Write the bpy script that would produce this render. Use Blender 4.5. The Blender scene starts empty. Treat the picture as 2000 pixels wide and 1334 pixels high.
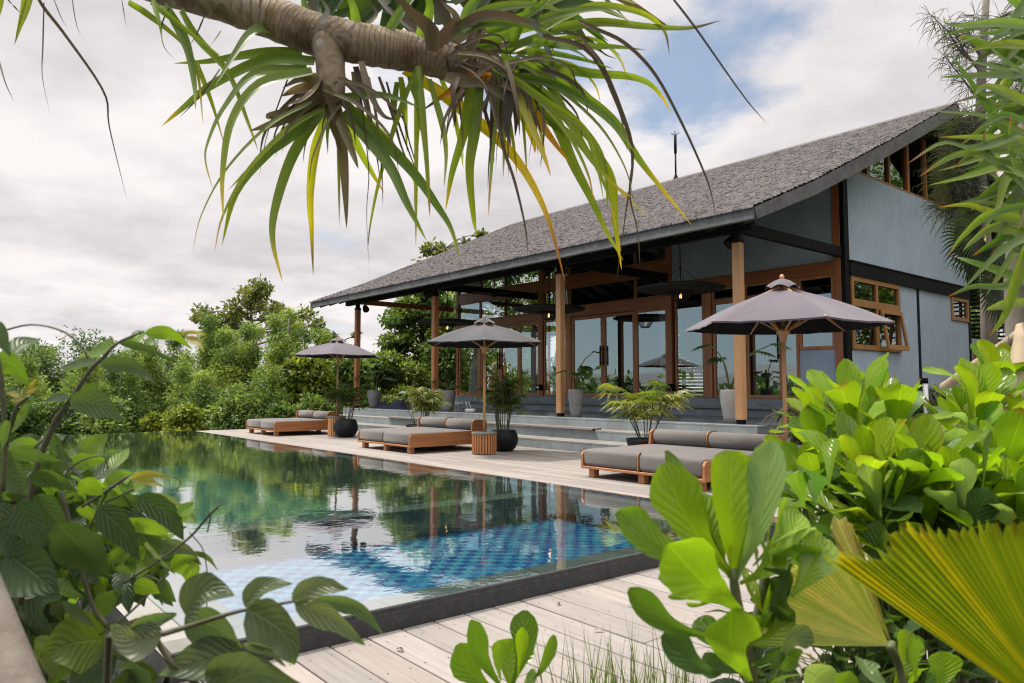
import bpy, bmesh, math, random
import numpy as np
from mathutils import Vector, Matrix, noise
R = math.radians
scene = bpy.context.scene
C = scene.collection

# ---------------------------------------------------------------- camera
H = 1.3
FPX, PITCH, YAW = 1423.5, R(3.72), R(39.49)
VD = Vector((-math.cos(YAW) * math.cos(PITCH), math.sin(YAW) * math.cos(PITCH), math.sin(PITCH)))
VR = Vector((math.sin(YAW), math.cos(YAW), 0))
VU = VR.cross(VD)
cam_d = bpy.data.cameras.new("camera")
cam = bpy.data.objects.new("camera", cam_d)
C.objects.link(cam)
cam.matrix_world = Matrix(((VR.x, VU.x, -VD.x, 0), (VR.y, VU.y, -VD.y, 0), (VR.z, VU.z, -VD.z, H), (0, 0, 0, 1)))
cam_d.sensor_width = 36
cam_d.lens = FPX / 2000 * 36
cam_d.clip_start = 0.05
cam_d.clip_end = 3000
cam_d.dof.use_dof = True
cam_d.dof.focus_distance = 12
cam_d.dof.aperture_fstop = 7.0
scene.camera = cam

# ---------------------------------------------------------------- sky, sun, exposure
SUN_EL, SUN_AZ = R(63), math.atan2(-0.53, -0.85)      # direction towards the sun
SD = Vector((math.cos(SUN_EL) * math.cos(SUN_AZ), math.cos(SUN_EL) * math.sin(SUN_AZ), math.sin(SUN_EL)))
scene.view_settings.view_transform = 'Standard'
scene.view_settings.look = 'None'
scene.view_settings.exposure = 0.72
scene.view_settings.gamma = 1.0
world = bpy.data.worlds.new("World")
scene.world = world
world.use_nodes = True
wn, wl = world.node_tree.nodes, world.node_tree.links
wn.clear()
def W(t, **k):
    n = wn.new(t)
    for a, v in k.items():
        setattr(n, a, v)
    return n
def wmath(op, a, b=None, clamp=False):
    n = W('ShaderNodeMath', operation=op, use_clamp=clamp)
    for i, x in enumerate((a, b)):
        if x is None: continue
        if isinstance(x, (int, float)): n.inputs[i].default_value = x
        else: wl.new(x, n.inputs[i])
    return n.outputs[0]
sky = W('ShaderNodeTexSky', sky_type='NISHITA', sun_disc=False)
sky.sun_elevation = SUN_EL
sky.sun_rotation = math.pi / 2 - SUN_AZ
sky.dust_density = 1.5
tc = W('ShaderNodeTexCoord')
sv = W('ShaderNodeVectorMath', operation='ADD'); sv.inputs[1].default_value = (0, 0, 0.16)
wl.new(tc.outputs['Generated'], sv.inputs[0])
svn = W('ShaderNodeVectorMath', operation='NORMALIZE'); wl.new(sv.outputs[0], svn.inputs[0]); wl.new(svn.outputs[0], sky.inputs[0])
sep = W('ShaderNodeSeparateXYZ'); wl.new(tc.outputs['Generated'], sep.inputs[0])
zc = wmath('MAXIMUM', sep.outputs[2], 0.0)
den = wmath('ADD', zc, 0.16)
cx, cy = wmath('DIVIDE', sep.outputs[0], den), wmath('DIVIDE', sep.outputs[1], den)
comb = W('ShaderNodeCombineXYZ'); wl.new(cx, comb.inputs[0]); wl.new(cy, comb.inputs[1])
def wnoise(scale, detail, rough, off, dist=0.3):
    mp = W('ShaderNodeMapping'); mp.inputs['Location'].default_value = off
    wl.new(comb.outputs[0], mp.inputs[0])
    n = W('ShaderNodeTexNoise'); n.inputs['Scale'].default_value = scale
    n.inputs['Detail'].default_value = detail; n.inputs['Roughness'].default_value = rough
    n.inputs['Distortion'].default_value = dist
    wl.new(mp.outputs[0], n.inputs['Vector'])
    return n.outputs['Fac']
n1 = wnoise(1.3, 10, 0.56, (3.1, 1.7, 0), 0.0)
n2 = wnoise(1.7, 10, 0.55, (9.3, 4.4, 2.0), 0.0)
# cover thins out towards one part of the sky (right of the view) and behind
def wdot(v):
    n = W('ShaderNodeVectorMath', operation='DOT_PRODUCT'); n.inputs[1].default_value = v
    wl.new(tc.outputs['Generated'], n.inputs[0]); return n.outputs['Value']
def wramp(x, a, b, lo=0.0, hi=1.0):
    n = W('ShaderNodeMapRange'); n.interpolation_type = 'SMOOTHSTEP'
    wl.new(x, n.inputs[0])
    for i, v in enumerate((a, b, lo, hi)): n.inputs[i + 1].default_value = v
    return n.outputs[0]
def pdir(px, py):
    return (VD + (px - 1000) / FPX * VR + (667 - py) / FPX * VU).normalized()
clear_r = wramp(wdot(pdir(1560, 190)), 0.968, 0.996)
clear_b = wramp(wdot(Vector((-0.45, -0.86, 0.25)).normalized()), 0.55, 0.9)
bias = wmath('ADD', wmath('MULTIPLY', clear_r, 0.14), wmath('MULTIPLY', wmath('MULTIPLY', clear_b, wramp(sep.outputs[2], 0.0, 0.05)), 0.36))
cover = wmath('MAXIMUM', wramp(wmath('SUBTRACT', n1, bias), 0.28, 0.42), wmath('MULTIPLY', wramp(sep.outputs[2], 0.5, 0.8), 0.85))
shade = W('ShaderNodeValToRGB')
wl.new(n2, shade.inputs[0])
shade.color_ramp.elements[0].position = 0.34; shade.color_ramp.elements[0].color = (0.64, 0.615, 0.63, 1)
shade.color_ramp.elements[1].position = 0.60; shade.color_ramp.elements[1].color = (0.92, 0.87, 0.86, 1)
mul = W('ShaderNodeVectorMath', operation='SCALE'); mul.inputs['Scale'].default_value = 7.4
wl.new(shade.outputs[0], mul.inputs[0])
wl.new(wmath('MULTIPLY', wramp(sep.outputs[2], 0.45, 0.9, 1.0, 3.4), 6.5), mul.inputs['Scale'])
mixc = W('ShaderNodeMix', data_type='RGBA')
wl.new(cover, mixc.inputs['Factor']); skb = W('ShaderNodeVectorMath', operation='MULTIPLY'); skb.inputs[1].default_value = (1.42, 1.26, 1.06); wl.new(sky.outputs[0], skb.inputs[0]); wl.new(skb.outputs[0], mixc.inputs[6]); wl.new(mul.outputs[0], mixc.inputs[7])
bg = W('ShaderNodeBackground'); bg.inputs['Strength'].default_value = 0.1
wl.new(mixc.outputs[2], bg.inputs['Color'])
wo = W('ShaderNodeOutputWorld'); wl.new(bg.outputs[0], wo.inputs['Surface'])

sun_d = bpy.data.lights.new("sun", 'SUN')
sun_d.energy = 2.7
sun_d.angle = R(7.0)
sun_d.color = (1.0, 0.93, 0.83)
sun_o = bpy.data.objects.new("sun", sun_d)
C.objects.link(sun_o)
sun_o.location = SD * 60
sun_o.rotation_euler = (-SD).to_track_quat('-Z', 'Y').to_euler()

scene.cycles.filter_width = 1.15
scene.cycles.max_bounces = 8
scene.cycles.transparent_max_bounces = 24
scene.cycles.caustics_reflective = False
scene.cycles.caustics_refractive = False
scene.cycles.sample_clamp_indirect = 6
try:
    scene.cycles.use_denoising = True
    scene.cycles.denoiser = 'OPENIMAGEDENOISE'
except Exception:
    pass

# ---------------------------------------------------------------- helpers
def at(px, py, D):
    return Vector((0, 0, H)) + D * (VD + (px - 1000) / FPX * VR + (667 - py) / FPX * VU)
def onz(px, py, z):
    d = VD + (px - 1000) / FPX * VR + (667 - py) / FPX * VU
    return Vector((0, 0, H)) + d * ((z - H) / d.z)
def ony(px, py, y):
    d = VD + (px - 1000) / FPX * VR + (667 - py) / FPX * VU
    return Vector((0, 0, H)) + d * (y / d.y)
def onx(px, py, x):
    d = VD + (px - 1000) / FPX * VR + (667 - py) / FPX * VU
    return Vector((0, 0, H)) + d * (x / d.x)

def tag(o, label=None, cat=None, group=None, kind=None):
    if label: o['label'] = label
    if cat: o['category'] = cat
    if group: o['group'] = group
    if kind: o['kind'] = kind
    return o
def empty(name, loc=(0, 0, 0), rz=0.0, label=None, cat=None, group=None):
    o = bpy.data.objects.new(name, None)
    o.empty_display_size = 0.2
    C.objects.link(o)
    o.location = loc
    o.rotation_euler = (0, 0, rz)
    return tag(o, label, cat, group)
def copy_tree(o, parent=None):
    c = o.copy(); C.objects.link(c); c.parent = parent
    for ch in list(o.children): copy_tree(ch, c)
    return c

class MB:
    """collects shapes, builds ONE mesh object"""
    def __init__(s):
        s.v = []; s.f = []; s.c = []; s.u = []; s.m = []; s.sm = []
        s.col = (1, 1, 1); s.mi = 0; s.smooth = False
    def add(s, vs, fs, cols=None, uvs=None, smooth=None):
        b = len(s.v)
        s.v.extend([tuple(p) for p in vs])
        s.c.extend(cols if cols else [s.col] * len(vs))
        s.u.extend(uvs if uvs else [(0, 0, 0)] * len(vs))
        for f in fs:
            s.f.append(tuple(i + b for i in f)); s.m.append(s.mi)
            s.sm.append(s.smooth if smooth is None else smooth)
    def box(s, a, b, bev=0.0, M=None):
        x0, y0, z0 = a; x1, y1, z1 = b
        if x0 > x1: x0, x1 = x1, x0
        if y0 > y1: y0, y1 = y1, y0
        if z0 > z1: z0, z1 = z1, z0
        e = min(bev, (x1 - x0) * .45, (y1 - y0) * .45, (z1 - z0) * .45)
        if e <= 0:
            vs = [(x0, y0, z0), (x1, y0, z0), (x1, y1, z0), (x0, y1, z0), (x0, y0, z1), (x1, y0, z1), (x1, y1, z1), (x0, y1, z1)]
            fs = [(0, 3, 2, 1), (4, 5, 6, 7), (0, 1, 5, 4), (1, 2, 6, 5), (2, 3, 7, 6), (3, 0, 4, 7)]
        else:
            bm = bmesh.new()
            bmesh.ops.create_cube(bm, size=1)
            for v in bm.verts:
                v.co = Vector(((x0 + x1) / 2 + v.co.x * (x1 - x0), (y0 + y1) / 2 + v.co.y * (y1 - y0), (z0 + z1) / 2 + v.co.z * (z1 - z0)))
            bmesh.ops.bevel(bm, geom=bm.edges[:], offset=e, segments=2 if bev > .02 else 1, affect='EDGES', profile=0.5)
            bm.verts.index_update()
            vs = [v.co.copy() for v in bm.verts]; fs = [tuple(v.index for v in f.verts) for f in bm.faces]
            bm.free()
        if M is not None: vs = [M @ Vector(p) for p in vs]
        s.add(vs, fs)
    def bar(s, p, q, w, h=None, up=(0, 0, 1)):
        p, q = Vector(p), Vector(q); h = h or w
        t = (q - p).normalized(); up = Vector(up)
        if abs(t.dot(up)) > .98: up = Vector((0, 1, 0))
        a = t.cross(up).normalized(); b = a.cross(t)
        vs = []
        for o in (p, q):
            for sa, sb in ((-1, -1), (1, -1), (1, 1), (-1, 1)): vs.append(o + a * sa * w / 2 + b * sb * h / 2)
        s.add(vs, [(0, 3, 2, 1), (4, 5, 6, 7), (0, 1, 5, 4), (1, 2, 6, 5), (2, 3, 7, 6), (3, 0, 4, 7)])
    def tube(s, pts, rad, n=8, cap=True, jit=0.0, rng=None, cols=None):
        pts = [Vector(p) for p in pts]
        if not hasattr(rad, '__len__'): rad = [rad] * len(pts)
        vs, fs, cc = [], [], []
        ref = Vector((0, 0, 1)) if abs((pts[-1] - pts[0]).normalized().z) < .9 else Vector((1, 0, 0))
        for i, p in enumerate(pts):
            t = (pts[min(i + 1, len(pts) - 1)] - pts[max(i - 1, 0)]).normalized()
            a = t.cross(ref)
            a = a.normalized() if a.length > 1e-6 else Vector((1, 0, 0))
            b = a.cross(t)
            for k in range(n):
                an = 2 * math.pi * k / n
                r = rad[i] * (1 + (rng.uniform(-jit, jit) if rng else 0))
                vs.append(p + (a * math.cos(an) + b * math.sin(an)) * r)
                if cols: cc.append(cols[i])
        for i in range(len(pts) - 1):
            for k in range(n):
                k2 = (k + 1) % n
                fs.append((i * n + k, i * n + k2, (i + 1) * n + k2, (i + 1) * n + k))
        if cap:
            fs.append(tuple(range(n))[::-1]); fs.append(tuple(range((len(pts) - 1) * n, len(pts) * n)))
        uv = [(i / max(1, len(pts) - 1), 0, 0) for i in range(len(pts)) for k in range(n)]
        s.add(vs, fs, cc or None, uv, smooth=n > 5)
    def lathe(s, prof, n=24, c=(0, 0, 0), rot=0.0, smooth=True):
        cx_, cy_, cz_ = c; vs = []; fs = []
        for r, z in prof:
            for k in range(n):
                a = rot + 2 * math.pi * k / n
                vs.append((cx_ + r * math.cos(a), cy_ + r * math.sin(a), cz_ + z))
        for i in range(len(prof) - 1):
            for k in range(n):
                k2 = (k + 1) % n
                fs.append((i * n + k, i * n + k2, (i + 1) * n + k2, (i + 1) * n + k))
        s.add(vs, fs, smooth=smooth)
    def prism(s, poly, axis, a, b):
        """poly: 2-D outline in the plane normal to axis, extruded from a to b"""
        def P(u, v, w):
            return {'x': (w, u, v), 'y': (u, w, v), 'z': (u, v, w)}[axis]
        n = len(poly)
        vs = [P(u, v, a) for u, v in poly] + [P(u, v, b) for u, v in poly]
        fs = [tuple(range(n)), tuple(range(2 * n - 1, n - 1, -1))]
        for i in range(n): fs.append((i, i + n, (i + 1) % n + n, (i + 1) % n))
        s.add(vs, fs)
    def build(s, name, mat, parent=None, recalc=False):
        me = bpy.data.meshes.new(name)
        me.from_pydata(s.v, [], s.f)
        if not isinstance(mat, (list, tuple)): mat = [mat]
        for m in mat: me.materials.append(m)
        me.polygons.foreach_set('material_index', s.m)
        me.polygons.foreach_set('use_smooth', s.sm)
        ca = me.attributes.new('Col', 'FLOAT_COLOR', 'POINT')
        ca.data.foreach_set('color', np.array([(c[0], c[1], c[2], 1) for c in s.c], dtype=np.float32).ravel())
        ua = me.attributes.new('luv', 'FLOAT_VECTOR', 'POINT')
        ua.data.foreach_set('vector', np.array(s.u, dtype=np.float32).ravel())
        if recalc:
            bm = bmesh.new(); bm.from_mesh(me); bmesh.ops.recalc_face_normals(bm, faces=bm.faces[:]); bm.to_mesh(me); bm.free()
        me.update()
        o = bpy.data.objects.new(name, me)
        C.objects.link(o)
        o.parent = parent
        return o

def np_mesh(name, V, F, cols, mat, parent=None, luv=None):
    """V (n,3), F (m,4) quads, cols (n,3)"""
    me = bpy.data.meshes.new(name)
    n, m = len(V), len(F)
    me.vertices.add(n); me.vertices.foreach_set('co', V.astype(np.float32).ravel())
    me.loops.add(m * 4); me.loops.foreach_set('vertex_index', F.astype(np.int32).ravel())
    me.polygons.add(m); me.polygons.foreach_set('loop_start', np.arange(0, m * 4, 4, dtype=np.int32))
    me.polygons.foreach_set('loop_total', np.full(m, 4, dtype=np.int32))
    ca = me.attributes.new('Col', 'FLOAT_COLOR', 'POINT')
    ca.data.foreach_set('color', np.concatenate([cols, np.ones((n, 1))], 1).astype(np.float32).ravel())
    if luv is not None:
        ua = me.attributes.new('luv', 'FLOAT_VECTOR', 'POINT'); ua.data.foreach_set('vector', luv.astype(np.float32).ravel())
    me.materials.append(mat)
    me.update(calc_edges=True); me.validate()
    o = bpy.data.objects.new(name, me); C.objects.link(o); o.parent = parent
    return o

# ---------------------------------------------------------------- materials
class NT:
    def __init__(s, name):
        s.mat = bpy.data.materials.new(name); s.mat.use_nodes = True
        s.n, s.l = s.mat.node_tree.nodes, s.mat.node_tree.links
        s.n.clear(); s.out = s.n.new('ShaderNodeOutputMaterial')
    def new(s, t, ins=None, **k):
        n = s.n.new(t)
        for a, v in k.items(): setattr(n, a, v)
        for a, v in (ins or {}).items():
            if hasattr(v, 'is_output') or isinstance(v, bpy.types.NodeSocket): s.l.new(v, n.inputs[a])
            else: n.inputs[a].default_value = v
        return n
    def math(s, op, a, b=0.0, clamp=False):
        return s.new('ShaderNodeMath', {0: a, 1: b}, operation=op, use_clamp=clamp).outputs[0]
    def mix(s, f, a, b, blend='MIX'):
        n = s.new('ShaderNodeMix', data_type='RGBA', blend_type=blend)
        for i, x in ((0, f), (6, a), (7, b)):
            if isinstance(x, bpy.types.NodeSocket): s.l.new(x, n.inputs[i])
            else: n.inputs[i].default_value = (*x, 1) if (i and len(x) == 3) else x
        return n.outputs[2]
    def coords(s, scale=(1, 1, 1), kind='Object', loc=(0, 0, 0), rot=(0, 0, 0)):
        t = s.new('ShaderNodeTexCoord')
        return s.new('ShaderNodeMapping', {0: t.outputs[kind], 'Scale': scale, 'Location': loc, 'Rotation': rot}).outputs[0]
    def noise(s, vec, scale, detail=4, rough=.55, dist=0.0):
        return s.new('ShaderNodeTexNoise', {'Vector': vec, 'Scale': scale, 'Detail': detail, 'Roughness': rough, 'Distortion': dist}).outputs['Fac']
    def ramp(s, x, stops):
        n = s.new('ShaderNodeValToRGB', {0: x}); r = n.color_ramp
        while len(r.elements) < len(stops): r.elements.new(.5)
        for e, (p, c) in zip(r.elements, stops):
            e.position = p; e.color = (c, c, c, 1) if isinstance(c, (int, float)) else (*c, 1)
        return n.outputs[0]
    def attr(s, name): return s.new('ShaderNodeAttribute', attribute_name=name)
    def bump(s, h, strength=.3, dist=.01):
        return s.new('ShaderNodeBump', {'Height': h, 'Strength': strength, 'Distance': dist}).outputs[0]
    def bsdf(s, col, rough=.6, normal=None, **k):
        ins = {'Base Color': (*col, 1) if isinstance(col, tuple) and len(col) == 3 else col, 'Roughness': rough}
        for a, v in k.items(): ins[a.replace('_', ' ')] = v
        if normal is not None: ins['Normal'] = normal
        return s.new('ShaderNodeBsdfPrincipled', ins)
    def done(s, shader):
        s.l.new(shader.outputs[0] if hasattr(shader, 'outputs') else shader, s.out.inputs['Surface']); return s.mat

def m_simple(name, a, b, scale=6, rough=.6, bump=.15, bscale=40, use_col=False, metallic=0.0, spec=.5, stretch=(1, 1, 1)):
    t = NT(name); v = t.coords(stretch)
    n = t.noise(v, scale, 6, .6)
    c = t.mix(t.ramp(n, [(.3, 0.), (.7, 1.)]), a, b)
    if use_col: c = t.mix(1.0, c, t.attr('Col').outputs['Color'], 'MULTIPLY')
    nb = t.noise(v, bscale, 4, .6)
    rr = t.math('ADD', t.math('MULTIPLY', n, .2), rough - .1)
    return t.done(t.bsdf(c, rr, t.bump(nb, bump, .01), Metallic=metallic, Specular_IOR_Level=spec))

def m_wood(name, a, b, axis='z', rough=.5, use_col=False, knots=True, fine=1.0):
    t = NT(name)
    sc = {'x': (.5, 9, 9), 'y': (9, .5, 9), 'z': (9, 9, .5)}[axis]
    v = t.coords(sc)
    n = t.noise(v, 1.2 * fine, 6, .62, .6); n2 = t.noise(v, 6 * fine, 3, .6)
    f = t.math('ADD', t.math('MULTIPLY', n, .75), t.math('MULTIPLY', n2, .25))
    c = t.mix(t.ramp(f, [(.32, 0.), (.66, 1.)]), a, b)
    big = t.noise(t.coords((1, 1, 1)), 1.3, 2)
    c = t.mix(t.math('MULTIPLY', big, .35), c, tuple(x * .55 for x in a))
    if use_col: c = t.mix(1.0, c, t.attr('Col').outputs['Color'], 'MULTIPLY')
    return t.done(t.bsdf(c, rough, t.bump(n2, .25, .004)))

def m_leaf(name, gloss=.35, trans=.45, veins=True, vscale=9.0, vein_col=(1.25, 1.3, 1.1), rib=.05, spots=.0, vein_amt=.30, tint=(1.3, 1.25, .55)):
    """blade colour comes from the Col attribute; luv = (along, across)"""
    t = NT(name)
    col = t.attr('Col').outputs['Color']
    luv = t.attr('luv').outputs['Vector']
    sp = t.new('ShaderNodeSeparateXYZ', {0: luv})
    u, w = sp.outputs[0], t.math('ABSOLUTE', sp.outputs[1])
    nrm = None
    nz = t.noise(t.coords((1, 1, 1)), 22, 4, .6)
    base = t.mix(t.ramp(nz, [(.3, 0.), (.75, .45)]), col, t.mix(1.0, col, (.62, .72, .5), 'MULTIPLY'))
    if not veins:
        st = t.noise(t.new('ShaderNodeMapping', {0: luv, 'Scale': (2.5, 7.0, 1)}).outputs[0], 1.0, 4, .65)
        base = t.mix(1.0, base, t.ramp(st, [(.3, .68), (.5, 1.0), (.7, 1.22)]), 'MULTIPLY')
        mid0 = t.ramp(w, [(0., 1.), (.10, .0)])
        base = t.mix(t.math('MULTIPLY', mid0, .35), base, t.mix(1.0, base, (.6, .66, .5), 'MULTIPLY'))
    if veins:
        ph = t.math('SUBTRACT', t.math('MULTIPLY', u, vscale), t.math('MULTIPLY', w, vscale * .34))
        saw = t.math('ABSOLUTE', t.math('SUBTRACT', t.math('FRACT', ph), .5))
        side = t.ramp(saw, [(.0, 1.), (.09, 0.)])
        mid = t.ramp(w, [(0., 1.), (rib, .6), (rib * 1.6, 0.)])
        vv = t.math('MAXIMUM', t.math('MULTIPLY', side, vein_amt), mid)
        base = t.mix(vv, base, t.mix(1.0, base, vein_col, 'MULTIPLY'))
        hgt = t.math('ADD', t.math('MULTIPLY', saw, 1.0), t.math('MULTIPLY', nz, .35))
        nrm = t.bump(t.math('SUBTRACT', hgt, mid), .3 if vein_amt < .3 else .6, .004)
    if spots > 0:
        s2 = t.noise(t.coords((1, 1, 1), loc=(5, 2, 1)), 38, 3, .7)
        base = t.mix(t.ramp(s2, [(.66, 0.), (.72, spots)]), base, (.16, .09, .03))
    p = t.bsdf(base, gloss, nrm, Specular_IOR_Level=.5)
    tr = t.new('ShaderNodeBsdfTranslucent', {'Color': t.mix(1.0, base, tint, 'MULTIPLY')})
    return t.done(t.new('ShaderNodeMixShader', {0: trans, 1: p.outputs[0], 2: tr.outputs[0]}))

M = {}
M['teak_z'] = m_wood('teak_upright', (.33, .115, .038), (.56, .24, .085), 'z')
M['teak_x'] = m_wood('teak_along', (.27, .10, .035), (.48, .205, .075), 'x')
M['teak_y'] = m_wood('teak_across', (.27, .10, .035), (.48, .205, .075), 'y')
M['pine_z'] = m_wood('pale_timber', (.50, .25, .105), (.72, .40, .185), 'z')
M['merb_z'] = m_wood('red_timber_upright', (.26, .085, .032), (.44, .165, .066), 'z')
M['merb_x'] = m_wood('red_timber_along', (.26, .085, .032), (.44, .165, .066), 'x')
M['amber_y'] = m_wood('amber_timber', (.27, .115, .03), (.45, .23, .07), 'y')
M['amber_z'] = m_wood('amber_timber_upright', (.27, .115, .03), (.45, .23, .07), 'z')
M['dark_wood'] = m_wood('dark_boards', (.012, .009, .007), (.035, .025, .018), 'y')
M['black'] = m_simple('black_steel', (.003, .0035, .005), (.007, .0075, .009), 5, .6, .05, spec=.15)
M['weave'] = m_simple('black_woven_fibre', (.004, .004, .004), (.012, .011, .010), 60, .7, .5, 90)
M['fascia'] = m_simple('weathered_fascia', (.062, .064, .065), (.135, .134, .132), 3, .75, .35, 30, stretch=(.5, 2, 2))
M['pot_black'] = m_simple('black_ceramic', (.005, .0055, .007), (.011, .012, .014), 4, .5, .2, 12, spec=.25)
M['pot_grey'] = m_simple('grey_concrete_pot', (.16, .165, .16), (.27, .27, .26), 5, .8, .3, 50)
M['pot_pale'] = m_simple('pale_concrete_pot', (.36, .35, .32), (.52, .50, .46), 5, .8, .3, 50)
M['cushion'] = None
M['white'] = m_simple('white_plastic', (.74, .74, .75), (.8, .8, .8), 5, .35, .02)
M['cream'] = m_simple('cream_paper', (.52, .44, .30), (.62, .54, .38), 9, .8, .2)
M['navy'] = m_simple('navy_cloth', (.008, .010, .03), (.02, .022, .055), 8, .85, .4, 60)
M['soil'] = m_simple('dark_soil', (.03, .022, .015), (.075, .055, .038), 7, .95, .9, 25)
M['leaf'] = m_leaf('broad_leaf', .24, .58, True, 8.0, (1.35, 1.32, 1.2), .035, .35)
M['vine'] = m_leaf('vine_leaf', .42, .48, True, 8.0, (1.45, 1.4, 1.3), .035, .55, .4)
M['strap'] = m_leaf('strap_leaf', .38, .55, False)
M['fan'] = m_leaf('fan_leaf', .40, .45, False, tint=(1.25, 1.1, .4))
M['foliage'] = m_leaf('tree_foliage', .5, .42, False, tint=(1.25, 1.25, .6))
M['dead'] = m_leaf('dead_leaf', .7, .18, False, tint=(1.1, 1.0, .8))
M['bark'] = m_simple('tree_bark', (.10, .085, .065), (.26, .23, .19), 5, .9, .8, 30, stretch=(1, 1, .3))
M['stem'] = m_simple('green_stem', (.06, .085, .025), (.12, .13, .05), 8, .6, .2, use_col=False)
M['cane'] = m_simple('dark_cane', (.035, .04, .018), (.08, .08, .035), 10, .6, .3)

def cushion_mat():
    t = NT('taupe_outdoor_fabric')
    v = t.coords((1, 1, 1))
    big = t.noise(v, 2.2, 3)
    w = t.new('ShaderNodeTexWave', {'Vector': v, 'Scale': 70.0, 'Distortion': .6, 'Detail': 1.0}, wave_type='BANDS', bands_direction='Y').outputs['Fac']
    w2 = t.new('ShaderNodeTexWave', {'Vector': v, 'Scale': 70.0, 'Distortion': .6, 'Detail': 1.0}, wave_type='BANDS', bands_direction='X').outputs['Fac']
    h = t.math('ADD', w, w2)
    c = t.mix(big, (.105, .095, .085), (.14, .127, .113))
    wr = t.noise(t.coords((2.5, 5, 3)), 1.6, 4, .55, .8)
    return t.done(t.bsdf(c, .9, t.bump(t.math('ADD', t.math('MULTIPLY', h, .05), wr), .5, .02), Sheen_Weight=.25))
M['cushion'] = cushion_mat()

def canopy_mat(name, a, b):
    t = NT(name)
    v = t.coords((1, 1, 1))
    n = t.noise(v, 2.0, 4); n2 = t.noise(v, 120, 2)
    c = t.mix(n, a, b)
    wr = t.noise(v, 4.5, 4, .5, 1.2)
    p = t.bsdf(c, .85, t.bump(t.math('ADD', t.math('MULTIPLY', n2, .06), wr), .35, .02), Sheen_Weight=.4, Sheen_Roughness=.4)
    return t.done(p)
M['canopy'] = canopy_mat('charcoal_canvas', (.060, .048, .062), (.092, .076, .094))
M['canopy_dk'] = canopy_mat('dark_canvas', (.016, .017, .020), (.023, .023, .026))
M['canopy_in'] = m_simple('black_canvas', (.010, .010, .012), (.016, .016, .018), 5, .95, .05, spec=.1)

def plaster_mat():
    t = NT('blue_grey_plaster')
    v = t.coords((1, 1, 1)); vs = t.coords((2.2, 2.2, .55))
    a = t.noise(v, 1.1, 6, .65, .6); b = t.noise(vs, 7, 6, .7); d = t.noise(v, 55, 3, .6)
    f = t.math('ADD', t.math('MULTIPLY', a, .55), t.math('MULTIPLY', b, .45))
    c = t.mix(t.ramp(f, [(.33, 0.), (.68, 1.)]), (.30, .375, .475), (.45, .535, .63))
    c = t.mix(t.ramp(t.noise(vs, 1.6, 4, .6), [(.52, 0.), (.75, .4)]), c, (.45, .55, .62))
    return t.done(t.bsdf(c, .78, t.bump(d, .18, .004)))
M['plaster'] = plaster_mat()

def stone_mat(name, a, b, block=(.62, 10), stain=.3, rough=.7):
    t = NT(name)
    v = t.coords((1, 1, 1))
    n = t.noise(v, 2.4, 6, .65, .4); n2 = t.noise(t.coords((2.5, 2.5, .6)), 4, 5, .65)
    c = t.mix(t.ramp(n, [(.3, 0.), (.72, 1.)]), a, b)
    sp = t.new('ShaderNodeSeparateXYZ', {0: v})
    cell = t.math('FLOOR', t.math('DIVIDE', sp.outputs[0], block[0]))
    wn_ = t.new('ShaderNodeTexWhiteNoise', {'W': cell}, noise_dimensions='1D').outputs['Value']
    c = t.mix(t.math('MULTIPLY', wn_, .30), c, tuple(x * .62 for x in a))
    jx = t.math('ABSOLUTE', t.math('SUBTRACT', t.math('FRACT', t.math('DIVIDE', sp.outputs[0], block[0])), .5))
    joint = t.ramp(jx, [(.488, 0.), (.497, 1.)])
    c = t.mix(t.math('MULTIPLY', joint, .55), c, tuple(x * .4 for x in a))
    c = t.mix(t.ramp(n2, [(.55, 0.), (.8, stain)]), c, (.30, .29, .26))
    return t.done(t.bsdf(c, rough, t.bump(t.noise(v, 60, 4, .6), .2, .004)))
M['andesite'] = stone_mat('grey_green_stone', (.19, .225, .235), (.31, .345, .35))
M['tread'] = stone_mat('pale_worn_tread', (.22, .21, .19), (.33, .315, .28), stain=.2)
M['coping'] = stone_mat('wet_pool_coping', (.14, .14, .115), (.235, .225, .18), (.62, 1), .15, .45)
M['kerb'] = m_simple('black_pitted_stone', (.022, .023, .024), (.048, .049, .05), 18, .75, .8, 70)
M['terrazzo'] = m_simple('polished_dark_floor', (.11, .125, .13), (.16, .175, .18), 2.2, .25, .05)

def deck_mat():
    t = NT('weathered_deck_boards')
    v = t.coords((.45, 7, 7))
    g = t.noise(v, 2.2, 7, .66, .7); g2 = t.noise(t.coords((1.2, 26, 26)), 2.0, 4, .6)
    f = t.math('ADD', t.math('MULTIPLY', g, .6), t.math('MULTIPLY', g2, .4))
    c = t.ramp(f, [(.22, (.158, .136, .117)), (.45, (.242, .215, .19)), (.62, (.284, .256, .229)), (.8, (.326, .296, .267))])
    blot = t.noise(t.coords((.8, 2.4, 2)), 2.2, 5, .65)
    c = t.mix(t.ramp(blot, [(.52, 0.), (.74, .55)]), c, (.33, .29, .26))
    c = t.mix(1.0, c, t.attr('Col').outputs['Color'], 'MULTIPLY')
    crack = t.noise(t.coords((.6, 40, 40), loc=(3, 1, 0)), 1.6, 3, .5)
    c = t.mix(t.ramp(crack, [(.70, 0.), (.74, .6)]), c, (.10, .08, .065))
    return t.done(t.bsdf(c, .8, t.bump(t.math('SUBTRACT', f, t.ramp(crack, [(.70, 0.), (.74, .5)])), .4, .006)))
M['deck'] = deck_mat()

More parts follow.
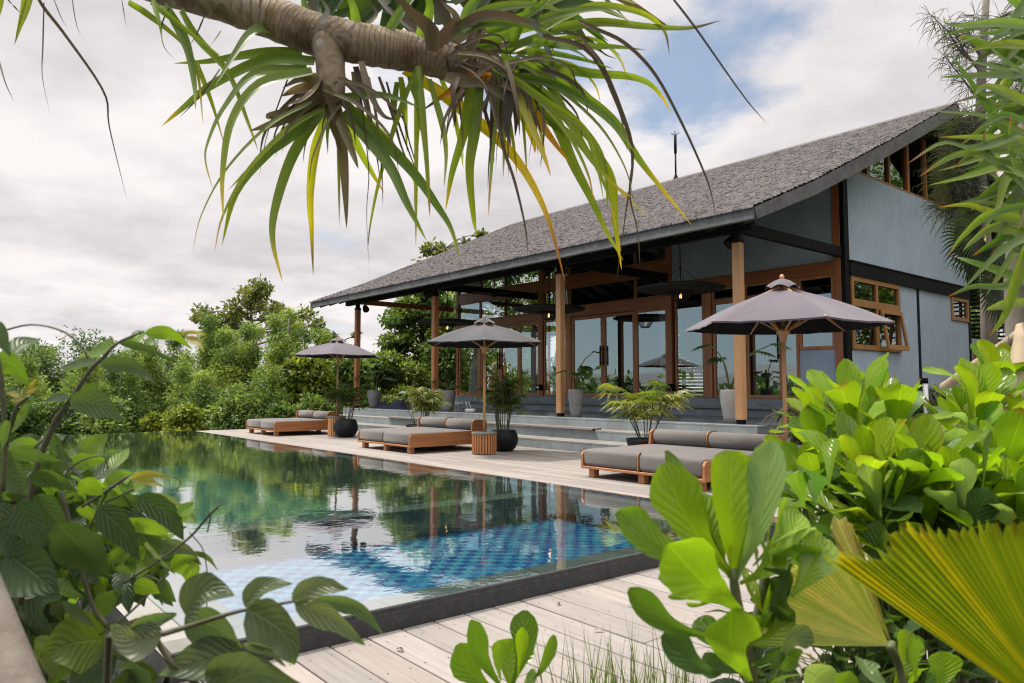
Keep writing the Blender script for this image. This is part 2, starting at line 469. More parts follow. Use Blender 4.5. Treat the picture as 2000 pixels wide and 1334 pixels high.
def shingle_mat():
    t = NT('weathered_timber_shingles')
    v = t.coords((1, 1, 1))
    n = t.noise(v, 14, 4, .6); big = t.noise(v, .55, 4, .6, .4)
    c = t.mix(n, (.082, .073, .074), (.215, .192, .194))
    c = t.mix(t.ramp(big, [(.42, 0.), (.7, .5)]), c, (.095, .09, .09))
    c = t.mix(1.0, c, t.attr('Col').outputs['Color'], 'MULTIPLY')
    return t.done(t.bsdf(c, .85, t.bump(t.noise(t.coords((40, 4, 4)), 1.0, 3), .4, .006)))
M['shingle'] = shingle_mat()

def glass_mat(name, refl=.30, tint=(.80, .86, .88)):
    t = NT(name)
    tr = t.new('ShaderNodeBsdfTransparent', {'Color': (*tint, 1)})
    wob = t.noise(t.coords((1, 1, 1)), .8, 2)
    gl = t.new('ShaderNodeBsdfGlossy', {'Color': (.82, .95, .93, 1), 'Roughness': 0.0, 'Normal': t.bump(wob, .02, .02)})
    fr = t.new('ShaderNodeFresnel', {'IOR': 1.5}).outputs[0]
    f = t.math('ADD', fr, refl, True)
    return t.done(t.new('ShaderNodeMixShader', {0: f, 1: tr.outputs[0], 2: gl.outputs[0]}))
M['glass'] = glass_mat('window_glass', .19)
M['glass_dk'] = glass_mat('dark_window_glass', .16, (.10, .11, .11))  # deep tint puts the darkness of the rooms into the gable panes

def tile_mat(name, stops, size=.11):
    t = NT(name)
    v = t.coords((1, 1, 1))
    sn = t.new('ShaderNodeVectorMath', {0: v, 1: (size, size, size)}, operation='DIVIDE').outputs[0]
    fl = t.new('ShaderNodeVectorMath', {0: sn}, operation='FLOOR').outputs[0]
    wn_ = t.new('ShaderNodeTexWhiteNoise', {'Vector': fl}, noise_dimensions='3D').outputs['Value']
    ck = t.new('ShaderNodeTexChecker', {'Vector': v, 'Scale': 1.0 / size}).outputs['Fac']
    f = t.math('ADD', t.math('MULTIPLY', ck, .5), t.math('MULTIPLY', wn_, .5))
    c = t.ramp(f, stops)
    fr = t.new('ShaderNodeVectorMath', {0: sn}, operation='FRACTION').outputs[0]
    sp = t.new('ShaderNodeSeparateXYZ', {0: fr})
    gx = t.math('ABSOLUTE', t.math('SUBTRACT', sp.outputs[0], .5)); gy = t.math('ABSOLUTE', t.math('SUBTRACT', sp.outputs[1], .5))
    g = t.ramp(t.math('MAXIMUM', gx, gy), [(.44, 0.), (.48, 1.)])
    c = t.mix(t.math('MULTIPLY', g, .35), c, (.30, .42, .45))
    n = t.noise(v, 3, 4)
    c = t.mix(t.math('MULTIPLY', n, .35), c, (.02, .10, .16))
    return t.done(t.bsdf(c, .4))
M['tile_blue'] = tile_mat('blue_pool_tiles', [(.1, (.015, .085, .30)), (.4, (.03, .165, .44)), (.6, (.07, .33, .50)), (.95, (.16, .48, .57))])
M['tile_green'] = tile_mat('deep_green_tiles', [(.1, (.012, .13, .095)), (.5, (.018, .175, .125)), (.95, (.03, .22, .16))])

def water_mat():
    t = NT('pool_water')
    v = t.coords((1, 1, 1))
    a = t.noise(t.coords((1.4, 1.4, 1.4)), 1.5, 3, .5, .3); b = t.noise(v, 11, 3, .55, .4)
    h = t.math('ADD', t.math('MULTIPLY', a, .8), t.math('MULTIPLY', b, .14))
    nb = t.bump(h, .034, .09)
    lw = t.new('ShaderNodeLayerWeight', {'Blend': .5}).outputs['Facing']
    f = t.math('ADD', t.math('MULTIPLY', t.math('POWER', lw, 1.32), .95), .02, True)
    tr = t.new('ShaderNodeBsdfTransparent', {'Color': (.74, .93, .95, 1)})
    gl = t.new('ShaderNodeBsdfGlossy', {'Color': (1, 1, 1, 1), 'Roughness': 0.012, 'Normal': nb})
    return t.done(t.new('ShaderNodeMixShader', {0: f, 1: tr.outputs[0], 2: gl.outputs[0]}))
M['water'] = water_mat()
def wetrock():
    t = NT('wet_black_rock')
    v = t.coords((1, 1, 1))
    n = t.noise(t.coords((14, 14, 5)), 3, 6, .7, .8)
    c = t.mix(n, (.012, .013, .014), (.05, .052, .05))
    return t.done(t.bsdf(c, .16, t.bump(n, 1.0, .05)))
M['wetrock'] = wetrock()
def curtain_mat():
    t = NT('sheer_curtain')
    d = t.new('ShaderNodeBsdfDiffuse', {'Color': (.72, .74, .74, 1)}); tl = t.new('ShaderNodeBsdfTranslucent', {'Color': (.72, .74, .74, 1)})
    m1 = t.new('ShaderNodeMixShader', {0: .5, 1: d.outputs[0], 2: tl.outputs[0]})
    tp = t.new('ShaderNodeBsdfTransparent', {'Color': (1, 1, 1, 1)})
    return t.done(t.new('ShaderNodeMixShader', {0: .25, 1: m1.outputs[0], 2: tp.outputs[0]}))
M['curtain'] = curtain_mat()
def glow(name, col, s):
    t = NT(name); return t.done(t.new('ShaderNodeEmission', {'Color': (*col, 1), 'Strength': s}))
M['bulb'] = glow('lit_filament', (1.0, .55, .18), 1.6)
def marble():
    t = NT('black_veined_marble')
    v = t.coords((1, 1, 1), rot=(0, R(35), 0))
    w = t.new('ShaderNodeTexWave', {'Vector': v, 'Scale': 4.0, 'Distortion': 9.0, 'Detail': 4.0, 'Detail Scale': .8}, wave_type='BANDS', bands_direction='Z').outputs['Fac']
    c = t.mix(t.ramp(w, [(.75, 0.), (.95, 1.)]), (.012, .014, .017), (.14, .15, .16))
    return t.done(t.bsdf(c, .3))
M['marble'] = marble()
def ground_mat(name, a, b):
    t = NT(name); v = t.coords((1, 1, 1))
    return t.done(t.bsdf(t.mix(t.noise(v, 1.2, 8, .7), a, b), .95, t.bump(t.noise(v, 9, 5, .7), .8, .05)))
M['ground'] = ground_mat('leafy_ground', (.02, .03, .012), (.06, .075, .03))
def pandanus_bark():
    t = NT('ringed_trunk_bark')
    luv = t.attr('luv').outputs['Vector']; u = t.new('ShaderNodeSeparateXYZ', {0: luv}).outputs[0]
    v = t.coords((1, 1, 1))
    wob = t.noise(v, 9, 4, .6)
    ring = t.math('FRACT', t.math('ADD', t.math('MULTIPLY', u, 110.0), t.math('MULTIPLY', t.noise(v, 3.5, 3, .5), 9.0)))
    rg = t.ramp(ring, [(0., 0.), (.25, 1.), (.8, .7), (1., 0.)])
    n = t.noise(v, 5, 6, .68, .8)
    c = t.ramp(n, [(.3, (.055, .035, .017)), (.43, (.13, .09, .045)), (.53, (.25, .20, .14)), (.62, (.17, .125, .05)), (.72, (.09, .066, .03))])
    c = t.mix(t.math('SUBTRACT', 1.0, rg), c, t.mix(1.0, c, (.72, .66, .58), 'MULTIPLY'))
    c = t.mix(t.ramp(t.noise(v, 16, 4, .7), [(.62, 0.), (.72, .8)]), c, (.34, .34, .32))
    return t.done(t.bsdf(c, .85, t.bump(t.math('ADD', t.math('MULTIPLY', rg, .35), t.math('MULTIPLY', n, 1.4)), .6, .01)))
M['pan_bark'] = pandanus_bark()
M['bamboo'] = m_wood('pale_bamboo', (.34, .25, .15), (.52, .41, .28), 'z', .55)
# ================================================================ the setting
rng = random.Random(7)
Z_LOW = -0.135            # lower deck beside the pool
def struct(name, mb, mat, **k):
    return tag(mb.build(name, mat, **k), kind='structure')

b = MB(); b.add([(-900, -900, -2.7), (900, -900, -2.7), (900, 900, -2.7), (-900, 900, -2.7)], [(0, 1, 2, 3)])
struct('ground', b, M['ground'])
b = MB()
b.box((-60, -30, -2.69), (-25.2, 60, -1.15))
b.box((-25.19, 24.6, -2.68), (12, 60, 0.1))
b.box((-25.18, 11.2, -2.67), (-24.2, 24.58, -.4))
struct('hillside', b, M['ground'])
b = MB()
b.box((-1.55, -6, -2.6), (9, 6.9, -.19))
b.box((-7.2, 10.82, -2.6), (9, 24.58, .12))
b.box((-2.5, 6.92, -2.6), (9, 10.8, .05))
struct('planting_bed_soil', b, M['soil'])

# pool basin
b = MB()
XN, XF, Y0, Y1 = -3.88, -24.1, 1.04, 6.88
XD0, XD1 = -7.62, -7.28
b.mi = 0   # shallow tiles
b.add([(XD1, Y0 + .3, -.42), (XN, Y0 + .3, -.42), (XN, Y1, -.42), (XD1, Y1, -.42)], [(0, 1, 2, 3)])
b.add([(XD1, Y1 - .002, -.42), (XN, Y1 - .002, -.42), (XN, Y1 - .002, -.02), (XD1, Y1 - .002, -.02)], [(0, 3, 2, 1)])
b.mi = 1
b.add([(XF, Y0 + .3, -1.0), (XD0, Y0 + .3, -1.0), (XD0, Y1, -1.0), (XF, Y1, -1.0)], [(0, 1, 2, 3)])
b.add([(XF, Y1 - .002, -1.6), (XD0, Y1 - .002, -1.6), (XD0, Y1 - .002, -.02), (XF, Y1 - .002, -.02)], [(0, 3, 2, 1)])
b.add([(XD0, Y0 + .3, -1.6), (XD0, Y1, -1.6), (XD0, Y1, -.1), (XD0, Y0 + .3, -.1)], [(0, 1, 2, 3)])
b.add([(XF + .3, Y0 + .3, -1.6), (XF + .3, Y1, -1.6), (XF + .3, Y1, -.02), (XF + .3, Y0 + .3, -.02)], [(0, 1, 2, 3)])
b.mi = 2
b.box((XD0 + .002, Y0 + .32, -1.6), (XD1 - .002, Y1 - .02, -.09))
struct('pool_basin', b, [M['tile_blue'], M['tile_green'], M['coping']])
# coping: near side, left (overflow) side, far side ledge, far end
b = MB()
b.mi = 0
for i in range(10):
    y = Y0 + .02 + i * .62; y2 = min(y + .614, Y1 - .03)
    if y2 > y: b.box((XN - .27, y, -.44), (XN - .03, y2, -.014 - .002 * (i % 2)))
for i in range(34):
    x1 = XN - .28 - i * .62; x0 = max(x1 - .614, XF + .35)
    if x1 > x0 + .1:
        b.box((x0, Y0 + .17, -1.65), (x1, Y0 + .49, -.014 - .002 * (i % 2)))
        b.box((x0, Y1 - .24, -.30 if x0 > XD1 - .5 else -1.65), (x1, Y1 - .01, -.05 - .002 * (i % 2)))
b.box((XF, Y0, -1.65), (XF + .33, Y1, -.014))
b.mi = 1
b.box((XN - .025, Y0, -.5), (XN, Y1 + .0, .004), .006)
b.box((XN - .02, Y0 - .005, -.5), (XN + .004, Y1, -.028), .003)
b.mi = 2
b.add([(XF, Y0, -.05), (XN - .004, Y0, -.05), (XN - .03, Y0 + .165, -.012), (XF, Y0 + .165, -.012)], [(0, 1, 2, 3)])
struct('pool_coping', b, [M['coping'], M['kerb'], M['tread']])
b = MB()
NX, NZ = 150, 14
vs, fs = [], []
for i in range(NX + 1):
    for k in range(NZ + 1):
        x = XN - .002 + (XF - XN) * i / NX * .62; t = k / NZ
        p = Vector((x, Y0 - .004 - .55 * t, -.052 - 1.5 * t))
        nn = noise.noise(Vector((x * 6, t * 8, 0))) * .06 * min(1, t * 6)
        vs.append((p.x, p.y - nn, p.z + nn))
for i in range(NX):
    for k in range(NZ): fs.append((i * (NZ + 1) + k, i * (NZ + 1) + k + 1, (i + 1) * (NZ + 1) + k + 1, (i + 1) * (NZ + 1) + k))
b.add(vs, fs)
struct('pool_overflow_wall', b, M['wetrock'])
b = MB(); b.add([(XF + .02, Y0 + .17, -.004), (XN - .026, Y0 + .17, -.004), (XN - .026, Y1, -.004), (XF + .02, Y1, -.004)], [(0, 1, 2, 3)])
struct('water', b, M['water'])

# decks: every board a bevelled plank with its own tone
def boards(mb, xa, xb, ya, yb, ztop, wdt, gap, seg, rr, th=.03):
    y = ya
    while y < yb - .03:
        y1 = min(y + wdt - gap, yb)
        x = xa - rr.uniform(0, seg)
        while x < xb:
            x2 = x + seg * rr.uniform(.75, 1.25)
            a, c = max(x, xa), min(x2, xb)
            if c - a > .05:
                s = rr.uniform(.80, 1.08); w = rr.uniform(-.025, .025)
                mb.col = (s + w, s, s - w)
                dz = rr.uniform(-.002, .0015)
                mb.box((a + .0015, y, ztop - th + dz), (c - .0015, y1, ztop + dz), .004)
            x = x2
        y += wdt
b = MB(); boards(b, -23.8, -2.5, Y1 + .012, 10.775, 0.0, .155, .008, 3.6, rng)
struct('upper_deck', b, M['deck'])
b = MB(); boards(b, XN + .006, -1.56, -3.0, Y1, Z_LOW, .232, .011, 4.2, rng)
b.col = (.12, .11, .10)
for i in range(45):
    for k in range(6):
        yy = -3.0 + i * .232; xx = XN + .15 + k * .42
        for dy in (.045, .175):
            q = Vector((xx + rng.uniform(-.012, .012), yy + dy + rng.uniform(-.006, .006), Z_LOW + .003))
            b.add([q + Vector((math.cos(a * 1.0472) * .0048, math.sin(a * 1.0472) * .0048, 0)) for a in range(6)], [(0, 1, 2, 3, 4, 5)])
struct('lower_deck', b, M['deck'])
b = MB()
b.box((-23.8, Y1 + .002, -2.6), (-2.5, 10.775, -.05))
b.box((XN + .004, -3.0, -2.6), (-1.56, Y1 - .001, Z_LOW - .05))
b.box((XN + .02, Y1 - .0005, Z_LOW - .04), (-2.5, Y1 + .011, -.004))
struct('deck_base', b, M['black'])

# broad steps and covered terrace
YT = 11.91; ZP = .629; ZF = 1.06
b = MB()
XA, XB = -23.9, -7.44
b.mi = 0
b.box((XA, 10.785, -.3), (XB + .02, 11.44, .165))
b.box((XA, 11.44, -.3), (XB + .01, YT, .373))
b.box((XA, YT, -.3), (XB, 15.45, .594))
b.box((XA + .3, 15.45, -.3), (XB, 16.0, .785))
b.box((XA + .5, 16.0, -.3), (XB - .45, 16.36, 1.055))
b.mi = 1
b.box((XA - .004, 10.781, .165), (XB + .024, 11.438, .20), .004)
b.box((XA - .004, 11.436, .373), (XB + .014, YT - .002, .408), .004)
b.mi = 0
b.box((XA - .004, YT - .004, .594), (XB + .004, YT + .30, ZP), .004)
b.box((XA + .296, 15.446, .785), (XB + .004, 15.998, .82), .004)
b.mi = 2
b.box((XA, YT + .301, .594), (XB + .003, 15.448, ZP - .001))
struct('terrace_steps', b, [M['andesite'], M['tread'], M['terrazzo']])

def plank(px0, px1, py, y0, y1, z, label):
    xa, xb = ony(px0, py, y0).x, ony(px1, py, y0).x
    b = MB(); b.col = (.9, .9, .92)
    n = max(1, round((xb - xa) / 3.0)); L = (xb - xa) / n
    for i in range(n): b.box((xa + i * L + .002, y0, z), (xa + (i + 1) * L - .002, y1, z + .045), .004)
    b.mi = 1
    for i in range(2 * n): b.box((xa + (i + .5) * L / 2, y0 + .03, z - .012), (xa + (i + .5) * L / 2 + .05, y1 - .03, z), 0)
    b.mi = 1; b.box((xb, y0 + .01, z - .01), (xb + .03, y0 + .05, z + .03))
    tag(b.build('timber_plank', [M['deck'], M['black']]), label, 'plank', 'timber treads lying along the stone steps')
plank(757, 1157, 830, 11.37, 11.66, .409, 'long weathered timber plank lying along the middle outdoor step, behind the daybeds')
plank(901, 1541, 800, 15.36, 15.60, .821, 'long dark timber plank on the upper step directly below the glass doors')

# ================================================================ the villa
XW, XL, YF, YB = -7.87, -23.15, 16.3, 23.8
XR0, XR1, YE, ZE, YR, ZR = -25.0, -6.9, 11.1, 4.44, 20.56, 8.67
PROF = [(YE, ZE), (13.2, 5.29), (16.5, 6.77), (YR, ZR)]
def rz(y):
    if y > YR: return ZR - (y - YR) * .455
    for (a, za), (c, zc_) in zip(PROF, PROF[1:]):
        if y <= c: return za + (zc_ - za) * (y - a) / (c - a)
villa = empty('villa', (-15.5, 20, 0), 0, 'long open fronted villa with grey shingle roof, blue plaster gable and teak glass doors', 'house')
def part(mb, name, mat, parent=None, **k):
    o = mb.build(name, mat, **k)
    p = parent or villa
    o.parent = p
    o.matrix_parent_inverse = p.matrix_world.inverted() if p is not villa else Matrix.Translation(Vector(villa.location)).inverted()
    return o
# roof slab with dark boarded underside
b = MB()
top = [(y, z - .03) for y, z in PROF] + [(29.8, rz(29.8) - .03)]
bot = [(y, z - .15) for y, z in reversed(top)]
bot = [(29.8, top[-1][1] - .12), (YR, ZR - .18), (16.5, PROF[2][1] - .16), (13.2, PROF[1][1] - .16), (YE + .02, ZE - .15)]
b.prism(top + bot, 'x', XR0 + .03, XR1 - .03)
roof = part(b, 'roof', M['dark_wood'], recalc=True)
# shingles: overlapping courses
V, F, K = [], [], []
ys = [YE - .06]
sl = [0.0]
pts = []
N = 400
for i in range(N + 1):
    y = YE - .05 + (YR + .05 - YE) * i / N; pts.append((y, rz(max(y, YE)) if y >= YE else ZE - .02))
acc = [0.0]
for p, q in zip(pts, pts[1:]): acc.append(acc[-1] + math.hypot(q[0] - p[0], q[1] - p[1]))
tot = acc[-1]
def along(s):
    s = max(0, min(tot, s)); i = int(np.searchsorted(acc, s)); i = max(1, min(N, i))
    t = (s - acc[i - 1]) / (acc[i] - acc[i - 1]); p, q = pts[i - 1], pts[i]
    return p[0] + (q[0] - p[0]) * t, p[1] + (q[1] - p[1]) * t
expo = .165
s = 0.0; row = 0
while s < tot:
    x = XR0 + rng.uniform(-.2, 0)
    wob = [noise.noise(Vector((row * .7, k * .35, 0))) * .012 for k in range(160)]
    while x < XR1:
        w = rng.uniform(.09, .175); x1 = min(x + w - .006, XR1 + .01); xa = max(x, XR0 - .01)
        if x1 - xa > .02:
            ds = rng.uniform(-.010, .010) * (1.8 if rng.random() < .05 else 1) + wob[int((x - XR0) * 5) % 160]
            y0, z0 = along(s + ds); y1, z1 = along(s + expo * 1.55 + ds)
            h = rng.uniform(.034, .048); k0 = len(V)
            V += [(xa, y0, z0 + h), (x1, y0, z0 + h + rng.uniform(-.006, .006)), (x1, y1, z1 + .006), (xa, y1, z1 + .006),
                  (xa, y0 + .006, z0 - .004), (x1, y0 + .006, z0 - .004)]
            F += [(k0, k0 + 1, k0 + 2, k0 + 3), (k0 + 4, k0 + 5, k0 + 1, k0)]
            sh = rng.uniform(.68, 1.22); 
            if rng.random() < .14: sh *= .5
            wr = rng.uniform(-.05, .06)
            K += [(sh * (1 + wr), sh, sh * (1 - wr))] * 6
        x += w
    s += expo; row += 1
o = np_mesh('shingles', np.array(V), np.array(F), np.array(K), M['shingle'], roof)
sub = lambda mb, name, mat, par, **k: _sub(mb, name, mat, par, **k)
def _sub(mb, name, mat, par, **k):
    o = mb.build(name, mat, **k); o.parent = par; return o
b = MB()
b.prism([(YE - .015, ZE - .21), (YE + .03, ZE - .225), (YE + .05, ZE - .04), (YE, ZE - .02)], 'x', XR0 + .02, XR1 - .02)
sub(b, 'fascia', M['fascia'], roof, recalc=True)
for x0, x1 in ((XR1 - .05, XR1), (XR0, XR0 + .05)):
    b = MB()
    up = [(y, z - .012) for y, z in PROF] + [(25, rz(25) - .012), (29.8, rz(29.8) - .012)]
    dn = [(29.8, rz(29.8) - .30), (25, rz(25) - .30), (YR, ZR - .34), (16.5, PROF[2][1] - .32), (13.2, PROF[1][1] - .29), (YE + .09, ZE - .20)]
    b.prism(up + dn, 'x', x0, x1)
    sub(b, 'barge_board', M['fascia'], roof, recalc=True)
b = MB(); b.prism([(YR - .22, ZR - .07), (YR, ZR + .055), (YR + .22, ZR - .07), (YR, ZR - .02)], 'x', XR0 - .01, XR1 + .01)
sub(b, 'ridge_cap', M['fascia'], roof, recalc=True)
b = MB()
for x in [XR0 + .5 + i * .75 for i in range(24)]:
    b.prism([(YE + .15, rz(YE + .15) - .30), (13.2, PROF[1][1] - .33), (16.5, PROF[2][1] - .33), (YR, ZR - .36), (YR, ZR - .19), (16.5, PROF[2][1] - .17), (13.2, PROF[1][1] - .17), (YE + .15, rz(YE + .15) - .17)], 'x', x, x + .06)
sub(b, 'rafters', M['dark_wood'], roof, recalc=True)
b = MB()
for f in (.35, .7, 1.0): pass
lr = ony(1319, 350, YR)
# gable wall
b = MB()
GX0, GX1 = XW - .18, XW
b.box((GX0, 16.50, -.3), (GX1, 19.10, 2.20)); b.box((GX0, 19.10, -.3), (GX1, 20.15, 3.9)); b.box((GX0, 20.29, -.3), (GX1, 22.42, 3.9))
b.box((GX0, 22.42, -.3), (GX1, 23.70, 3.22)); b.box((GX0, 16.50, 4.25), (GX1, 23.70, 6.40))
part(b, 'gable_wall', M['plaster'])
b = MB(); b.box((GX0, 16.48, 3.905), (GX1 + .045, 23.72, 4.245)); b.box((GX1 - .02, 16.48, 3.9), (GX1 + .07, 23.72, 3.93)); b.box((GX1 - .02, 16.48, 4.22), (GX1 + .07, 23.72, 4.25))
part(b, 'steel_beam', M['black'])
b = MB(); b.box((GX0 + .1, 16.27, .62), (GX1 + .02, 16.49, 6.5)); part(b, 'steel_post', M['black'])
b = MB(); b.box((GX0, 23.71, -.3), (GX1 + .02, 23.86, 6.4)); part(b, 'steel_post', M['black'])
b = MB(); b.box((GX0 + .02, 20.152, -.3), (GX1 + .015, 20.288, 3.9)); part(b, 'steel_post', M['black'])
# low service wing with louvred doors
b = MB(); b.box((GX0, 23.87, -.3), (GX1 - .01, 24.0, 2.78)); b.box((GX0, 24.85, -.3), (GX1 - .01, 25.0, 2.78)); b.box((GX0, 26.0, -.3), (GX1 - .01, 28, 2.78)); b.box((GX0, 24.0, 2.62), (GX1 - .01, 26.0, 2.78))
b.box((-12, 23.87, -.3), (GX0, 28, 2.7))
part(b, 'service_wall', M['plaster'])
for ya, yb in ((24.005, 24.845), (25.005, 25.995)):
    b = MB(); b.box((GX0 + .05, ya, .2), (GX1, ya + .08, 2.615)); b.box((GX0 + .05, yb - .08, .2), (GX1, yb, 2.615)); b.box((GX0 + .05, ya + .08, 2.53), (GX1, yb - .08, 2.615))
    for k in range(26): b.bar((GX0 + .10, ya + .081, .3 + k * .085), (GX0 + .10, yb - .081, .3 + k * .085), .07, .012, (1, 0, .8))
    b.box((GX0 + .002, ya, .2), (GX0 + .02, yb, 2.6))
    part(b, 'louvred_door', M['amber_z'])
# gable clerestory glazing
b = MB()
ug = lambda y: rz(y) - .32
poly = [(16.5, 6.44), (23.7, 6.44), (23.7, ug(23.7)), (YR, ug(YR)), (16.5, max(6.47, ug(16.5)))]
n = len(poly)
b.add([(XW - .09, y, z) for y, z in poly], [tuple(range(n))])
gl = part(b, 'gable_window', M['glass_dk'])
b = MB(); b.box((GX0, 16.5, 6.402), (GX1 + .01, 23.7, 6.44))
for y, w in ((17.65, .06), (18.88, .08), (20.0, .14), (21.15, .10), (22.3, .07)):
    b.box((XW - .15, y - w / 2, 6.441), (XW - .03, y + w / 2, ug(y)))
sub(b, 'mullions', M['teak_z'], gl)

def framed(name, x0, x1, z0, z1, fw=.075, y=YF, th=.06, rails=(), mull=(), glass='glass', mat='teak_z', handle=None, parent=None):
    b = MB()
    b.box((x0, y, z0), (x0 + fw, y + th, z1), .004); b.box((x1 - fw, y, z0), (x1, y + th, z1), .004)
    b.box((x0 + fw, y + .001, z1 - fw), (x1 - fw, y + th - .001, z1), .004); b.box((x0 + fw, y + .001, z0), (x1 - fw, y + th - .001, z0 + fw * 1.1), .004)
    for r in rails: b.box((x0 + fw, y + .002, r - .04), (x1 - fw, y + th - .002, r + .04))
    for m_ in mull: b.box((m_ - .035, y + .003, z0 + fw), (m_ + .035, y + th - .003, z1 - fw))
    d = part(b, name, M[mat])
    b = MB(); yy = y + th * .5
    b.add([(x0 + fw * .9, yy, z0 + fw * .9), (x1 - fw * .9, yy, z0 + fw * .9), (x1 - fw * .9, yy, z1 - fw * .9), (x0 + fw * .9, yy, z1 - fw * .9)], [(0, 1, 2, 3)])
    sub(b, 'pane', M[glass], d)
    if handle is not None:
        b = MB(); b.tube([(handle, y - .07, ZF + .95), (handle, y - .07, ZF + 1.55)], .022, 8)
        for zz in (ZF + 1.05, ZF + 1.45): b.bar((handle, y - .07, zz), (handle, y + .002, zz), .03)
        sub(b, 'handle', M['black'], d)
    return d
# posts and beams of the front
for x0, x1, zt in ((-23.16, -23.02, 6.2), (-18.32, -18.14, 6.3), (-12.92, -12.77, 6.3), (-8.13, -7.952, 6.3)):
    b = MB(); b.box((x0, YF - .035, ZF), (x1, YF + .15, zt), .006); part(b, 'post', M['merb_z'])
for x0, x1, z0, z1 in ((-23.02, -18.32, 4.57, 4.91), (-23.02, -18.32, 3.55, 3.84), (-18.14, -12.92, 4.57, 4.92), (-18.14, -12.92, 3.6, 3.9), (-12.77, -8.13, 3.95, 4.25)):
    b = MB(); b.box((x0 + .001, YF - .02, z0), (x1 - .001, YF + .13, z1), .006); part(b, 'beam', M['merb_x'])
b = MB(); b.box((-12.768, YF + .02, 4.252), (-8.132, YF + .12, 6.45)); b.box((-9.03, YF + .03, ZF), (-8.14, YF + .12, 2.215))
part(b, 'front_wall', M['plaster'])
# right bay
framed('window', -9.02, -8.14, 2.22, 3.945, .07, rails=(3.22,), mull=())
framed('window', -12.68, -11.72, ZF, 3.945, .06)
b = MB(); b.box((-11.71, YF - .03, ZF), (-11.47, YF + .14, 3.946), .006); part(b, 'post', M['teak_z'])
framed('door', -11.44, -10.46, ZF, 3.60, .08, handle=-10.51); framed('door', -10.455, -9.475, ZF, 3.60, .08, handle=-9.54)
framed('window', -11.45, -9.475, 3.603, 3.945, .05, mull=(-10.46,))
framed('window', -9.47, -9.035, ZF, 3.945, .07)
# centre bay
framed('window', -18.1, -17.02, ZF, 3.6, .06)
b = MB(); b.box((-17.015, YF - .025, ZF), (-16.80, YF + .12, 3.598), .006); part(b, 'post', M['teak_z'])
framed('door', -16.78, -15.405, ZF, 3.58, .10, handle=-15.46); framed('door', -15.40, -14.12, ZF, 3.58, .10, handle=-15.33)
framed('window', -14.115, -12.93, ZF, 3.598, .085)
for z0, z1 in ((3.902, 4.568), (4.922, 6.25)):
    for x0, x1 in ((-18.13, -16.86), (-16.855, -14.1), (-14.095, -12.93)): framed('window', x0, x1, z0, z1, .05, mat='merb_z')
# left bay
framed('window', -23.01, -21.74, ZF, 3.55, .09); b = MB(); b.box((-21.735, YF - .02, ZF), (-21.60, YF + .12, 3.548), .006); part(b, 'post', M['teak_z'])
framed('door', -21.595, -20.45, ZF, 3.53, .09, handle=-20.50); framed('door', -20.445, -19.40, ZF, 3.53, .09, handle=-20.38)
framed('window', -19.395, -18.33, ZF, 3.55, .085)
for z0, z1 in ((3.842, 4.568), (4.912, 6.2)):
    for x0, x1 in ((-23.01, -21.66), (-21.655, -18.33)): framed('window', x0, x1, z0, z1, .045, mat='merb_z')
# gable windows: timber frames with casements
def framed_y(name, y0, y1, z0, z1, fw, rails=(), mull=(), x=XW - .03, th=.07, glass='glass_dk'):
    b = MB()
    b.box((x, y0, z0), (x + th, y0 + fw, z1), .004); b.box((x, y1 - fw, z0), (x + th, y1, z1), .004)
    b.box((x + .001, y0 + fw, z1 - fw), (x + th - .001, y1 - fw, z1), .004); b.box((x + .001, y0 + fw, z0), (x + th - .001, y1 - fw, z0 + fw), .004)
    for r, h in rails: b.box((x + .002, y0 + fw, r - h), (x + th - .002, y1 - fw, r + h))
    for m_ in mull: b.box((x + .003, m_ - .06, z0 + fw), (x + th - .003, m_ + .06, z1 - fw))
    d = part(b, name, M['amber_z'])
    b = MB(); xx = x + .02
    b.add([(xx, y0 + fw, z0 + fw), (xx, y1 - fw, z0 + fw), (xx, y1 - fw, z1 - fw), (xx, y0 + fw, z1 - fw)], [(0, 1, 2, 3)])
    sub(b, 'pane', M[glass], d); return d
wd = framed_y('window', 16.52, 19.08, 2.205, 3.9, .12, rails=((3.29, .085),), mull=(17.8,))
b = MB()
Mx = Matrix.Translation((XW + .045, 0, 3.20)) @ Matrix.Rotation(R(-9), 4, 'Y')
for a, c in (((0, 17.87, -.98), (.05, 17.97, 0)), ((0, 18.93, -.98), (.05, 19.03, 0)), ((.001, 17.97, -.10), (.049, 18.93, 0)), ((.001, 17.97, -.98), (.049, 18.93, -.86))): b.box(a, c, M=Mx)
cs = sub(b, 'casement', M['amber_z'], wd)
framed_y('window', 22.43, 23.69, 3.225, 3.9, .11)
# interior
b = MB(); b.box((XL, YF + .36, .6), (GX0, 23.6, ZF - .005)); part(b, 'floor', M['terrazzo'])
b = MB(); b.box((-16.8, 23.4, ZF), (-12.85, 23.55, 6.3)); b.box((-18.199, 23.4, 4.0), (-16.801, 23.55, 6.3)); b.box((-12.849, 23.4, ZF), (-11.9, 23.55, 6.3)); b.box((-11.899, 23.4, ZF), (GX0, 23.55, 6.3)); b.box((-18.3, 17.6, ZF), (-18.2, 23.39, 6.6)); b.box((-11.9, 20.2, ZF), (-11.8, 23.4, 6.4))
part(b, 'inner_wall', M['dark_wood'])
b = MB()
for k in range(22): b.box((-18.19, 23.44, ZF + .05 + k * .13), (-16.81, 23.5, ZF + .148 + k * .13))
part(b, 'slatted_screen', M['dark_wood'])
b = MB()
for x in (-23.1, -21.9, -20.7, -19.5, -18.3): b.box((x - .05, 23.42, ZF), (x + .05, 23.52, 6.2))
for z in (3.6, 4.7): b.box((-23.05, 23.43, z), (-18.25, 23.51, z + .12))
for y in (18.7, 21.1, 23.4): b.box((XL - .02, y - .05, ZF), (XL + .08, y + .05, 6.5))
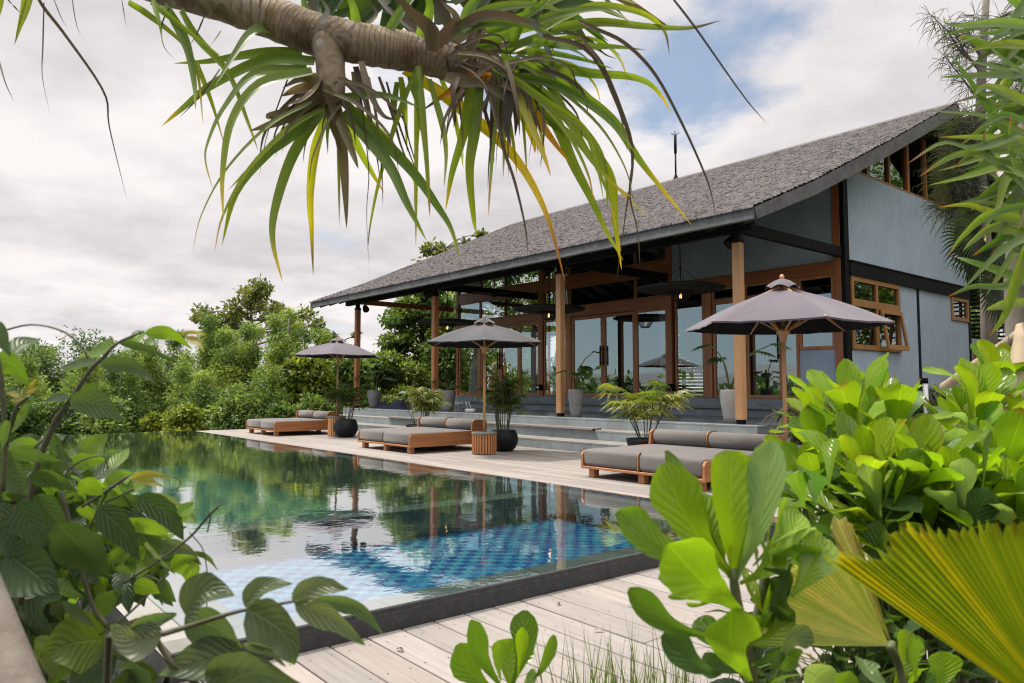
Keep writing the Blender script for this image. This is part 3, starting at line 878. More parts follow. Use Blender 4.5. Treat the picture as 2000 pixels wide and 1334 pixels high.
for z in (3.6, 4.7): b.box((XL - .01, YF + .2, z), (XL + .07, 23.4, z + .12))
part(b, 'rear_frame', M['merb_z'])
# columns
COLX = [-7.87, -12.845, -18.36, -23.33]; YC = 12.1
for i, x in enumerate(COLX):
    b = MB(); b.box((x - .165, YC, ZP + .085), (x, YC + .165, 4.17), .01)
    c = part(b, 'column', M['pine_z'] if i < 2 else M['teak_z'])
    b = MB(); b.box((x - .145, YC + .02, ZP - .002), (x - .02, YC + .145, ZP + .085)); sub(b, 'steel_shoe', M['black'], c)
    b = MB(); b.box((x - .14, YC + .02, 4.171), (x - .02, YC + .14, 4.30)); b.box((x - .17, YC - .004, 4.10), (x + .004, YC + .17, 4.171)); sub(b, 'steel_cap', M['black'], c)
b = MB(); b.box((-24.2, YC - .01, 4.302), (-7.6, YC + .14, 4.50)); b.box((-24.2, YC + .02, 4.50), (-7.6, YC + .1, 4.66)); part(b, 'eave_beam', M['black'])
for i, x in enumerate(COLX):
    b = MB(); b.box((x - .14, YC + .141, 4.31), (x - .03, YF + .0, 4.53 if i < 3 else 4.48)); part(b, 'tie_beam', M['merb_x'] if i == 3 else M['black'])
# ================================================================ furniture
def make_umbrella(name, x, y, rim, rad, ztop, zbase, rot, fab, label):
    root = empty(name, (x, y, zbase), 0, label, 'umbrella', 'round canvas parasols along the pool')
    zr = rim - zbase; zt = ztop - zbase - .17
    b = MB()
    n, m, q = 6, 10, 8
    vs, fs, idx = [], [], {}
    for k in range(n):
        for j in range(q):
            for i in range(m + 1):
                t = .10 + .90 * i / m
                a0 = rot + 2 * math.pi * k / n; a1 = rot + 2 * math.pi * (k + 1) / n; f = j / q
                p = Vector((math.cos(a0), math.sin(a0), 0)).lerp(Vector((math.cos(a1), math.sin(a1), 0)), f)
                sag = math.sin(math.pi * f)
                rr = rad * t
                z = zr + (zt - zr) * (1 - t) ** 1.0 + .045 * math.sin(math.pi * t) * (1 - .7 * sag) - .016 * sag * t * t
                w = .006 * math.sin(9 * f * math.pi + k) * t * math.sin(math.pi * f)
                scal = 1 - .018 * sag * t ** 6
                idx[k, j, i] = len(vs); vs.append((p.x * rr * scal, p.y * rr * scal, z + w))
    for k in range(n):
        for j in range(q):
            k2, j2 = (k, j + 1) if j + 1 < q else ((k + 1) % n, 0)
            for i in range(m): fs.append((idx[k, j, i], idx[k, j, i + 1], idx[k2, j2, i + 1], idx[k2, j2, i]))
    b.add(vs, fs, smooth=True)
    nv = len(vs)
    b.mi = 1
    b.add([(v[0] * .995, v[1] * .995, v[2] - .012) for v in vs], [f[::-1] for f in fs], smooth=True)
    b.mi = 0      # hem
    for k in range(n):
        for j in range(q):
            k2, j2 = (k, j + 1) if j + 1 < q else ((k + 1) % n, 0)
            a, c = vs[idx[k, j, m]], vs[idx[k2, j2, m]]
            b.add([a, c, (c[0] * .998, c[1] * .998, c[2] - .022), (a[0] * .998, a[1] * .998, a[2] - .022)], [(0, 1, 2, 3)])
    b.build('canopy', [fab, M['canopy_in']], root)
    b = MB()          # vent cap with lifted scallops
    vs, fs = [], []
    for k in range(n * 6):
        a = rot + 2 * math.pi * k / (n * 6); lift = abs(math.sin(a * 3 - rot * 3))
        for t, z in ((.02, .13), (.5, .085), (1.0, .0)):
            r = .215 * t
            vs.append((r * math.cos(a), r * math.sin(a), zt - .012 + z * 1.0 + (.04 * lift - .02) * t * t))
    for k in range(n * 6):
        k2 = (k + 1) % (n * 6)
        for i in range(2): fs.append((k * 3 + i, k * 3 + i + 1, k2 * 3 + i + 1, k2 * 3 + i))
    b.add(vs, fs, smooth=True); b.build('vent_cap', [fab], root)
    b = MB(); b.lathe([(.0, zt + .17), (.016, zt + .165), (.03, zt + .14), (.026, zt + .11), (.018, zt + .09)], 12); b.build('finial', M['pine_z'], root)
    b = MB(); b.tube([(0, 0, .0), (0, 0, zr * .5), (0, 0, zt + .1)], .026, 14); b.build('pole', M['pine_z'], root)
    hz = zr - .05
    b = MB(); b.lathe([(.027, hz - .16), (.045, hz - .15), (.042, hz - .12), (.05, hz - .115), (.05, hz - .07), (.085, hz - .05), (.09, hz), (.06, hz + .02), (.027, hz + .03)], 18); b.build('hub', M['pine_z'], root)
    for k in range(n):
        a = rot + 2 * math.pi * k / n; d = Vector((math.cos(a), math.sin(a), 0))
        b = MB()
        b.bar(d * .05 + Vector((0, 0, zt)), d * rad * .985 + Vector((0, 0, zr - .004)), .018, .028)
        b.bar(d * .07 + Vector((0, 0, hz - .01)), d * rad * .50 + Vector((0, 0, zr + (zt - zr) * .5 + .01)), .018, .024)
        b.build('rib', M['pine_z'], root)
    return root
UM = [(-18.72, 9.15), (-11.70, 8.92), (-5.13, 8.87)]
def slatted(x, y, h, r, label):
    root = empty('umbrella_stand', (x, y, 0), 0, label, 'umbrella base', 'slatted timber umbrella bases')
    b = MB(); n = 26
    for k in range(n):
        a = 2 * math.pi * k / n; Mx = Matrix.Translation((math.cos(a) * r, math.sin(a) * r, 0)) @ Matrix.Rotation(a, 4, 'Z')
        b.box((-.012, -.020, .012), (.012, .020, h - .04), .004, Mx)
    b.build('slats', M['pine_z'] if h > .5 else M['teak_z'], root)
    b = MB(); b.lathe([(.0, .0), (r - .03, .0), (r - .03, h - .045), (0, h - .045)], 24); b.build('core', M['pot_grey'], root)
    b = MB(); b.lathe([(.03, h - .04), (r + .015, h - .04), (r + .022, h - .03), (r + .022, h - .006), (r + .012, h), (.03, h), (.03, h - .04)], 30); b.build('top', M['pot_grey'], root)
    return root
hs = [.545, .44, .56]
bl = ['pale slatted drum around the pole of the farthest parasol', 'orange slatted drum around the pole of the middle parasol, beside a black round pot', 'slatted drum table mostly hidden by leaves under the nearest parasol']
for (x, y), h, l in zip(UM, hs, bl): slatted(x, y, h, .235 if h < .5 else .23, l)
ul = ['farthest parasol, faded purple grey canopy standing in front of the trees', 'middle parasol with the darkest charcoal canopy, standing in front of the glass doors', 'nearest parasol, the largest in view, faded mauve canopy with pale wooden ribs']
um = [(2.225, 1.25, 2.80), (2.215, 1.275, 2.80), (2.13, 1.31, 2.82)]
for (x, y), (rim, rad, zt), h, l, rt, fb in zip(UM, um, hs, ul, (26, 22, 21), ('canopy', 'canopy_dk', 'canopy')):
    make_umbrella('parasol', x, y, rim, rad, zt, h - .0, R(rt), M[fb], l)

def rounded(mb, x0, x1, prof, n=1, inset=.03):
    """cushion: rounded profile (y,z) swept along x with puffed ends"""
    k = len(prof); cyy = sum(p[0] for p in prof) / k; czz = sum(p[1] for p in prof) / k
    st = [(x0, .86), (x0 + inset * .35, .95), (x0 + inset, 1.0), (x1 - inset, 1.0), (x1 - inset * .35, .95), (x1, .86)]
    hh = [max(abs(p[0] - cyy) for p in prof), max(abs(p[1] - czz) for p in prof)]
    vs, fs = [], []
    for x, s_ in st:
        d = (1 - s_) * .16
        for y, z in prof:
            vs.append((x, y - math.copysign(min(abs(y - cyy), d), y - cyy), z - math.copysign(min(abs(z - czz), d * .9), z - czz)))
    for i in range(len(st) - 1):
        for j in range(k): fs.append((i * k + j, i * k + (j + 1) % k, (i + 1) * k + (j + 1) % k, (i + 1) * k + j))
    fs.append(tuple(range(k))[::-1]); fs.append(tuple(range((len(st) - 1) * k, len(st) * k)))
    mb.add(vs, fs, smooth=True)
def rrect(y0, y1, z0, z1, r, n=5):
    o = []
    for cy, cz, a0 in ((y1 - r, z1 - r, 0), (y0 + r, z1 - r, 90), (y0 + r, z0 + r, 180), (y1 - r, z0 + r, 270)):
        for i in range(n + 1):
            a = R(a0 + 90 * i / n); o.append((cy + r * math.cos(a), cz + r * math.sin(a)))
    return o
def make_daybed(x0, label, mid_rail=False):
    W_, Dp = 2.19, 1.92
    root = empty('daybed', (x0, 7.74, 0), 0, label, 'daybed', 'double poolside daybeds')
    b = MB()
    b.box((.03, .02, .125), (W_ - .03, Dp, .165), .008)
    b.box((.03, .0, .128), (W_ - .03, .03, .165), .006)
    # side panels with rounded shoulders, rising at the back
    for xs in (0.0, W_ - .035):
        pr = [(.0, .125), (Dp + .02, .125), (Dp + .02, .60), (Dp - .02, .64), (Dp - .30, .64), (Dp - .36, .60), (Dp - .38, .41), (.07, .385), (.025, .37), (.0, .33)]
        b.prism(pr, 'x', xs, xs + .035)
    b.box((.04, Dp - .02, .16), (W_ - .04, Dp + .015, .58), .008)
    b.build('frame', M['teak_y'], root)
    for lx in (.10, W_ / 2 - .05, W_ - .20):
        for ly in (.06, Dp - .18):
            bb = MB(); bb.box((lx, ly, 0.001), (lx + .11, ly + .11, .125), .006); bb.build('leg', M['teak_z'], root)
    h = W_ / 2
    for a, c in ((.04, h - .008), (h + .008, W_ - .04)):
        bb = MB(); rounded(bb, a, c, rrect(.012, Dp - .06, .168, .41, .06)); bb.build('mattress', M['cushion'], root)
        bb = MB(); rounded(bb, a + .0, c - .0, rrect(Dp - .33, Dp - .03, .412, .645, .10, 6), inset=.02); bb.build('bolster', M['cushion'], root)
    bb = MB()
    for xx in ((h - .007,) if not mid_rail else (h - .007,)):
        pr = rrect(Dp - .345, Dp - .015, .40, .662, .11, 6)
        vs = [(xx, y, z) for y, z in pr] + [(xx + .014, y, z) for y, z in pr]; k = len(pr)
        bb.add(vs, [(i, (i + 1) % k, (i + 1) % k + k, i + k) for i in range(k)] + [tuple(range(k))[::-1], tuple(range(k, 2 * k))])
    bb.build('divider_hoop', M['amber_y'], root)
    if mid_rail:
        bb = MB(); pr = rrect(-.004, .10, .13, .425, .06, 6)
        vs = [(h - .007, y, z) for y, z in pr] + [(h + .007, y, z) for y, z in pr]; k = len(pr)
        bb.add(vs, [(i, (i + 1) % k, (i + 1) % k + k, i + k) for i in range(k)] + [tuple(range(k))[::-1], tuple(range(k, 2 * k))])
        bb.build('divider_strip', M['amber_y'], root)
    return root
make_daybed(-21.82, 'farthest daybed, double with grey cushions, at the far left end of the deck')
make_daybed(-14.80, 'middle double daybed with taupe cushions and a bare orange wood side facing the camera')
make_daybed(-7.78, 'nearest double daybed, its right half hidden behind broad green leaves', True)

# ---------------------------------------------------------------- pots
def round_pot(x, y, r, h, label):
    root = empty('round_pot', (x, y, 0), 0, label, 'plant pot', 'round black ceramic pots')
    b = MB(); b.lathe([(0, 0), (r * .55, 0), (r * .80, h * .14), (r * .97, h * .38), (r, h * .55), (r * .95, h * .76), (r * .82, h * .96), (r * .80, h), (r * .74, h), (r * .74, h * .9), (0, h * .9)], 36); b.build('body', M['pot_black'], root)
    b = MB(); b.lathe([(0, h * .905), (r * .73, h * .905)], 20); b.build('soil', M['soil'], root)
    return root
def bowl(x, y, r, h, label):
    root = empty('planter_bowl', (x, y, 0), 0, label, 'planter', 'low dark planter bowls')
    b = MB(); b.lathe([(0, 0), (r * .62, 0), (r * .85, h * .5), (r * .98, h * .9), (r, h), (r * .9, h), (r * .88, h * .9), (0, h * .9)], 36); b.build('body', M['pot_black'], root)
    b = MB(); b.lathe([(0, h * .905), (r * .87, h * .905)], 20); b.build('soil', M['soil'], root)
def tall_pot(x, y, r, h, mat, label):
    root = empty('tall_pot', (x, y, ZP), 0, label, 'plant pot', 'tall concrete pots beside the columns')
    b = MB(); b.lathe([(0, 0), (r * .62, 0), (r * .72, h * .2), (r * .92, h * .6), (r, h * .82), (r * .97, h * .98), (r * .94, h), (r * .85, h), (r * .85, h * .92), (0, h * .92)], 32); b.build('body', mat, root)
    b = MB(); b.lathe([(0, h * .925), (r * .84, h * .925)], 20); b.build('soil', M['soil'], root)
PA = (-18.12, 9.12); PB = (-12.0, 9.66)
round_pot(PA[0], PA[1], .325, .48, 'round black pot beside the farthest daybed')
round_pot(PB[0], PB[1], .31, .44, 'round black pot beside the slatted drum of the middle parasol')
bowl(-16.2, 10.25, .36, .375, 'low dark bowl behind the left end of the middle daybed')
bowl(-8.62, 10.22, .36, .41, 'low dark bowl behind the left end of the nearest daybed')
TP = [(-23.0, 12.65, .25, .62), (-18.05, 12.40, .23, .63), (-12.42, 12.20, .19, .66), (-8.40, 12.50, .20, .66)]
for (x, y, r, h), m_, l in zip(TP, ('pot_grey', 'pot_grey', 'pot_grey', 'pot_pale'), ('tall grey pot at the far left end of the terrace, beside a navy cloth', 'tall grey pot beside the second column from the left, next to the drone', 'slim grey pot to the right of the third column', 'pale concrete pot tucked behind the nearest column')):
    tall_pot(x, y, r, h, M[m_], l)

# ---------------------------------------------------------------- pendant lamps, fan, spotlights
def pendant(x, y, z, r, label):
    root = empty('pendant_lamp', (x, y, z), 0, label, 'pendant lamp', 'wide black woven pendant lamps under the eaves')
    b = MB(); b.lathe([(.22, .05), (r * .55, .075), (r * .9, .055), (r, .02), (r * .97, -.02), (r * .8, -.05), (.45, -.06), (.22, -.02), (.22, .05)], 48); b.build('disc_shade', M['weave'], root)
    b = MB()
    for k in range(20):
        a = 2 * math.pi * k / 20; d = Vector((math.cos(a), math.sin(a), 0))
        b.bar(d * .30 + Vector((0, 0, -.05)), d * .13 + Vector((0, 0, -.30)), .012)
    b.lathe([(.13, -.31), (.14, -.30), (.13, -.29), (.12, -.30), (.13, -.31)], 20); b.lathe([(.30, -.06), (.31, -.05), (.30, -.04)], 20)
    b.build('cage', M['weave'], root)
    b = MB(); b.lathe([(0, -.235), (.022, -.225), (.032, -.19), (.02, -.15), (.012, -.12)], 12); b.build('bulb', M['bulb'], root)
    top_ = rz(y) - .3 - z
    b = MB(); b.tube([(0, 0, -.12), (0, 0, top_)], .012, 6)
    for k in range(4):
        a = 2 * math.pi * k / 4 + .4; b.tube([(0, 0, .55), (math.cos(a) * r * .5, math.sin(a) * r * .5, .07)], .006, 5)
    b.build('hanging_rod', M['black'], root)
pendant(-10.86, 14.2, 3.70, 1.06, 'pendant lamp nearest the camera, hanging left of the nearest column')
pendant(-15.55, 14.2, 3.60, 1.06, 'middle pendant lamp, hanging behind the third column')
pendant(-20.75, 14.2, 3.58, 1.05, 'farthest pendant lamp, seen against the trees above the middle parasol')
fan = empty('ceiling_fan', (-17.35, 13.6, 4.18), 0, 'dark ceiling fan with three thin blades under the eaves', 'ceiling fan')
b = MB(); b.lathe([(0, -.10), (.07, -.09), (.10, -.02), (.08, .06), (.03, .14), (0, .15)], 16); b.build('motor', M['black'], fan)
b = MB(); b.tube([(0, 0, .1), (0, 0, rz(13.6) - .3 - 4.18)], .014, 8); b.build('rod', M['black'], fan)
for k in range(3):
    b = MB(); Mx = Matrix.Rotation(R(28 + 120 * k), 4, 'Z') @ Matrix.Rotation(R(9), 4, 'X'); b.box((.08, -.055, -.006), (.74, .055, .006), .003, Mx); b.build('blade', M['dark_wood'], fan)
def spotlight(px, py, y, label, aim):
    p = ony(px, py, y)
    root = empty('spotlight', p, 0, label, 'spotlight', 'black spotlights fixed to the columns')
    b = MB(); q = Vector(aim).normalized().to_track_quat('Z', 'Y').to_matrix().to_4x4()
    vs = []
    tmp = MB(); tmp.lathe([(0, -.13), (.075, -.13), (.085, -.11), (.115, .10), (.115, .13), (.10, .13), (.09, .10), (0, .095)], 16)
    b.add([q @ Vector(v) for v in tmp.v], tmp.f, smooth=True); b.build('housing', M['black'], root)
    b = MB(); b.tube([(0, 0, 0), (-.02, .04, .12), (-.05, .06, .20)], .014, 6); b.build('bracket', M['black'], root)
spotlight(714, 602, 12.25, 'black spotlight on the farthest column', (.9, -.3, -.55))
spotlight(838, 573, 12.2, 'black spotlight on the left of the second column from the left', (-.8, -.3, -.6))
spotlight(1072, 527, 12.2, 'black spotlight at the top of the third column from the left', (-.7, -.5, -.5))
spotlight(1430, 470, 12.3, 'black spotlight behind the top of the nearest column', (-.3, -.5, -.7))
# lightning rod on the ridge
p = ony(1320, 350, YR)
lrod = empty('lightning_rod', (p.x, YR, ZR), 0, 'slender grey lightning rod standing on the roof ridge', 'lightning rod')
b = MB(); b.lathe([(.10, .02), (.06, .12), (.035, .2)], 12); b.tube([(0, 0, .1), (0, 0, .95)], .032, 8); b.build('mast', M['black'], lrod)
b = MB(); b.tube([(0, 0, .95), (0, 0, 1.62)], .05, 8)
for k in range(6):
    a = k * math.pi / 3; b.tube([(0, 0, 1.6), (math.cos(a) * .16, math.sin(a) * .16, 1.68)], .008, 4)
b.tube([(0, 0, 1.6), (0, 0, 1.78)], .01, 5)
b.build('terminal', M['black'], lrod)

# ---------------------------------------------------------------- small things on the terrace
p = onz(893, 802, ZP)
dr = empty('drone', (p.x, p.y, ZP), R(35), 'white quadcopter drone standing on the terrace floor', 'drone')
b = MB(); b.box((-.10, -.07, .17), (.10, .07, .25), .03)
for sx in (-1, 1):
    for sy in (-1, 1):
        b.bar((sx * .05, sy * .04, .22), (sx * .24, sy * .22, .235), .045, .035); b.lathe([(0, .21), (.035, .21), (.035, .27), (0, .275)], 10, (sx * .24, sy * .22, 0))
b.build('body', M['white'], dr)
for sy in (-1, 1):
    b = MB(); b.tube([(-.07, sy * .07, .18), (-.10, sy * .15, .01), (.10, sy * .15, .01), (.07, sy * .07, .18)], .012, 6); b.build('landing_gear', M['white'], dr)
for sx in (-1, 1):
    for sy in (-1, 1):
        b = MB(); Mx = Matrix.Translation((sx * .24, sy * .22, .283)) @ Matrix.Rotation(R(40 * sx + 25 * sy), 4, 'Z'); b.box((-.17, -.012, -.002), (.17, .012, .002), 0, Mx); b.build('propeller', M['white'], dr)
b = MB(); b.box((.03, -.03, .09), (.09, .03, .16), .012); b.build('camera', M['pot_grey'], dr)
p = onz(919, 805, ZP)
rc = empty('remote_control', (p.x, p.y, ZP), R(35), 'white remote controller lying beside the drone', 'remote control')
b = MB(); b.box((-.15, -.10, 0.002), (.15, .10, .10), .035); b.build('body', M['white'], rc)
b = MB(); b.tube([(-.10, .06, .09), (-.17, .06, .30)], .012, 6); b.tube([(.0, .06, .09), (-.08, .06, .30)], .012, 6); b.build('antenna', M['white'], rc)
# crumpled navy cloth at the far end of the terrace
b = MB(); NXc, NYc = 44, 16; vs = []; fs = []
p0, p1 = onz(722, 797, ZP), onz(776, 800, ZP)
for i in range(NXc + 1):
    for j in range(NYc + 1):
        u, v = i / NXc, j / NYc
        h = .10 + .13 * math.exp(-((u - .10) / .09) ** 2) + .20 * math.exp(-((u - .72) / .20) ** 2) - .05 * math.exp(-((u - .32) / .12) ** 2)
        h *= math.sin(math.pi * v) ** .5 if 0 < v < 1 else 0
        h *= min(1, u * 9, (1 - u) * 9); h += .02 * noise.noise(Vector((u * 14, v * 7, 3))) * (1 if .05 < v < .95 else 0)
        q = p0.lerp(p1, u); vs.append((q.x, q.y + .1 + .55 * v, ZP + .004 + max(0, h)))
for i in range(NXc):
    for j in range(NYc): fs.append((i * (NYc + 1) + j, (i + 1) * (NYc + 1) + j, (i + 1) * (NYc + 1) + j + 1, i * (NYc + 1) + j + 1))
b.add(vs, fs, smooth=True); tag(b.build('folded_cloth', M['navy']), 'crumpled navy blue cloth lying at the left end of the terrace', 'cloth')
# little black step lights
for px, py, l in ((1052, 787, 'tiny black step light on the stone riser near the middle potted palm'), (1036, 738, None)):
    if l:
        p = ony(px, py, 16.0); b = MB(); b.box((p.x - .09, 15.93, p.z - .03), (p.x + .09, 15.995, p.z + .03), .01); tag(b.build('step_light', M['black']), l, 'light fixture')
for px, py, l in ((1056, 757, 'black box light fixed low on the post right of the white turned column'), (1312, 757, 'black box light fixed low on the post right of the tall centre doors')):
    p = ony(px, py, YF - .05); root = empty('box_light', (p.x, YF - .036, p.z), 0, l, 'wall light', 'black box lights low on the door posts')
    b = MB(); b.box((-.10, -.16, -.09), (.10, -.001, .10), .012); b.build('housing', M['black'], root)
    b = MB(); b.box((-.07, -.165, -.05), (.07, -.161, .05)); b.build('lens', M['glass_dk'], root)
# path lights in the bed by the gable
for px, py, l in ((1808, 772, 'white stake path light, left of two in the dark shrubs'), (1853, 775, 'white stake path light, right of two in the dark shrubs')):
    p = at(px, py, 13.6)
    root = empty('path_light', (p.x, p.y, .1), 0, l, 'path light', 'white path lights by the gable wall')
    b = MB(); b.tube([(0, 0, 0), (0, 0, p.z - .1 + .22)], .045, 10); b.build('stake', M['white'], root)
    b = MB(); b.tube([(0, 0, p.z - .1 + .221), (0, 0, p.z - .1 + .32)], .05, 10); b.build('lamp_head', M['black'], root)

# ---------------------------------------------------------------- things behind the glass
def curtain(x0, x1, z0, z1, y, tie, label, amp=.05):
    b = MB(); NXc, NZc = 60, 26; vs = []; fs = []
    for i in range(NXc + 1):
        for k in range(NZc + 1):
            u, v = i / NXc, k / NZc; z = z0 + (z1 - z0) * v
            wdt = 1.0
            if tie: wdt = .22 + .78 * min(1, abs(z - tie) / (1.0 if z < tie else 1.7)) ** .75
            x = (x0 + x1) / 2 + (u - .5) * (x1 - x0) * wdt
            vs.append((x, y + amp * math.sin(u * 9 * 2 * math.pi + .7 * math.sin(v * 3)) * (.6 + .4 * wdt), z))
    for i in range(NXc):
        for k in range(NZc): fs.append((i * (NZc + 1) + k, (i + 1) * (NZc + 1) + k, (i + 1) * (NZc + 1) + k + 1, i * (NZc + 1) + k + 1))
    b.add(vs, fs, smooth=True); tag(b.build('curtain', M['curtain']), label, 'curtain', 'pale sheer curtains behind the glass')
curtain(-22.75, -21.85, ZF, 6.0, YF + .3, 2.75, 'sheer curtain tied at its waist behind the leftmost glass panel')
curtain(-18.02, -17.2, ZF, 6.0, YF + .3, 2.9, 'sheer curtain tied back beside the third column from the left')
curtain(-13.45, -12.98, ZF, 6.2, YF + .3, None, 'sheer curtain hanging straight behind the right edge of the centre glass')
curtain(-9.42, -9.08, ZF, 4.2, YF + .35, None, 'narrow sheer curtain behind the glass beside the nearest parasol pole')
p = ony(1044, 774, 17.0)
b = MB(); pr = [(0, 0), (.16, 0), (.16, .08), (.09, .14), (.12, .3), (.17, .42), (.10, .55), (.13, .7), (.14, 1.0), (.08, 1.1), (.15, 1.25), (.08, 1.38), (.17, 1.55), (.08, 1.72), (.15, 1.9), (.09, 2.05), (.13, 2.2), (.08, 2.4), (.10, 2.9), (0, 2.92)]
b.lathe(pr, 20, (p.x, 17.0, ZF)); tag(b.build('turned_column', M['white']), 'white turned wooden column standing inside the glass doors', 'ornament')
p = ony(960, 745, 18.2)
dk = empty('desk', (p.x, 18.2, ZF), 0, 'pale wooden desk standing inside behind the left glass doors', 'desk')
b = MB(); b.box((-.75, -.3, .74), (.75, .3, .78), .006); b.build('top', M['pine_z'], dk)
for a in ((-.70, -.26), (-.70, .22), (.66, .22)):
    b = MB(); b.box((a[0], a[1], .0), (a[0] + .05, a[1] + .05, .739)); b.build('leg', M['pine_z'], dk)
b = MB(); b.box((.2, -.29, .05), (.72, .2, .738), .005); b.build('drawer_unit', M['pine_z'], dk)
lm = empty('table_lamp', (p.x + .3, 18.2, ZF + .782), 0, 'round cream paper lamp standing on the desk', 'lamp')
b = MB(); b.lathe([(0, .10), (.10, .12), (.19, .22), (.21, .32), (.19, .42), (.11, .52), (0, .54)], 20); b.build('lamp_shade', M['cream'], lm)
b = MB(); b.lathe([(0, 0), (.08, 0), (.08, .02), (.02, .03), (.02, .11), (0, .11)], 12); b.build('base', M['black'], lm)
ch = empty('desk_chair', (p.x - .25, 17.62, ZF), 0, 'light wooden chair in front of the desk behind the glass', 'chair')
b = MB(); b.box((-.22, -.21, .42), (.22, .21, .46), .01); b.build('seat', M['pine_z'], ch)
b = MB(); b.box((-.21, -.22, .70), (.21, -.19, .80), .008); b.box((-.21, -.22, .56), (.21, -.195, .60), .006); b.build('backrest', M['pine_z'], ch)
for sx, sy, hh in ((-.2, -.2, .80), (.2, -.2, .80), (-.2, .18, .419), (.2, .18, .419)):
    b = MB(); b.tube([(sx, sy, 0), (sx, sy, hh)], .016, 8); b.build('leg', M['pine_z'], ch)
br = empty('bar_counter', (-10.15, 18.6, ZF), 0, 'black marble bar counter with pale veins behind the right glass doors', 'bar counter')
b = MB(); b.box((-.9, 0, 0), (1.3, .7, 1.02), .005); b.build('front', M['marble'], br)
b = MB(); b.box((-.93, -.04, 1.021), (1.33, .74, 1.06), .006); b.build('top', M['black'], br)
p = ony(1230, 730, 18.5)
tb = empty('dining_table', (p.x - .9, 18.4, ZF), 0, 'low round table with a white flower inside the centre doors', 'table')
b = MB(); b.lathe([(0, .70), (.6, .70), (.6, .74), (0, .74)], 28); b.build('top', M['teak_x'], tb)
for k in range(3):
    a = k * 2.1; b = MB(); b.bar((math.cos(a) * .45, math.sin(a) * .45, 0), (math.cos(a) * .12, math.sin(a) * .12, .70), .05); b.build('leg', M['white'], tb)
# ================================================================ vegetation helpers
def crom(P, n):
    P = [Vector(p) for p in P]
    if len(P) == 2: return [P[0].lerp(P[1], i / n) for i in range(n + 1)]
    Q = [P[0] * 2 - P[1]] + P + [P[-1] * 2 - P[-2]]; m = len(P) - 1; out = []
    for i in range(n + 1):
        t = i / n * m; k = min(int(t), m - 1); f = t - k
        a, b_, c, d = Q[k], Q[k + 1], Q[k + 2], Q[k + 3]
        out.append(.5 * ((2 * b_) + (c - a) * f + (2 * a - 5 * b_ + 4 * c - d) * f * f + (3 * b_ - a - 3 * c + d) * f ** 3))
    return out
def prof_ovate(t):   return max(.0, (math.sin(math.pi * min(1, t) ** .72)) ** .85) * (1 - .25 * t) * 1.12 if t < 1 else 0.0
def prof_obov(t):    return max(.0, min(1.0, .11 + .92 * (t / .72) ** 1.55) if t < .72 else math.sqrt(max(0, 1 - ((t - .72) / .285) ** 2.4)))
def prof_strap(t):   return (.75 + .25 * min(1, t * 5)) * (1 - max(0, t - .25) / .75) ** .75 if t < 1 else 0.0
def prof_lance(t):   return math.sin(math.pi * t ** .8) ** .9 if 0 < t < 1 else 0.0
def mixc3(a, b, f): return tuple(x + (y - x) * f for x, y in zip(a, b))
def blade(mb, pts, width, normal, prof, c0, c1=None, n=10, fold=.12, wave=0.0, seed=0, na=2, edge=None, tipcol=None, tipfrom=.82, twist=0.0, cup=0.0, stripe=None, rag=0.0):
    """leaf surface along a centre line; width = full width, normal = the way the blade faces"""
    L = crom(pts, n); vs, cc, uv, fs = [], [], [], []
    c1 = c1 or c0; N0 = Vector(normal).normalized(); rr = random.Random(seed)
    ph = rr.uniform(0, 6)
    for i, p in enumerate(L):
        t = i / n
        T = (L[min(i + 1, n)] - L[max(i - 1, 0)]).normalized()
        S = T.cross(N0)
        S = S.normalized() if S.length > 1e-5 else Vector((1, 0, 0))
        if twist: S = Matrix.Rotation(twist * t, 3, T) @ S
        Np = S.cross(T)
        w = width * .5 * max(prof(t), .012) * (1 + rag * (noise.noise(Vector((t * 7, seed * 1.7, ph)))))
        col = mixc3(c0, c1, t)
        if tipcol and t > tipfrom: col = mixc3(col, tipcol, min(1, (t - tipfrom) / max(.01, 1 - tipfrom) * 1.6))
        for k in range(-na, na + 1):
            v = k / na
            h = fold * abs(v) * w + cup * v * v * w + wave * width * math.sin(t * 9 + ph + v * 1.7) * abs(v) * (.4 + t)
            vs.append(p + S * v * w + Np * h)
            cl = col
            if stripe and abs(v) > .6: cl = mixc3(col, stripe, .8)
            if edge and abs(v) > .8: cl = mixc3(col, edge, .6)
            cc.append(cl); uv.append((t, v, 0))
    m = 2 * na + 1
    for i in range(n):
        for k in range(m - 1): fs.append((i * m + k, i * m + k + 1, (i + 1) * m + k + 1, (i + 1) * m + k))
    mb.add(vs, fs, cc, uv, smooth=True)
def jitc(c, rr, a=.15):
    s = 1 + rr.uniform(-a, a); return tuple(max(.002, x * s * (1 + rr.uniform(-a, a) * .5)) for x in c)

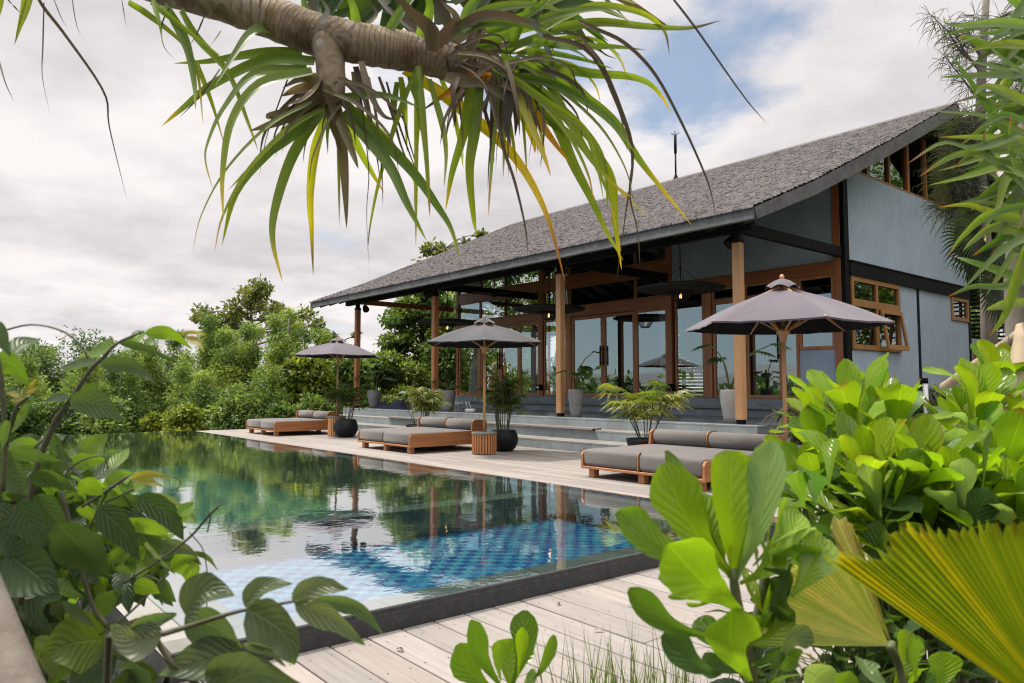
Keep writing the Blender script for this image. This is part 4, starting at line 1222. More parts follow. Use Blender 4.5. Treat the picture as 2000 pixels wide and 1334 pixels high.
def foliage_np(clumps, leaf, seed, cols, droop=.25, up=.4, spread=1.0):
    """clumps: (centre, radii, n). leaf: (length, width). Each leaf a folded diamond."""
    g = np.random.default_rng(seed); VV, CC = [], []
    cols = np.array(cols)
    for ci, (c, r, n) in enumerate(clumps):
        d = g.normal(size=(n, 3)); d /= np.linalg.norm(d, axis=1)[:, None]
        rad = g.random(n) ** .45
        # lumpy shell
        lump = 1 + .28 * np.sin(d[:, 0] * 5 + ci) * np.sin(d[:, 1] * 4 + 2 * ci) + .15 * np.sin(d[:, 2] * 7 + ci)
        pos = np.array(c) + d * np.array(r) * (rad * lump)[:, None] * spread
        ax = d * .55 + g.normal(size=(n, 3)) * .75; ax[:, 2] -= droop
        ax /= np.linalg.norm(ax, axis=1)[:, None]
        nn = g.normal(size=(n, 3)); nn[:, 2] += up * 2
        sd = np.cross(ax, nn); sd /= np.linalg.norm(sd, axis=1)[:, None] + 1e-9
        L = leaf[0] * g.uniform(.65, 1.25, n)[:, None]; Wd = leaf[1] * g.uniform(.7, 1.25, n)[:, None]
        nz = np.cross(sd, ax)
        a = pos; b_ = pos + ax * L * .5 + sd * Wd * .5 + nz * Wd * .15; t = pos + ax * L; c_ = pos + ax * L * .5 - sd * Wd * .5 + nz * Wd * .15
        VV.append(np.stack([a, b_, t, c_], 1).reshape(-1, 3))
        cm = g.random(); k = np.clip(g.normal(cm, .28, n), 0, .999) * (len(cols) - 1)
        i0 = k.astype(int); f = (k - i0)[:, None]
        col = cols[i0] * (1 - f) + cols[np.minimum(i0 + 1, len(cols) - 1)] * f
        col = col * g.uniform(.72, 1.25, n)[:, None]
        CC.append(np.repeat(col, 4, 0))
    V = np.concatenate(VV); F = np.arange(len(V)).reshape(-1, 4)
    return V, F, np.concatenate(CC)
def tree(name, base, trunk, clumps, leaf, seed, cols, label, cat='tree', group=None, droop=.25, branch=True, bark='bark', r0=.14, up=.4):
    """base: world point; trunk: list of local points; clumps local"""
    root = empty(name, base, 0, label, cat, group)
    rr = random.Random(seed)
    b = MB()
    rad = [r0 * (1 - .75 * i / (len(trunk) - 1)) for i in range(len(trunk))]
    b.tube(crom(trunk, 8), [r0 * (1 - .75 * i / 8) for i in range(9)], 7)
    if branch:
        T = crom(trunk, 12)
        for c, r, n in clumps:
            c = Vector(c)
            s = min(T[2:], key=lambda q: (q - c).length + max(0, q.z - c.z + .3) * 3)
            mid = s.lerp(c, .55) + Vector((rr.uniform(-.15, .15), rr.uniform(-.15, .15), rr.uniform(-.1, .25))) * (c - s).length * .5
            b.tube(crom([s, mid, c], 5), [r0 * .30 * (1 - .7 * i / 5) for i in range(6)], 5, cap=False)
            for _ in range(3):
                e = c + Vector([rr.gauss(0, .5) * x for x in r]); b.tube([mid.lerp(c, .5), e], [r0 * .12, r0 * .04], 4, cap=False)
    b.build('trunk', M[bark], root)
    V, F, K = foliage_np(clumps, leaf, seed, cols, droop, up)
    np_mesh('crown', V, F, K, M['foliage'], root)
    return root
G_FRESH = [(0.131, 0.221, 0.062), (0.207, 0.304, 0.083), (0.29, 0.393, 0.096), (0.414, 0.469, 0.111)]
G_MID = [(0.095, 0.173, 0.052), (0.146, 0.241, 0.066), (0.224, 0.319, 0.077), (0.311, 0.379, 0.103)]
G_DARK = [(0.071, 0.137, 0.044), (0.11, 0.197, 0.06), (0.181, 0.272, 0.072), (0.262, 0.343, 0.091)]
G_OLIVE = [(0.089, 0.128, 0.039), (0.153, 0.185, 0.051), (0.229, 0.254, 0.064), (0.305, 0.305, 0.089)]
G_YEL = [(.13, .19, .03), (.22, .28, .035), (.34, .38, .045), (.42, .43, .06)]
ZG = -1.15
def spot(px, D, z=ZG):
    p = at(px, 760, D); return Vector((p.x, p.y, z))
def top_z(py, D): return 1.3 + (760 - py) / FPX * D
def rnd_clumps(rr, h0, h1, rx, n, rc, cnt, flat=1.0, taper=0.0):
    out = []
    for i in range(n):
        z = rr.uniform(h0, h1); f = 1 - taper * (z - h0) / max(.1, h1 - h0)
        a = rr.uniform(0, 6.283); q = rr.uniform(.15, 1) ** .6 * rx * f
        s = rr.uniform(.7, 1.25) * rc
        out.append(((math.cos(a) * q, math.sin(a) * q, z), (s, s, s * flat), int(cnt * rr.uniform(.7, 1.2))))
    return out
def feathery(px, D, ytop, wpx, seed, label, cols=G_FRESH, stems=4, dens=1.0):
    rr = random.Random(seed); base = spot(px, D); h = top_z(ytop, D) - ZG; rx = wpx / FPX * D / 2 * 1.4; h += .35
    cl = []
    for s in range(stems):
        a = rr.uniform(0, 6.283); q = rx * rr.uniform(.1, .8); hh = h * rr.uniform(.72, 1.0) if s else h
        x, y = math.cos(a) * q * (.3 if not s else 1), math.sin(a) * q * (.3 if not s else 1)
        k = max(4, int(hh / .9))
        for i in range(k):
            t = .22 + .78 * i / (k - 1); rr_ = rx * .52 * (1.15 - .72 * t ** 2.2)
            cl.append(((x * (.4 + .6 * t) + rr.uniform(-.3, .3), y * (.4 + .6 * t) + rr.uniform(-.3, .3), hh * t - rr_ * .5 * t), (rr_, rr_, rr_ * 1.15), int(1250 * dens * (rr_ / .6) ** 1.4)))
    return tree('feathery_tree', base, [(0, 0, -1), (.1, 0, h * .4), (0, .1, h * .93)], cl, (.155, .05), seed, cols, label, 'tree', 'feathery pale green trees behind the pool', .15, True, r0=.08)
def bushy(px, D, ytop, wpx, seed, label, cols=G_DARK, name='round_tree', group='trees and shrubs behind the pool', leaf=(.19, .095), ncl=18, cnt=560, h0=.3, cat='tree', zb=ZG, flat=.8, taper=.35, r0=.13):
    rr = random.Random(seed); base = spot(px, D, zb); h = top_z(ytop, D) - zb; rx = wpx / FPX * D / 2
    rc = rx * .42
    cl = rnd_clumps(rr, h * h0, h - rc * .75 * flat, rx * .72, ncl, rc, cnt, flat, taper)
    cl.append(((0, 0, h - rc * flat * .9), (rc, rc, rc * flat), cnt))
    return tree(name, base, [(0, 0, -1), (.15, .1, h * .35), (-.1, 0, h * .75)], cl, leaf, seed, cols, label, cat, group, .3, True, r0=r0)

# ================================================================ the trees
# dark round trees at the left
bushy(185, 41, 652, 190, 11, 'dark round crowned tree farthest left above the water, behind the vine', G_DARK)
bushy(60, 39, 668, 180, 12, 'dark tree at the left picture edge behind the climbing vine', G_DARK)
bushy(265, 43, 672, 120, 13, 'dark round tree just right of the vine stem', G_DARK)
bushy(-60, 38, 690, 170, 14, 'dark tree cut by the left edge of the picture', G_DARK)
# airy, feathery trees in the middle
feathery(345, 33, 668, 80, 21, 'slim feathery tree with a thin dark stem, left of the big broadleaf tree', G_MID, 2)
feathery(295, 31, 690, 110, 22, 'short feathery tree left of the slim dark stemmed one', G_FRESH, 3)
feathery(425, 31, 640, 110, 23, 'feathery tree in front of the left side of the tall broadleaf tree', G_FRESH, 4)
feathery(488, 30, 655, 100, 24, 'feathery tree in front of the trunk of the tall broadleaf tree', G_FRESH, 4)
feathery(556, 29, 624, 100, 25, 'tallest feathery tree, right of the tall broadleaf trunk', G_FRESH, 4)
feathery(622, 30, 668, 90, 26, 'feathery tree just left of the farthest parasol', G_FRESH, 3)
feathery(380, 28, 735, 120, 27, 'low feathery tree above the far pool edge', G_FRESH, 3)
feathery(520, 27, 745, 130, 28, 'low feathery tree left of the farthest daybed', G_MID, 3)
feathery(230, 29, 740, 110, 29, 'low feathery tree above the left part of the pool edge', G_MID, 3)
feathery(455, 33, 668, 90, 201, 'feathery tree behind the left flank of the tall broadleaf tree', G_FRESH, 4)
feathery(590, 33, 650, 90, 202, 'pale feathery tree behind the gap left of the farthest parasol', G_FRESH, 4)
feathery(150, 33, 715, 120, 203, 'feathery tree in front of the dark round trees at the left', G_FRESH, 3)
feathery(30, 32, 720, 120, 204, 'feathery tree at the far left behind the vine leaves', G_FRESH, 3)
feathery(660, 31, 700, 80, 205, 'feathery tree just behind the farthest column', G_FRESH, 3)
# tall broadleaf tree with visible limbs
def tall_broadleaf(px, D, spec, seed, label, trunkpts, cols, leaf=(.26, .13), cnt=300, name='broadleaf_tree', r0=.2, droop=.35):
    base = spot(px, D); cl = []
    for x, y, rpx, k in spec:
        c = at(x, y, D) - base; r = rpx / FPX * D; c.x += random.Random(x).uniform(-.8, .8)
        cl.append((tuple(c), (r, r, r * .8), int(cnt * k)))
    tp = [tuple((at(x, y, D) - base)) for x, y in trunkpts]; tp[0] = (tp[0][0], tp[0][1], -1)
    return tree(name, base, tp, cl, leaf, seed, cols, label, 'tree', None, droop, True, r0=r0)
tall_broadleaf(495, 38, [(478, 578, 26, 1.1), (500, 566, 24, 1), (522, 560, 15, .6), (455, 605, 28, 1.1), (400, 612, 22, .9), (385, 620, 16, .5), (432, 632, 26, 1), (470, 628, 28, 1.1), (512, 590, 22, .8), (520, 618, 24, .9), (542, 600, 12, .5), (548, 632, 22, .7), (408, 640, 20, .7), (590, 640, 20, .6), (605, 612, 18, .6), (612, 635, 14, .4), (570, 660, 24, .6), (480, 660, 30, .8), (440, 668, 26, .7), (585, 690, 24, .6)], 31,
    'tall broadleaf tree with open crown and visible limbs, the highest tree behind the pool', [(495, 820), (494, 700), (492, 640), (488, 585)], G_OLIVE)
tall_broadleaf(640, 40, [(648, 660, 9, .3), (640, 642, 9, .3), (634, 690, 14, .5), (655, 690, 12, .4), (688, 655, 7, .25), (690, 680, 9, .3), (645, 715, 18, .6)], 32, 'thin young tree rising behind the top of the farthest parasol', [(645, 820), (645, 740), (642, 650)], G_OLIVE)
# shrubs under the trees
bushy(365, 25.9, 792, 95, 41, 'bright yellow green shrub at the far pool edge', G_YEL, 'shrub', leaf=(.16, .09), ncl=9, cnt=360, h0=.35, cat='shrub')
bushy(302, 26.3, 808, 50, 42, 'small yellow green shrub at the far pool edge, left of the wider one', G_YEL, 'shrub', leaf=(.15, .08), ncl=7, cnt=260, h0=.35, cat='shrub')
bushy(600, 28.5, 690, 150, 43, 'yellow leaved bush behind the pole of the farthest parasol', G_YEL[:3] + [(.16, .24, .05)], 'shrub', leaf=(.24, .14), ncl=20, cnt=300, h0=.2, cat='shrub')
bushy(690, 28, 705, 110, 44, 'dense leafy bush behind the farthest column', G_MID, 'shrub', leaf=(.24, .13), ncl=16, cnt=360, h0=.2, cat='shrub')
bushy(455, 26.2, 770, 120, 45, 'mid green bush above the left end of the deck', G_MID, 'shrub', leaf=(.18, .09), ncl=14, cnt=360, h0=.2, cat='shrub')
bushy(610, 26.6, 775, 120, 46, 'dark green bush behind the farthest daybed', G_DARK, 'shrub', leaf=(.2, .1), ncl=14, cnt=380, h0=.2, cat='shrub')
bushy(215, 26, 780, 130, 47, 'mixed green bush at the left part of the far pool edge', G_MID, 'shrub', leaf=(.18, .09), ncl=14, cnt=360, h0=.2, cat='shrub')
bushy(110, 26, 770, 150, 48, 'dark bush behind the vine at the left end of the pool', G_DARK, 'shrub', leaf=(.18, .09), ncl=14, cnt=380, h0=.2, cat='shrub')
bushy(10, 25, 760, 150, 49, 'dark bush at the left picture edge above the water', G_DARK, 'shrub', leaf=(.18, .09), ncl=14, cnt=380, h0=.2, cat='shrub')
bushy(545, 26.0, 792, 90, 40, 'small dark shrub beside the left end of the farthest daybed', G_DARK, 'shrub', leaf=(.18, .09), ncl=9, cnt=300, h0=.3, cat='shrub')
# behind the open end of the villa
def tiered(px, D, ytop, wpx, seed, label, cols=G_MID, tiers=9):
    rr = random.Random(seed); base = spot(px, D, -.5); h = top_z(ytop, D) + .5; rx = wpx / FPX * D / 2; cl = []
    for i in range(tiers):
        z = h * (.28 + .7 * i / (tiers - 1)); f = 1 - .62 * (i / (tiers - 1)) ** 1.4
        for k in range(7):
            a = rr.uniform(0, 6.283); q = rx * f * rr.uniform(.25, .95)
            cl.append(((math.cos(a) * q, math.sin(a) * q, z - .12 * q + rr.uniform(-.2, .2)), (rx * .26, rx * .26, .22), int(230)))
    return tree('tiered_tree', base, [(0, 0, -1), (.1, 0, h * .5), (0, 0, h * .95)], cl, (.24, .12), seed, cols, label, 'tree', None, .5, True, r0=.2)
tiered(822, 33, 556, 210, 51, 'wide tree with layered horizontal branches behind the open end of the villa', [(.08, .15, .035), (.13, .205, .05), (.19, .265, .06), (.28, .33, .09)], 11)
bushy(745, 30, 690, 120, 52, 'leafy bush between the two farthest columns', G_MID, 'shrub', leaf=(.22, .11), ncl=18, cnt=360, h0=.15, cat='shrub')
bushy(800, 29.6, 705, 110, 53, 'dense bush left of the second column from the left', G_FRESH, 'shrub', leaf=(.2, .09), ncl=18, cnt=360, h0=.15, cat='shrub')
bushy(868, 31, 665, 120, 54, 'dense dark bush between the second column and the glass', G_MID, 'shrub', leaf=(.2, .1), ncl=20, cnt=380, h0=.12, cat='shrub')
bushy(868, 36, 600, 150, 55, 'bushy tree behind the left end of the villa glass', G_MID, leaf=(.26, .13), ncl=20, cnt=360, h0=.2)
bushy(735, 27.2, 772, 120, 56, 'low dark bush behind the terrace end and navy cloth', G_DARK, 'shrub', leaf=(.2, .1), ncl=12, cnt=360, h0=.2, cat='shrub')
tall_broadleaf(850, 46, [(835, 486, 16, .5), (822, 492, 10, .3), (858, 484, 10, .3), (925, 462, 9, .4), (930, 470, 8, .3), (905, 475, 8, .25), (945, 470, 6, .2), (850, 520, 40, 1), (900, 520, 40, 1)], 57, 'tall tree whose leafy tips show above the villa roof', [(870, 760), (870, 600), (850, 500)], G_OLIVE, (.34, .15))
for i, (x, y, s, l) in enumerate(((-21, 27.5, 61, 'tree seen through the left bay of glass, nearest the open end'), (-17.5, 28.5, 62, 'tree behind the villa, seen through the middle of the glass'), (-12, 27.8, 63, 'tree behind the slatted screen at the back of the right bay'))):
    rr = random.Random(s)
    tree('garden_tree', (x, y, .1), [(0, 0, -.3), (.1, 0, 2), (0, .1, 5)], rnd_clumps(rr, 1.0, 6.6, 2.2, 22, .85, 330, .9, .3), (.22, .11), s, G_FRESH, l, 'tree', 'garden trees behind the villa', .3, True, r0=.13)
for i, (px, D, yt, w, l) in enumerate(((925, 37, 500, 130, 'tall tree seen through the leftmost glass panels'), (990, 38, 500, 130, 'tall tree seen through the middle of the left glass bay'), (1050, 40, 500, 130, 'tall tree seen through the right part of the left glass bay'))):
    bushy(px, D, yt, w, 501 + i, l, G_FRESH, 'garden_tree', 'garden trees behind the villa', (.24, .12), 22, 420, .08, zb=-.4)
# right of the villa
def bush_at(px, py_base, D, h, w, seed, label, cols, name='shrub', leaf=(.16, .05), cnt=420, ncl=12, droop=.5, group='shrubs by the gable wall', cat='shrub', zb=.1):
    p = at(px, 760, D); rr = random.Random(seed)
    return tree(name, (p.x, p.y, zb), [(0, 0, -.1), (.03, 0, h * .4), (0, 0, h * .8)], rnd_clumps(rr, h * .2, h * .82, w / 2, ncl, w * .22, cnt, .8, .2), leaf, seed, cols, label, cat, group, droop, True, r0=.05)
for i, (px, D, s, yt, w, l) in enumerate(((1935, 30, 71, 560, 130, 'green tree behind the slatted fence right of the villa'), (1990, 28, 72, 520, 120, 'green tree at the right picture edge behind the strap leaved plant'), (1900, 34, 73, 600, 90, 'dark tree close behind the back corner of the villa'))):
    bushy(px, D, yt, w, s, l, G_MID, group='trees right of the villa', zb=.1, ncl=18, cnt=380, h0=.1)
# strap-leaved dark shrubs along the gable wall
def strap_bush(px, D, h, n, seed, label, zb=.12, cols=((.03, .055, .018), (.07, .10, .03), (.12, .14, .04)), ln=.75, w=.045):
    p = at(px, 760, D); rr = random.Random(seed)
    root = empty('strap_leaf_shrub', (p.x, p.y, zb), 0, label, 'shrub', 'dark arching shrubs along the gable wall')
    b = MB()
    for i in range(n):
        a = rr.uniform(0, 6.283); q = rr.uniform(0, .5); z0 = h * rr.uniform(.1, .75)
        s = Vector((math.cos(a) * q * .7, math.sin(a) * q * .7, z0)); d = Vector((math.cos(a), math.sin(a), 0)); L = ln * rr.uniform(.6, 1.1)
        c = jitc(cols[min(2, int(rr.random() ** 1.6 * 3))], rr, .2)
        blade(b, [s, s + d * L * .35 + Vector((0, 0, L * .38)), s + d * L * .75 + Vector((0, 0, L * .22)), s + d * L + Vector((0, 0, -L * .2))], w, (0, 0, 1), prof_lance, c, None, 5, .2, na=1)
    b.build('leaves', M['strap'], root)
    b = MB()
    for k in range(8):
        a = k * .8; b.tube([(math.cos(a) * .3, math.sin(a) * .3, -.05), (math.cos(a) * .2, math.sin(a) * .2, h * .75)], .015, 5)
    b.build('stems', M['cane'], root)
for i, (px, D, h, n, l) in enumerate(((1700, 14.2, 1.25, 300, 'arching dark shrub left of the row, by the villa corner'), (1740, 14.6, 1.30, 320, 'arching dark shrub under the teak gable window'), (1785, 15.2, 1.30, 320, 'arching dark shrub below the black wall strip'), (1830, 15.6, 1.15, 300, 'arching dark shrub behind the two white path lights'), (1872, 16.0, 1.0, 260, 'arching dark shrub at the right end of the row'))):
    strap_bush(px, D, h, n, 80 + i, l)
strap_bush(1580, 12.2, .95, 130, 90, 'cordyline like shrub with dark leaves beside the terrace end, behind the bright bush', .12, ((.03, .05, .02), (.10, .12, .03), (.20, .15, .05)), .6, .05)
strap_bush(1690, 13.4, 1.45, 60, 91, 'upright dark shrub with pointed leaf tips at the villa corner', .12)
# tuft of grass beside the terrace
p = onz(1505, 862, .15); rr = random.Random(5)
gt = empty('grass_tuft', (p.x, p.y, .12), 0, 'dense dark green grass tuft beside the right end of the stone terrace', 'grass')
b = MB()
for i in range(420):
    a = rr.uniform(0, 6.283); q = rr.uniform(0, .3); s = Vector((math.cos(a) * q * 1.6, math.sin(a) * q, 0)); d = Vector((math.cos(a), math.sin(a), 0)); L = rr.uniform(.35, .62)
    blade(b, [s, s + d * L * .15 + Vector((0, 0, L * .7)), s + d * L * .5 + Vector((0, 0, L * .95))], .014, (d.y, -d.x, .2), prof_strap, jitc((.06, .12, .03), rr, .3), None, 4, 0, na=1)
b.build('blades', M['strap'], gt)

# she-oak with drooping needles beside the ridge
def needles(mb, c, n, L, rr, spread, col):
    for i in range(n):
        d = Vector((rr.gauss(0, 1), rr.gauss(0, 1), rr.gauss(-.2, .8))).normalized(); s = Vector(c) + d * spread * rr.uniform(.0, .5)
        e = s + d * L * rr.uniform(.5, 1); e2 = e + Vector((d.x * .3, d.y * .3, -.7)) * L * rr.uniform(.2, .7)
        blade(mb, [s, e, e2], .012, VD * -1, prof_strap, jitc(col, rr, .25), None, 3, 0, na=1)
so = empty('she_oak', tuple(spot(1945, 13.5, .1)), 0, 'wispy needle leaved tree beside the roof ridge at the right', 'tree')
rr = random.Random(44); base = spot(1945, 13.5, .1); Dn = 13.5
b = MB(); b.tube([at(x, y, Dn) - base for x, y in ((1945, 880), (1925, 500), (1912, 320), (1918, 120), (1930, -60))], [.14, .12, .10, .08, .05], 8)
BR = [((1918, 130), (1880, 105), (1850, 60), (1818, 30)), ((1915, 140), (1880, 95), (1860, 50)), ((1916, 110), (1890, 70), (1905, 30)), ((1915, 200), (1885, 160), (1845, 110)), ((1913, 330), (1885, 270), (1868, 235)), ((1913, 360), (1890, 330), (1862, 300)), ((1915, 400), (1880, 350), (1850, 380)), ((1914, 300), (1895, 260), (1900, 220)), ((1916, 250), (1960, 200), (1990, 160)), ((1916, 420), (1890, 380), (1870, 400))]
for br_ in BR: b.tube(crom([at(x, y, Dn) - base for x, y in br_], 6), [.03, .026, .022, .018, .014, .01, .006], 5)
b.build('trunk', M['bark'], so)
b = MB()
for br_ in BR:
    P = crom([at(x, y, Dn) - base for x, y in br_], 8)
    up_ = br_[-1][1] < 220
    for q in P[3:]: needles(b, q, 20 if up_ else 46, .33 if up_ else .42, rr, .12, (.075, .085, .06))
for y in range(250, 420, 14): needles(b, at(1875 + rr.uniform(-28, 25), y, Dn) - base, 60, .45, rr, .25, (.07, .085, .05))
for y in range(20, 140, 14): needles(b, at(1965 + rr.uniform(-40, 30), y, Dn) - base, 30, .4, rr, .25, (.075, .085, .06))
b.build('needles', M['strap'], so)
# dark fan palm in front of the gable
fp = empty('fan_palm', tuple(spot(1930, 12.6, .1)), 0, 'dark fan palm with drooping fronds in front of the gable wall', 'palm')
base = spot(1930, 12.6, .1); b = MB()
b.tube([at(x, y, 12.6) - base for x, y in ((1930, 860), (1925, 640), (1922, 480))], [.09, .08, .07], 8); b.build('trunk', M['bark'], fp)
for k, (hx, hy, tx, ty, s) in enumerate(((1898, 470, 1850, 515, 1), (1905, 430, 1855, 420, 1), (1910, 500, 1880, 555, .9), (1930, 430, 1960, 400, 1), (1915, 460, 1862, 470, 1), (1935, 480, 1985, 520, 1), (1960, 570, 1900, 560, .9), (1955, 560, 1950, 620, .9))):
    hub = at(hx, hy, 12.4 - .05 * k) - base; tip = at(tx, ty, 12.3 - .06 * k) - base; ax = (tip - hub).normalized(); L = (tip - hub).length * s
    b = MB(); b.tube([at(1922, 480, 12.6) - base, hub], .012, 5)
    sd = ax.cross(VD).normalized()
    for i in range(26):
        a = R(-105 + 210 * i / 25); d = ax * math.cos(a) + sd * math.sin(a)
        blade(b, [hub, hub + d * L * .6, hub + d * L * rr.uniform(.9, 1.05) + Vector((0, 0, -L * .22))], .05, -VD, prof_strap, jitc((.035, .055, .022), rr, .25), None, 5, .3, na=1)
    b.build('frond', M['strap'], fp)
# garden trees out of frame to the right, mirrored in the gable windows
for i, (x, y, s) in enumerate(((-3.6, 27.5, 301), (-1.6, 23.5, 302), (2.0, 19.5, 303))):
    rr = random.Random(s)
    tree('garden_tree', (x, y, .1), [(0, 0, -.3), (.1, 0, 3), (0, .1, 7)], rnd_clumps(rr, 1.5, 10.5, 2.6, 26, 1.1, 260, .9, .3), (.3, .15), s, G_MID, ('garden tree outside the frame mirrored in the nearer gable window', 'garden tree outside the frame mirrored in the clerestory glass', 'garden tree outside the frame mirrored in the small gable window')[i], 'tree', 'garden trees right of the villa', .3, True, r0=.16)
# slatted bamboo fence beyond the villa corner
fe = empty('slatted_fence', (-10.5, 29.6, .1), 0, 'tall dark bamboo slat fence beyond the back corner of the villa', 'fence')
b = MB()
for k in range(30):
    z = 2.9 + k * .14; b.tube([(-.4 + rr.uniform(-.05, .05), -2.3, z - .1), (4.6, -1.2, z - .1 + rr.uniform(-.02, .02))], .034, 5)
b.build('slats', M['dark_wood'], fe)
for x in (-.3, 1.2, 2.8, 4.4):
    b = MB(); b.box((x, -2.15 + (x + .4) * .22, -.1), (x + .08, -2.07 + (x + .4) * .22, 7.0)); b.build('post', M['dark_wood'], fe)

# dark wood on the far horizon, mirrored in the glass
b_cl = []; rr = random.Random(77)
for i in range(110):
    a = R(rr.uniform(188, 300)); q = rr.uniform(60, 110); h = rr.uniform(2.0, 4.6) * q / 80
    b_cl.append(((math.cos(a) * q, math.sin(a) * q, h * .3 - 1), (q * .05, q * .05, h * .7), 150))
V, F, K = foliage_np(b_cl, (1.4, .8), 78, G_DARK, .2)
tag(np_mesh('distant_wood', V, F, K, M['foliage']), kind='stuff')

# ================================================================ potted palms
def lady_palm(x, y, z, n, h, seed, label, cols, fan=.30, spread=.35, lw=.034):
    rr = random.Random(seed); root = empty('potted_palm', (x, y, z), 0, label, 'palm', 'lady palms growing in the pots')
    b, c_ = MB(), MB()
    for i in range(n):
        a = rr.uniform(0, 6.283); q = rr.uniform(.02, .18); s = Vector((math.cos(a) * q, math.sin(a) * q, 0))
        d = Vector((math.cos(a), math.sin(a), 0)); hh = h * rr.uniform(.45, 1.0)
        e = s + d * spread * rr.uniform(.1, .6) + Vector((0, 0, hh)); c_.tube(crom([s, s.lerp(e, .5) + d * .02, e], 4), .010, 5)
        for f in range(rr.randint(4, 6)):
            t = rr.uniform(.6, 1.0); s2 = s.lerp(e, t); a2 = rr.uniform(0, 6.283); d2 = Vector((math.cos(a2), math.sin(a2), rr.uniform(.1, .9))).normalized()
            hub = s2 + d2 * rr.uniform(.10, .26); c_.tube([s2, hub], .004, 4)
            col = jitc(cols[rr.randrange(len(cols))], rr, .2); sd = d2.cross(Vector((0, 0, 1))).normalized(); k = rr.randint(6, 9)
            for j in range(k):
                an = R(-85 + 170 * j / (k - 1)); dd = (d2 * math.cos(an) + sd * math.sin(an)).normalized(); L = fan * rr.uniform(.75, 1.1)
                blade(b, [hub, hub + dd * L * .5 + Vector((0, 0, .02)), hub + dd * L + Vector((0, 0, -L * .35))], lw, d2.cross(sd) + Vector((0, 0, .5)), prof_lance, col, mixc3(col, (.2, .2, .05), .25), 4, .25, na=1)
    c_.build('canes', M['cane'], root); b.build('fronds', M['strap'], root)
PG = [(.045, .09, .025), (.07, .125, .03), (.105, .165, .04)]; PY = [(.12, .17, .03), (.21, .25, .06), (.36, .37, .16), (.09, .14, .03)]
lady_palm(PA[0], PA[1], .43, 12, .95, 1, 'dark green lady palm in the round black pot by the farthest daybed', PG)
lady_palm(PB[0], PB[1], .40, 15, 1.08, 2, 'dark green lady palm in the round black pot by the middle parasol', PG, .27, .3)
lady_palm(-16.2, 10.25, .33, 10, 1.0, 3, 'yellowish lady palm with pale tips in the bowl behind the middle daybed', PY, .40, .6, .042)
lady_palm(-8.62, 10.22, .36, 10, .92, 4, 'yellow green lady palm spreading from the bowl behind the nearest daybed', PY, .40, .8, .042)
def philo(x, y, z, stems, seed, label, lob=.34, cols=((.06, .11, .03), (.09, .14, .04))):
    """long arching petioles carrying deeply lobed leaves"""
    rr = random.Random(seed); root = empty('philodendron', (x, y, z), 0, label, 'plant', 'lobed leaved plants in the tall pots')
    b, c_ = MB(), MB()
    for (dx, dy, dz) in stems:
        e = Vector((dx, dy, dz)); c_.tube(crom([(0, 0, 0), (dx * .35, dy * .35, dz * .7), e], 6), .012, 6)
        d = Vector((dx, dy, 0)).normalized(); ax = (d * .8 + Vector((0, 0, -.25))).normalized(); sd = ax.cross(Vector((0, 0, 1))).normalized(); col = jitc(cols[rr.randrange(2)], rr, .2)
        for i in range(15):
            t = i / 14; an = R(-130 + 260 * t); o_ = e + ax * lob * .35 * (1 - abs(t - .5) * 1.2)
            dd = (ax * math.cos(an * .85) + sd * math.sin(an * .85) + Vector((0, 0, .12))).normalized(); L = lob * (.55 + .45 * math.cos(an * .6))
            blade(b, [e.lerp(o_, .6), o_ + dd * L * .55, o_ + dd * L + Vector((0, 0, -L * .2))], .065, (0, 0, 1), prof_lance, col, None, 4, .2, na=1)
    c_.build('stems', M['stem'], root); b.build('leaves', M['leaf'], root)
philo(TP[0][0], TP[0][1], ZP + .57, [(.35, -.3, .75), (-.4, .1, .6), (.1, .4, .8), (.5, .2, .5), (-.2, -.4, .55)], 3, 'leafy plant in the far left tall pot')
philo(TP[1][0], TP[1][1], ZP + .57, [(.35, .2, .30), (-.2, -.3, .35), (.1, .4, .45), (.5, -.1, .2), (-.35, .1, .3)], 4, 'leafy plant in the grey pot by the second column', .26)
philo(TP[2][0], TP[2][1], ZP + .60, [(.05, .1, .55), (.35, .25, .95), (-.15, -.2, .5), (.18, -.15, .45), (-.05, .3, .6), (.25, .0, .6)], 5, 'upright plant with lobed leaves in the slim pot by the third column', .24)
philo(TP[3][0], TP[3][1], ZP + .60, [(-.32, -.2, .95), (.42, .35, .80), (.62, .55, .95), (-.28, .1, .7)], 6, 'philodendron with three long arching stems behind the nearest column', .30)
# ================================================================ foreground plants
def PL(px, D, dD=0.0, bow=0.0):
    """pixel path at a distance; dD = extra distance reached at the tip"""
    n = len(px) - 1
    return [at(x, y, D + dD * i / n + bow * math.sin(math.pi * i / n)) for i, (x, y) in enumerate(px)]
def pxw(w, D): return w * D / FPX
rr = random.Random(12)
# ---------------------------------------------------------------- screw pine (pandanus) leaning over the picture
DP = 2.7
pan = empty('screw_pine', (-4.2, -3.0, -1.15), 0, 'screw pine with ringed trunk and hanging strap leaves across the top of the view', 'tree')
def rel(mb, org): mb.v = [(x - org[0], y - org[1], z - org[2]) for x, y, z in mb.v]
PO = Vector(pan.location)
def pbuild(mb, name, mat): rel(mb, PO); return mb.build(name, M[mat], pan)
b = MB()
path = [PO + Vector((0, 0, -.2)), PO + Vector((.25, .25, 1.2)), PO + Vector((.75, .95, 2.6)), at(-420, -120, 3.3), at(60, -90, 3.0)] + [at(x, y, DP + dz) for x, y, dz in ((372, -18, .14), (519, 30, .06), (615, 66, .02), (720, 88, 0), (800, 102, 0), (880, 122, .02), (960, 142, .05), (1010, 160, .08))]
Lp = crom(path, 90); radii = []
for i in range(91):
    t = i / 90
    r = .115 - .035 * t if t < .6 else .094 - .02 * (t - .6) / .4
    radii.append(r * (1 + .025 * math.sin(i * 2.3)) * (.74 if t > .97 else .81))
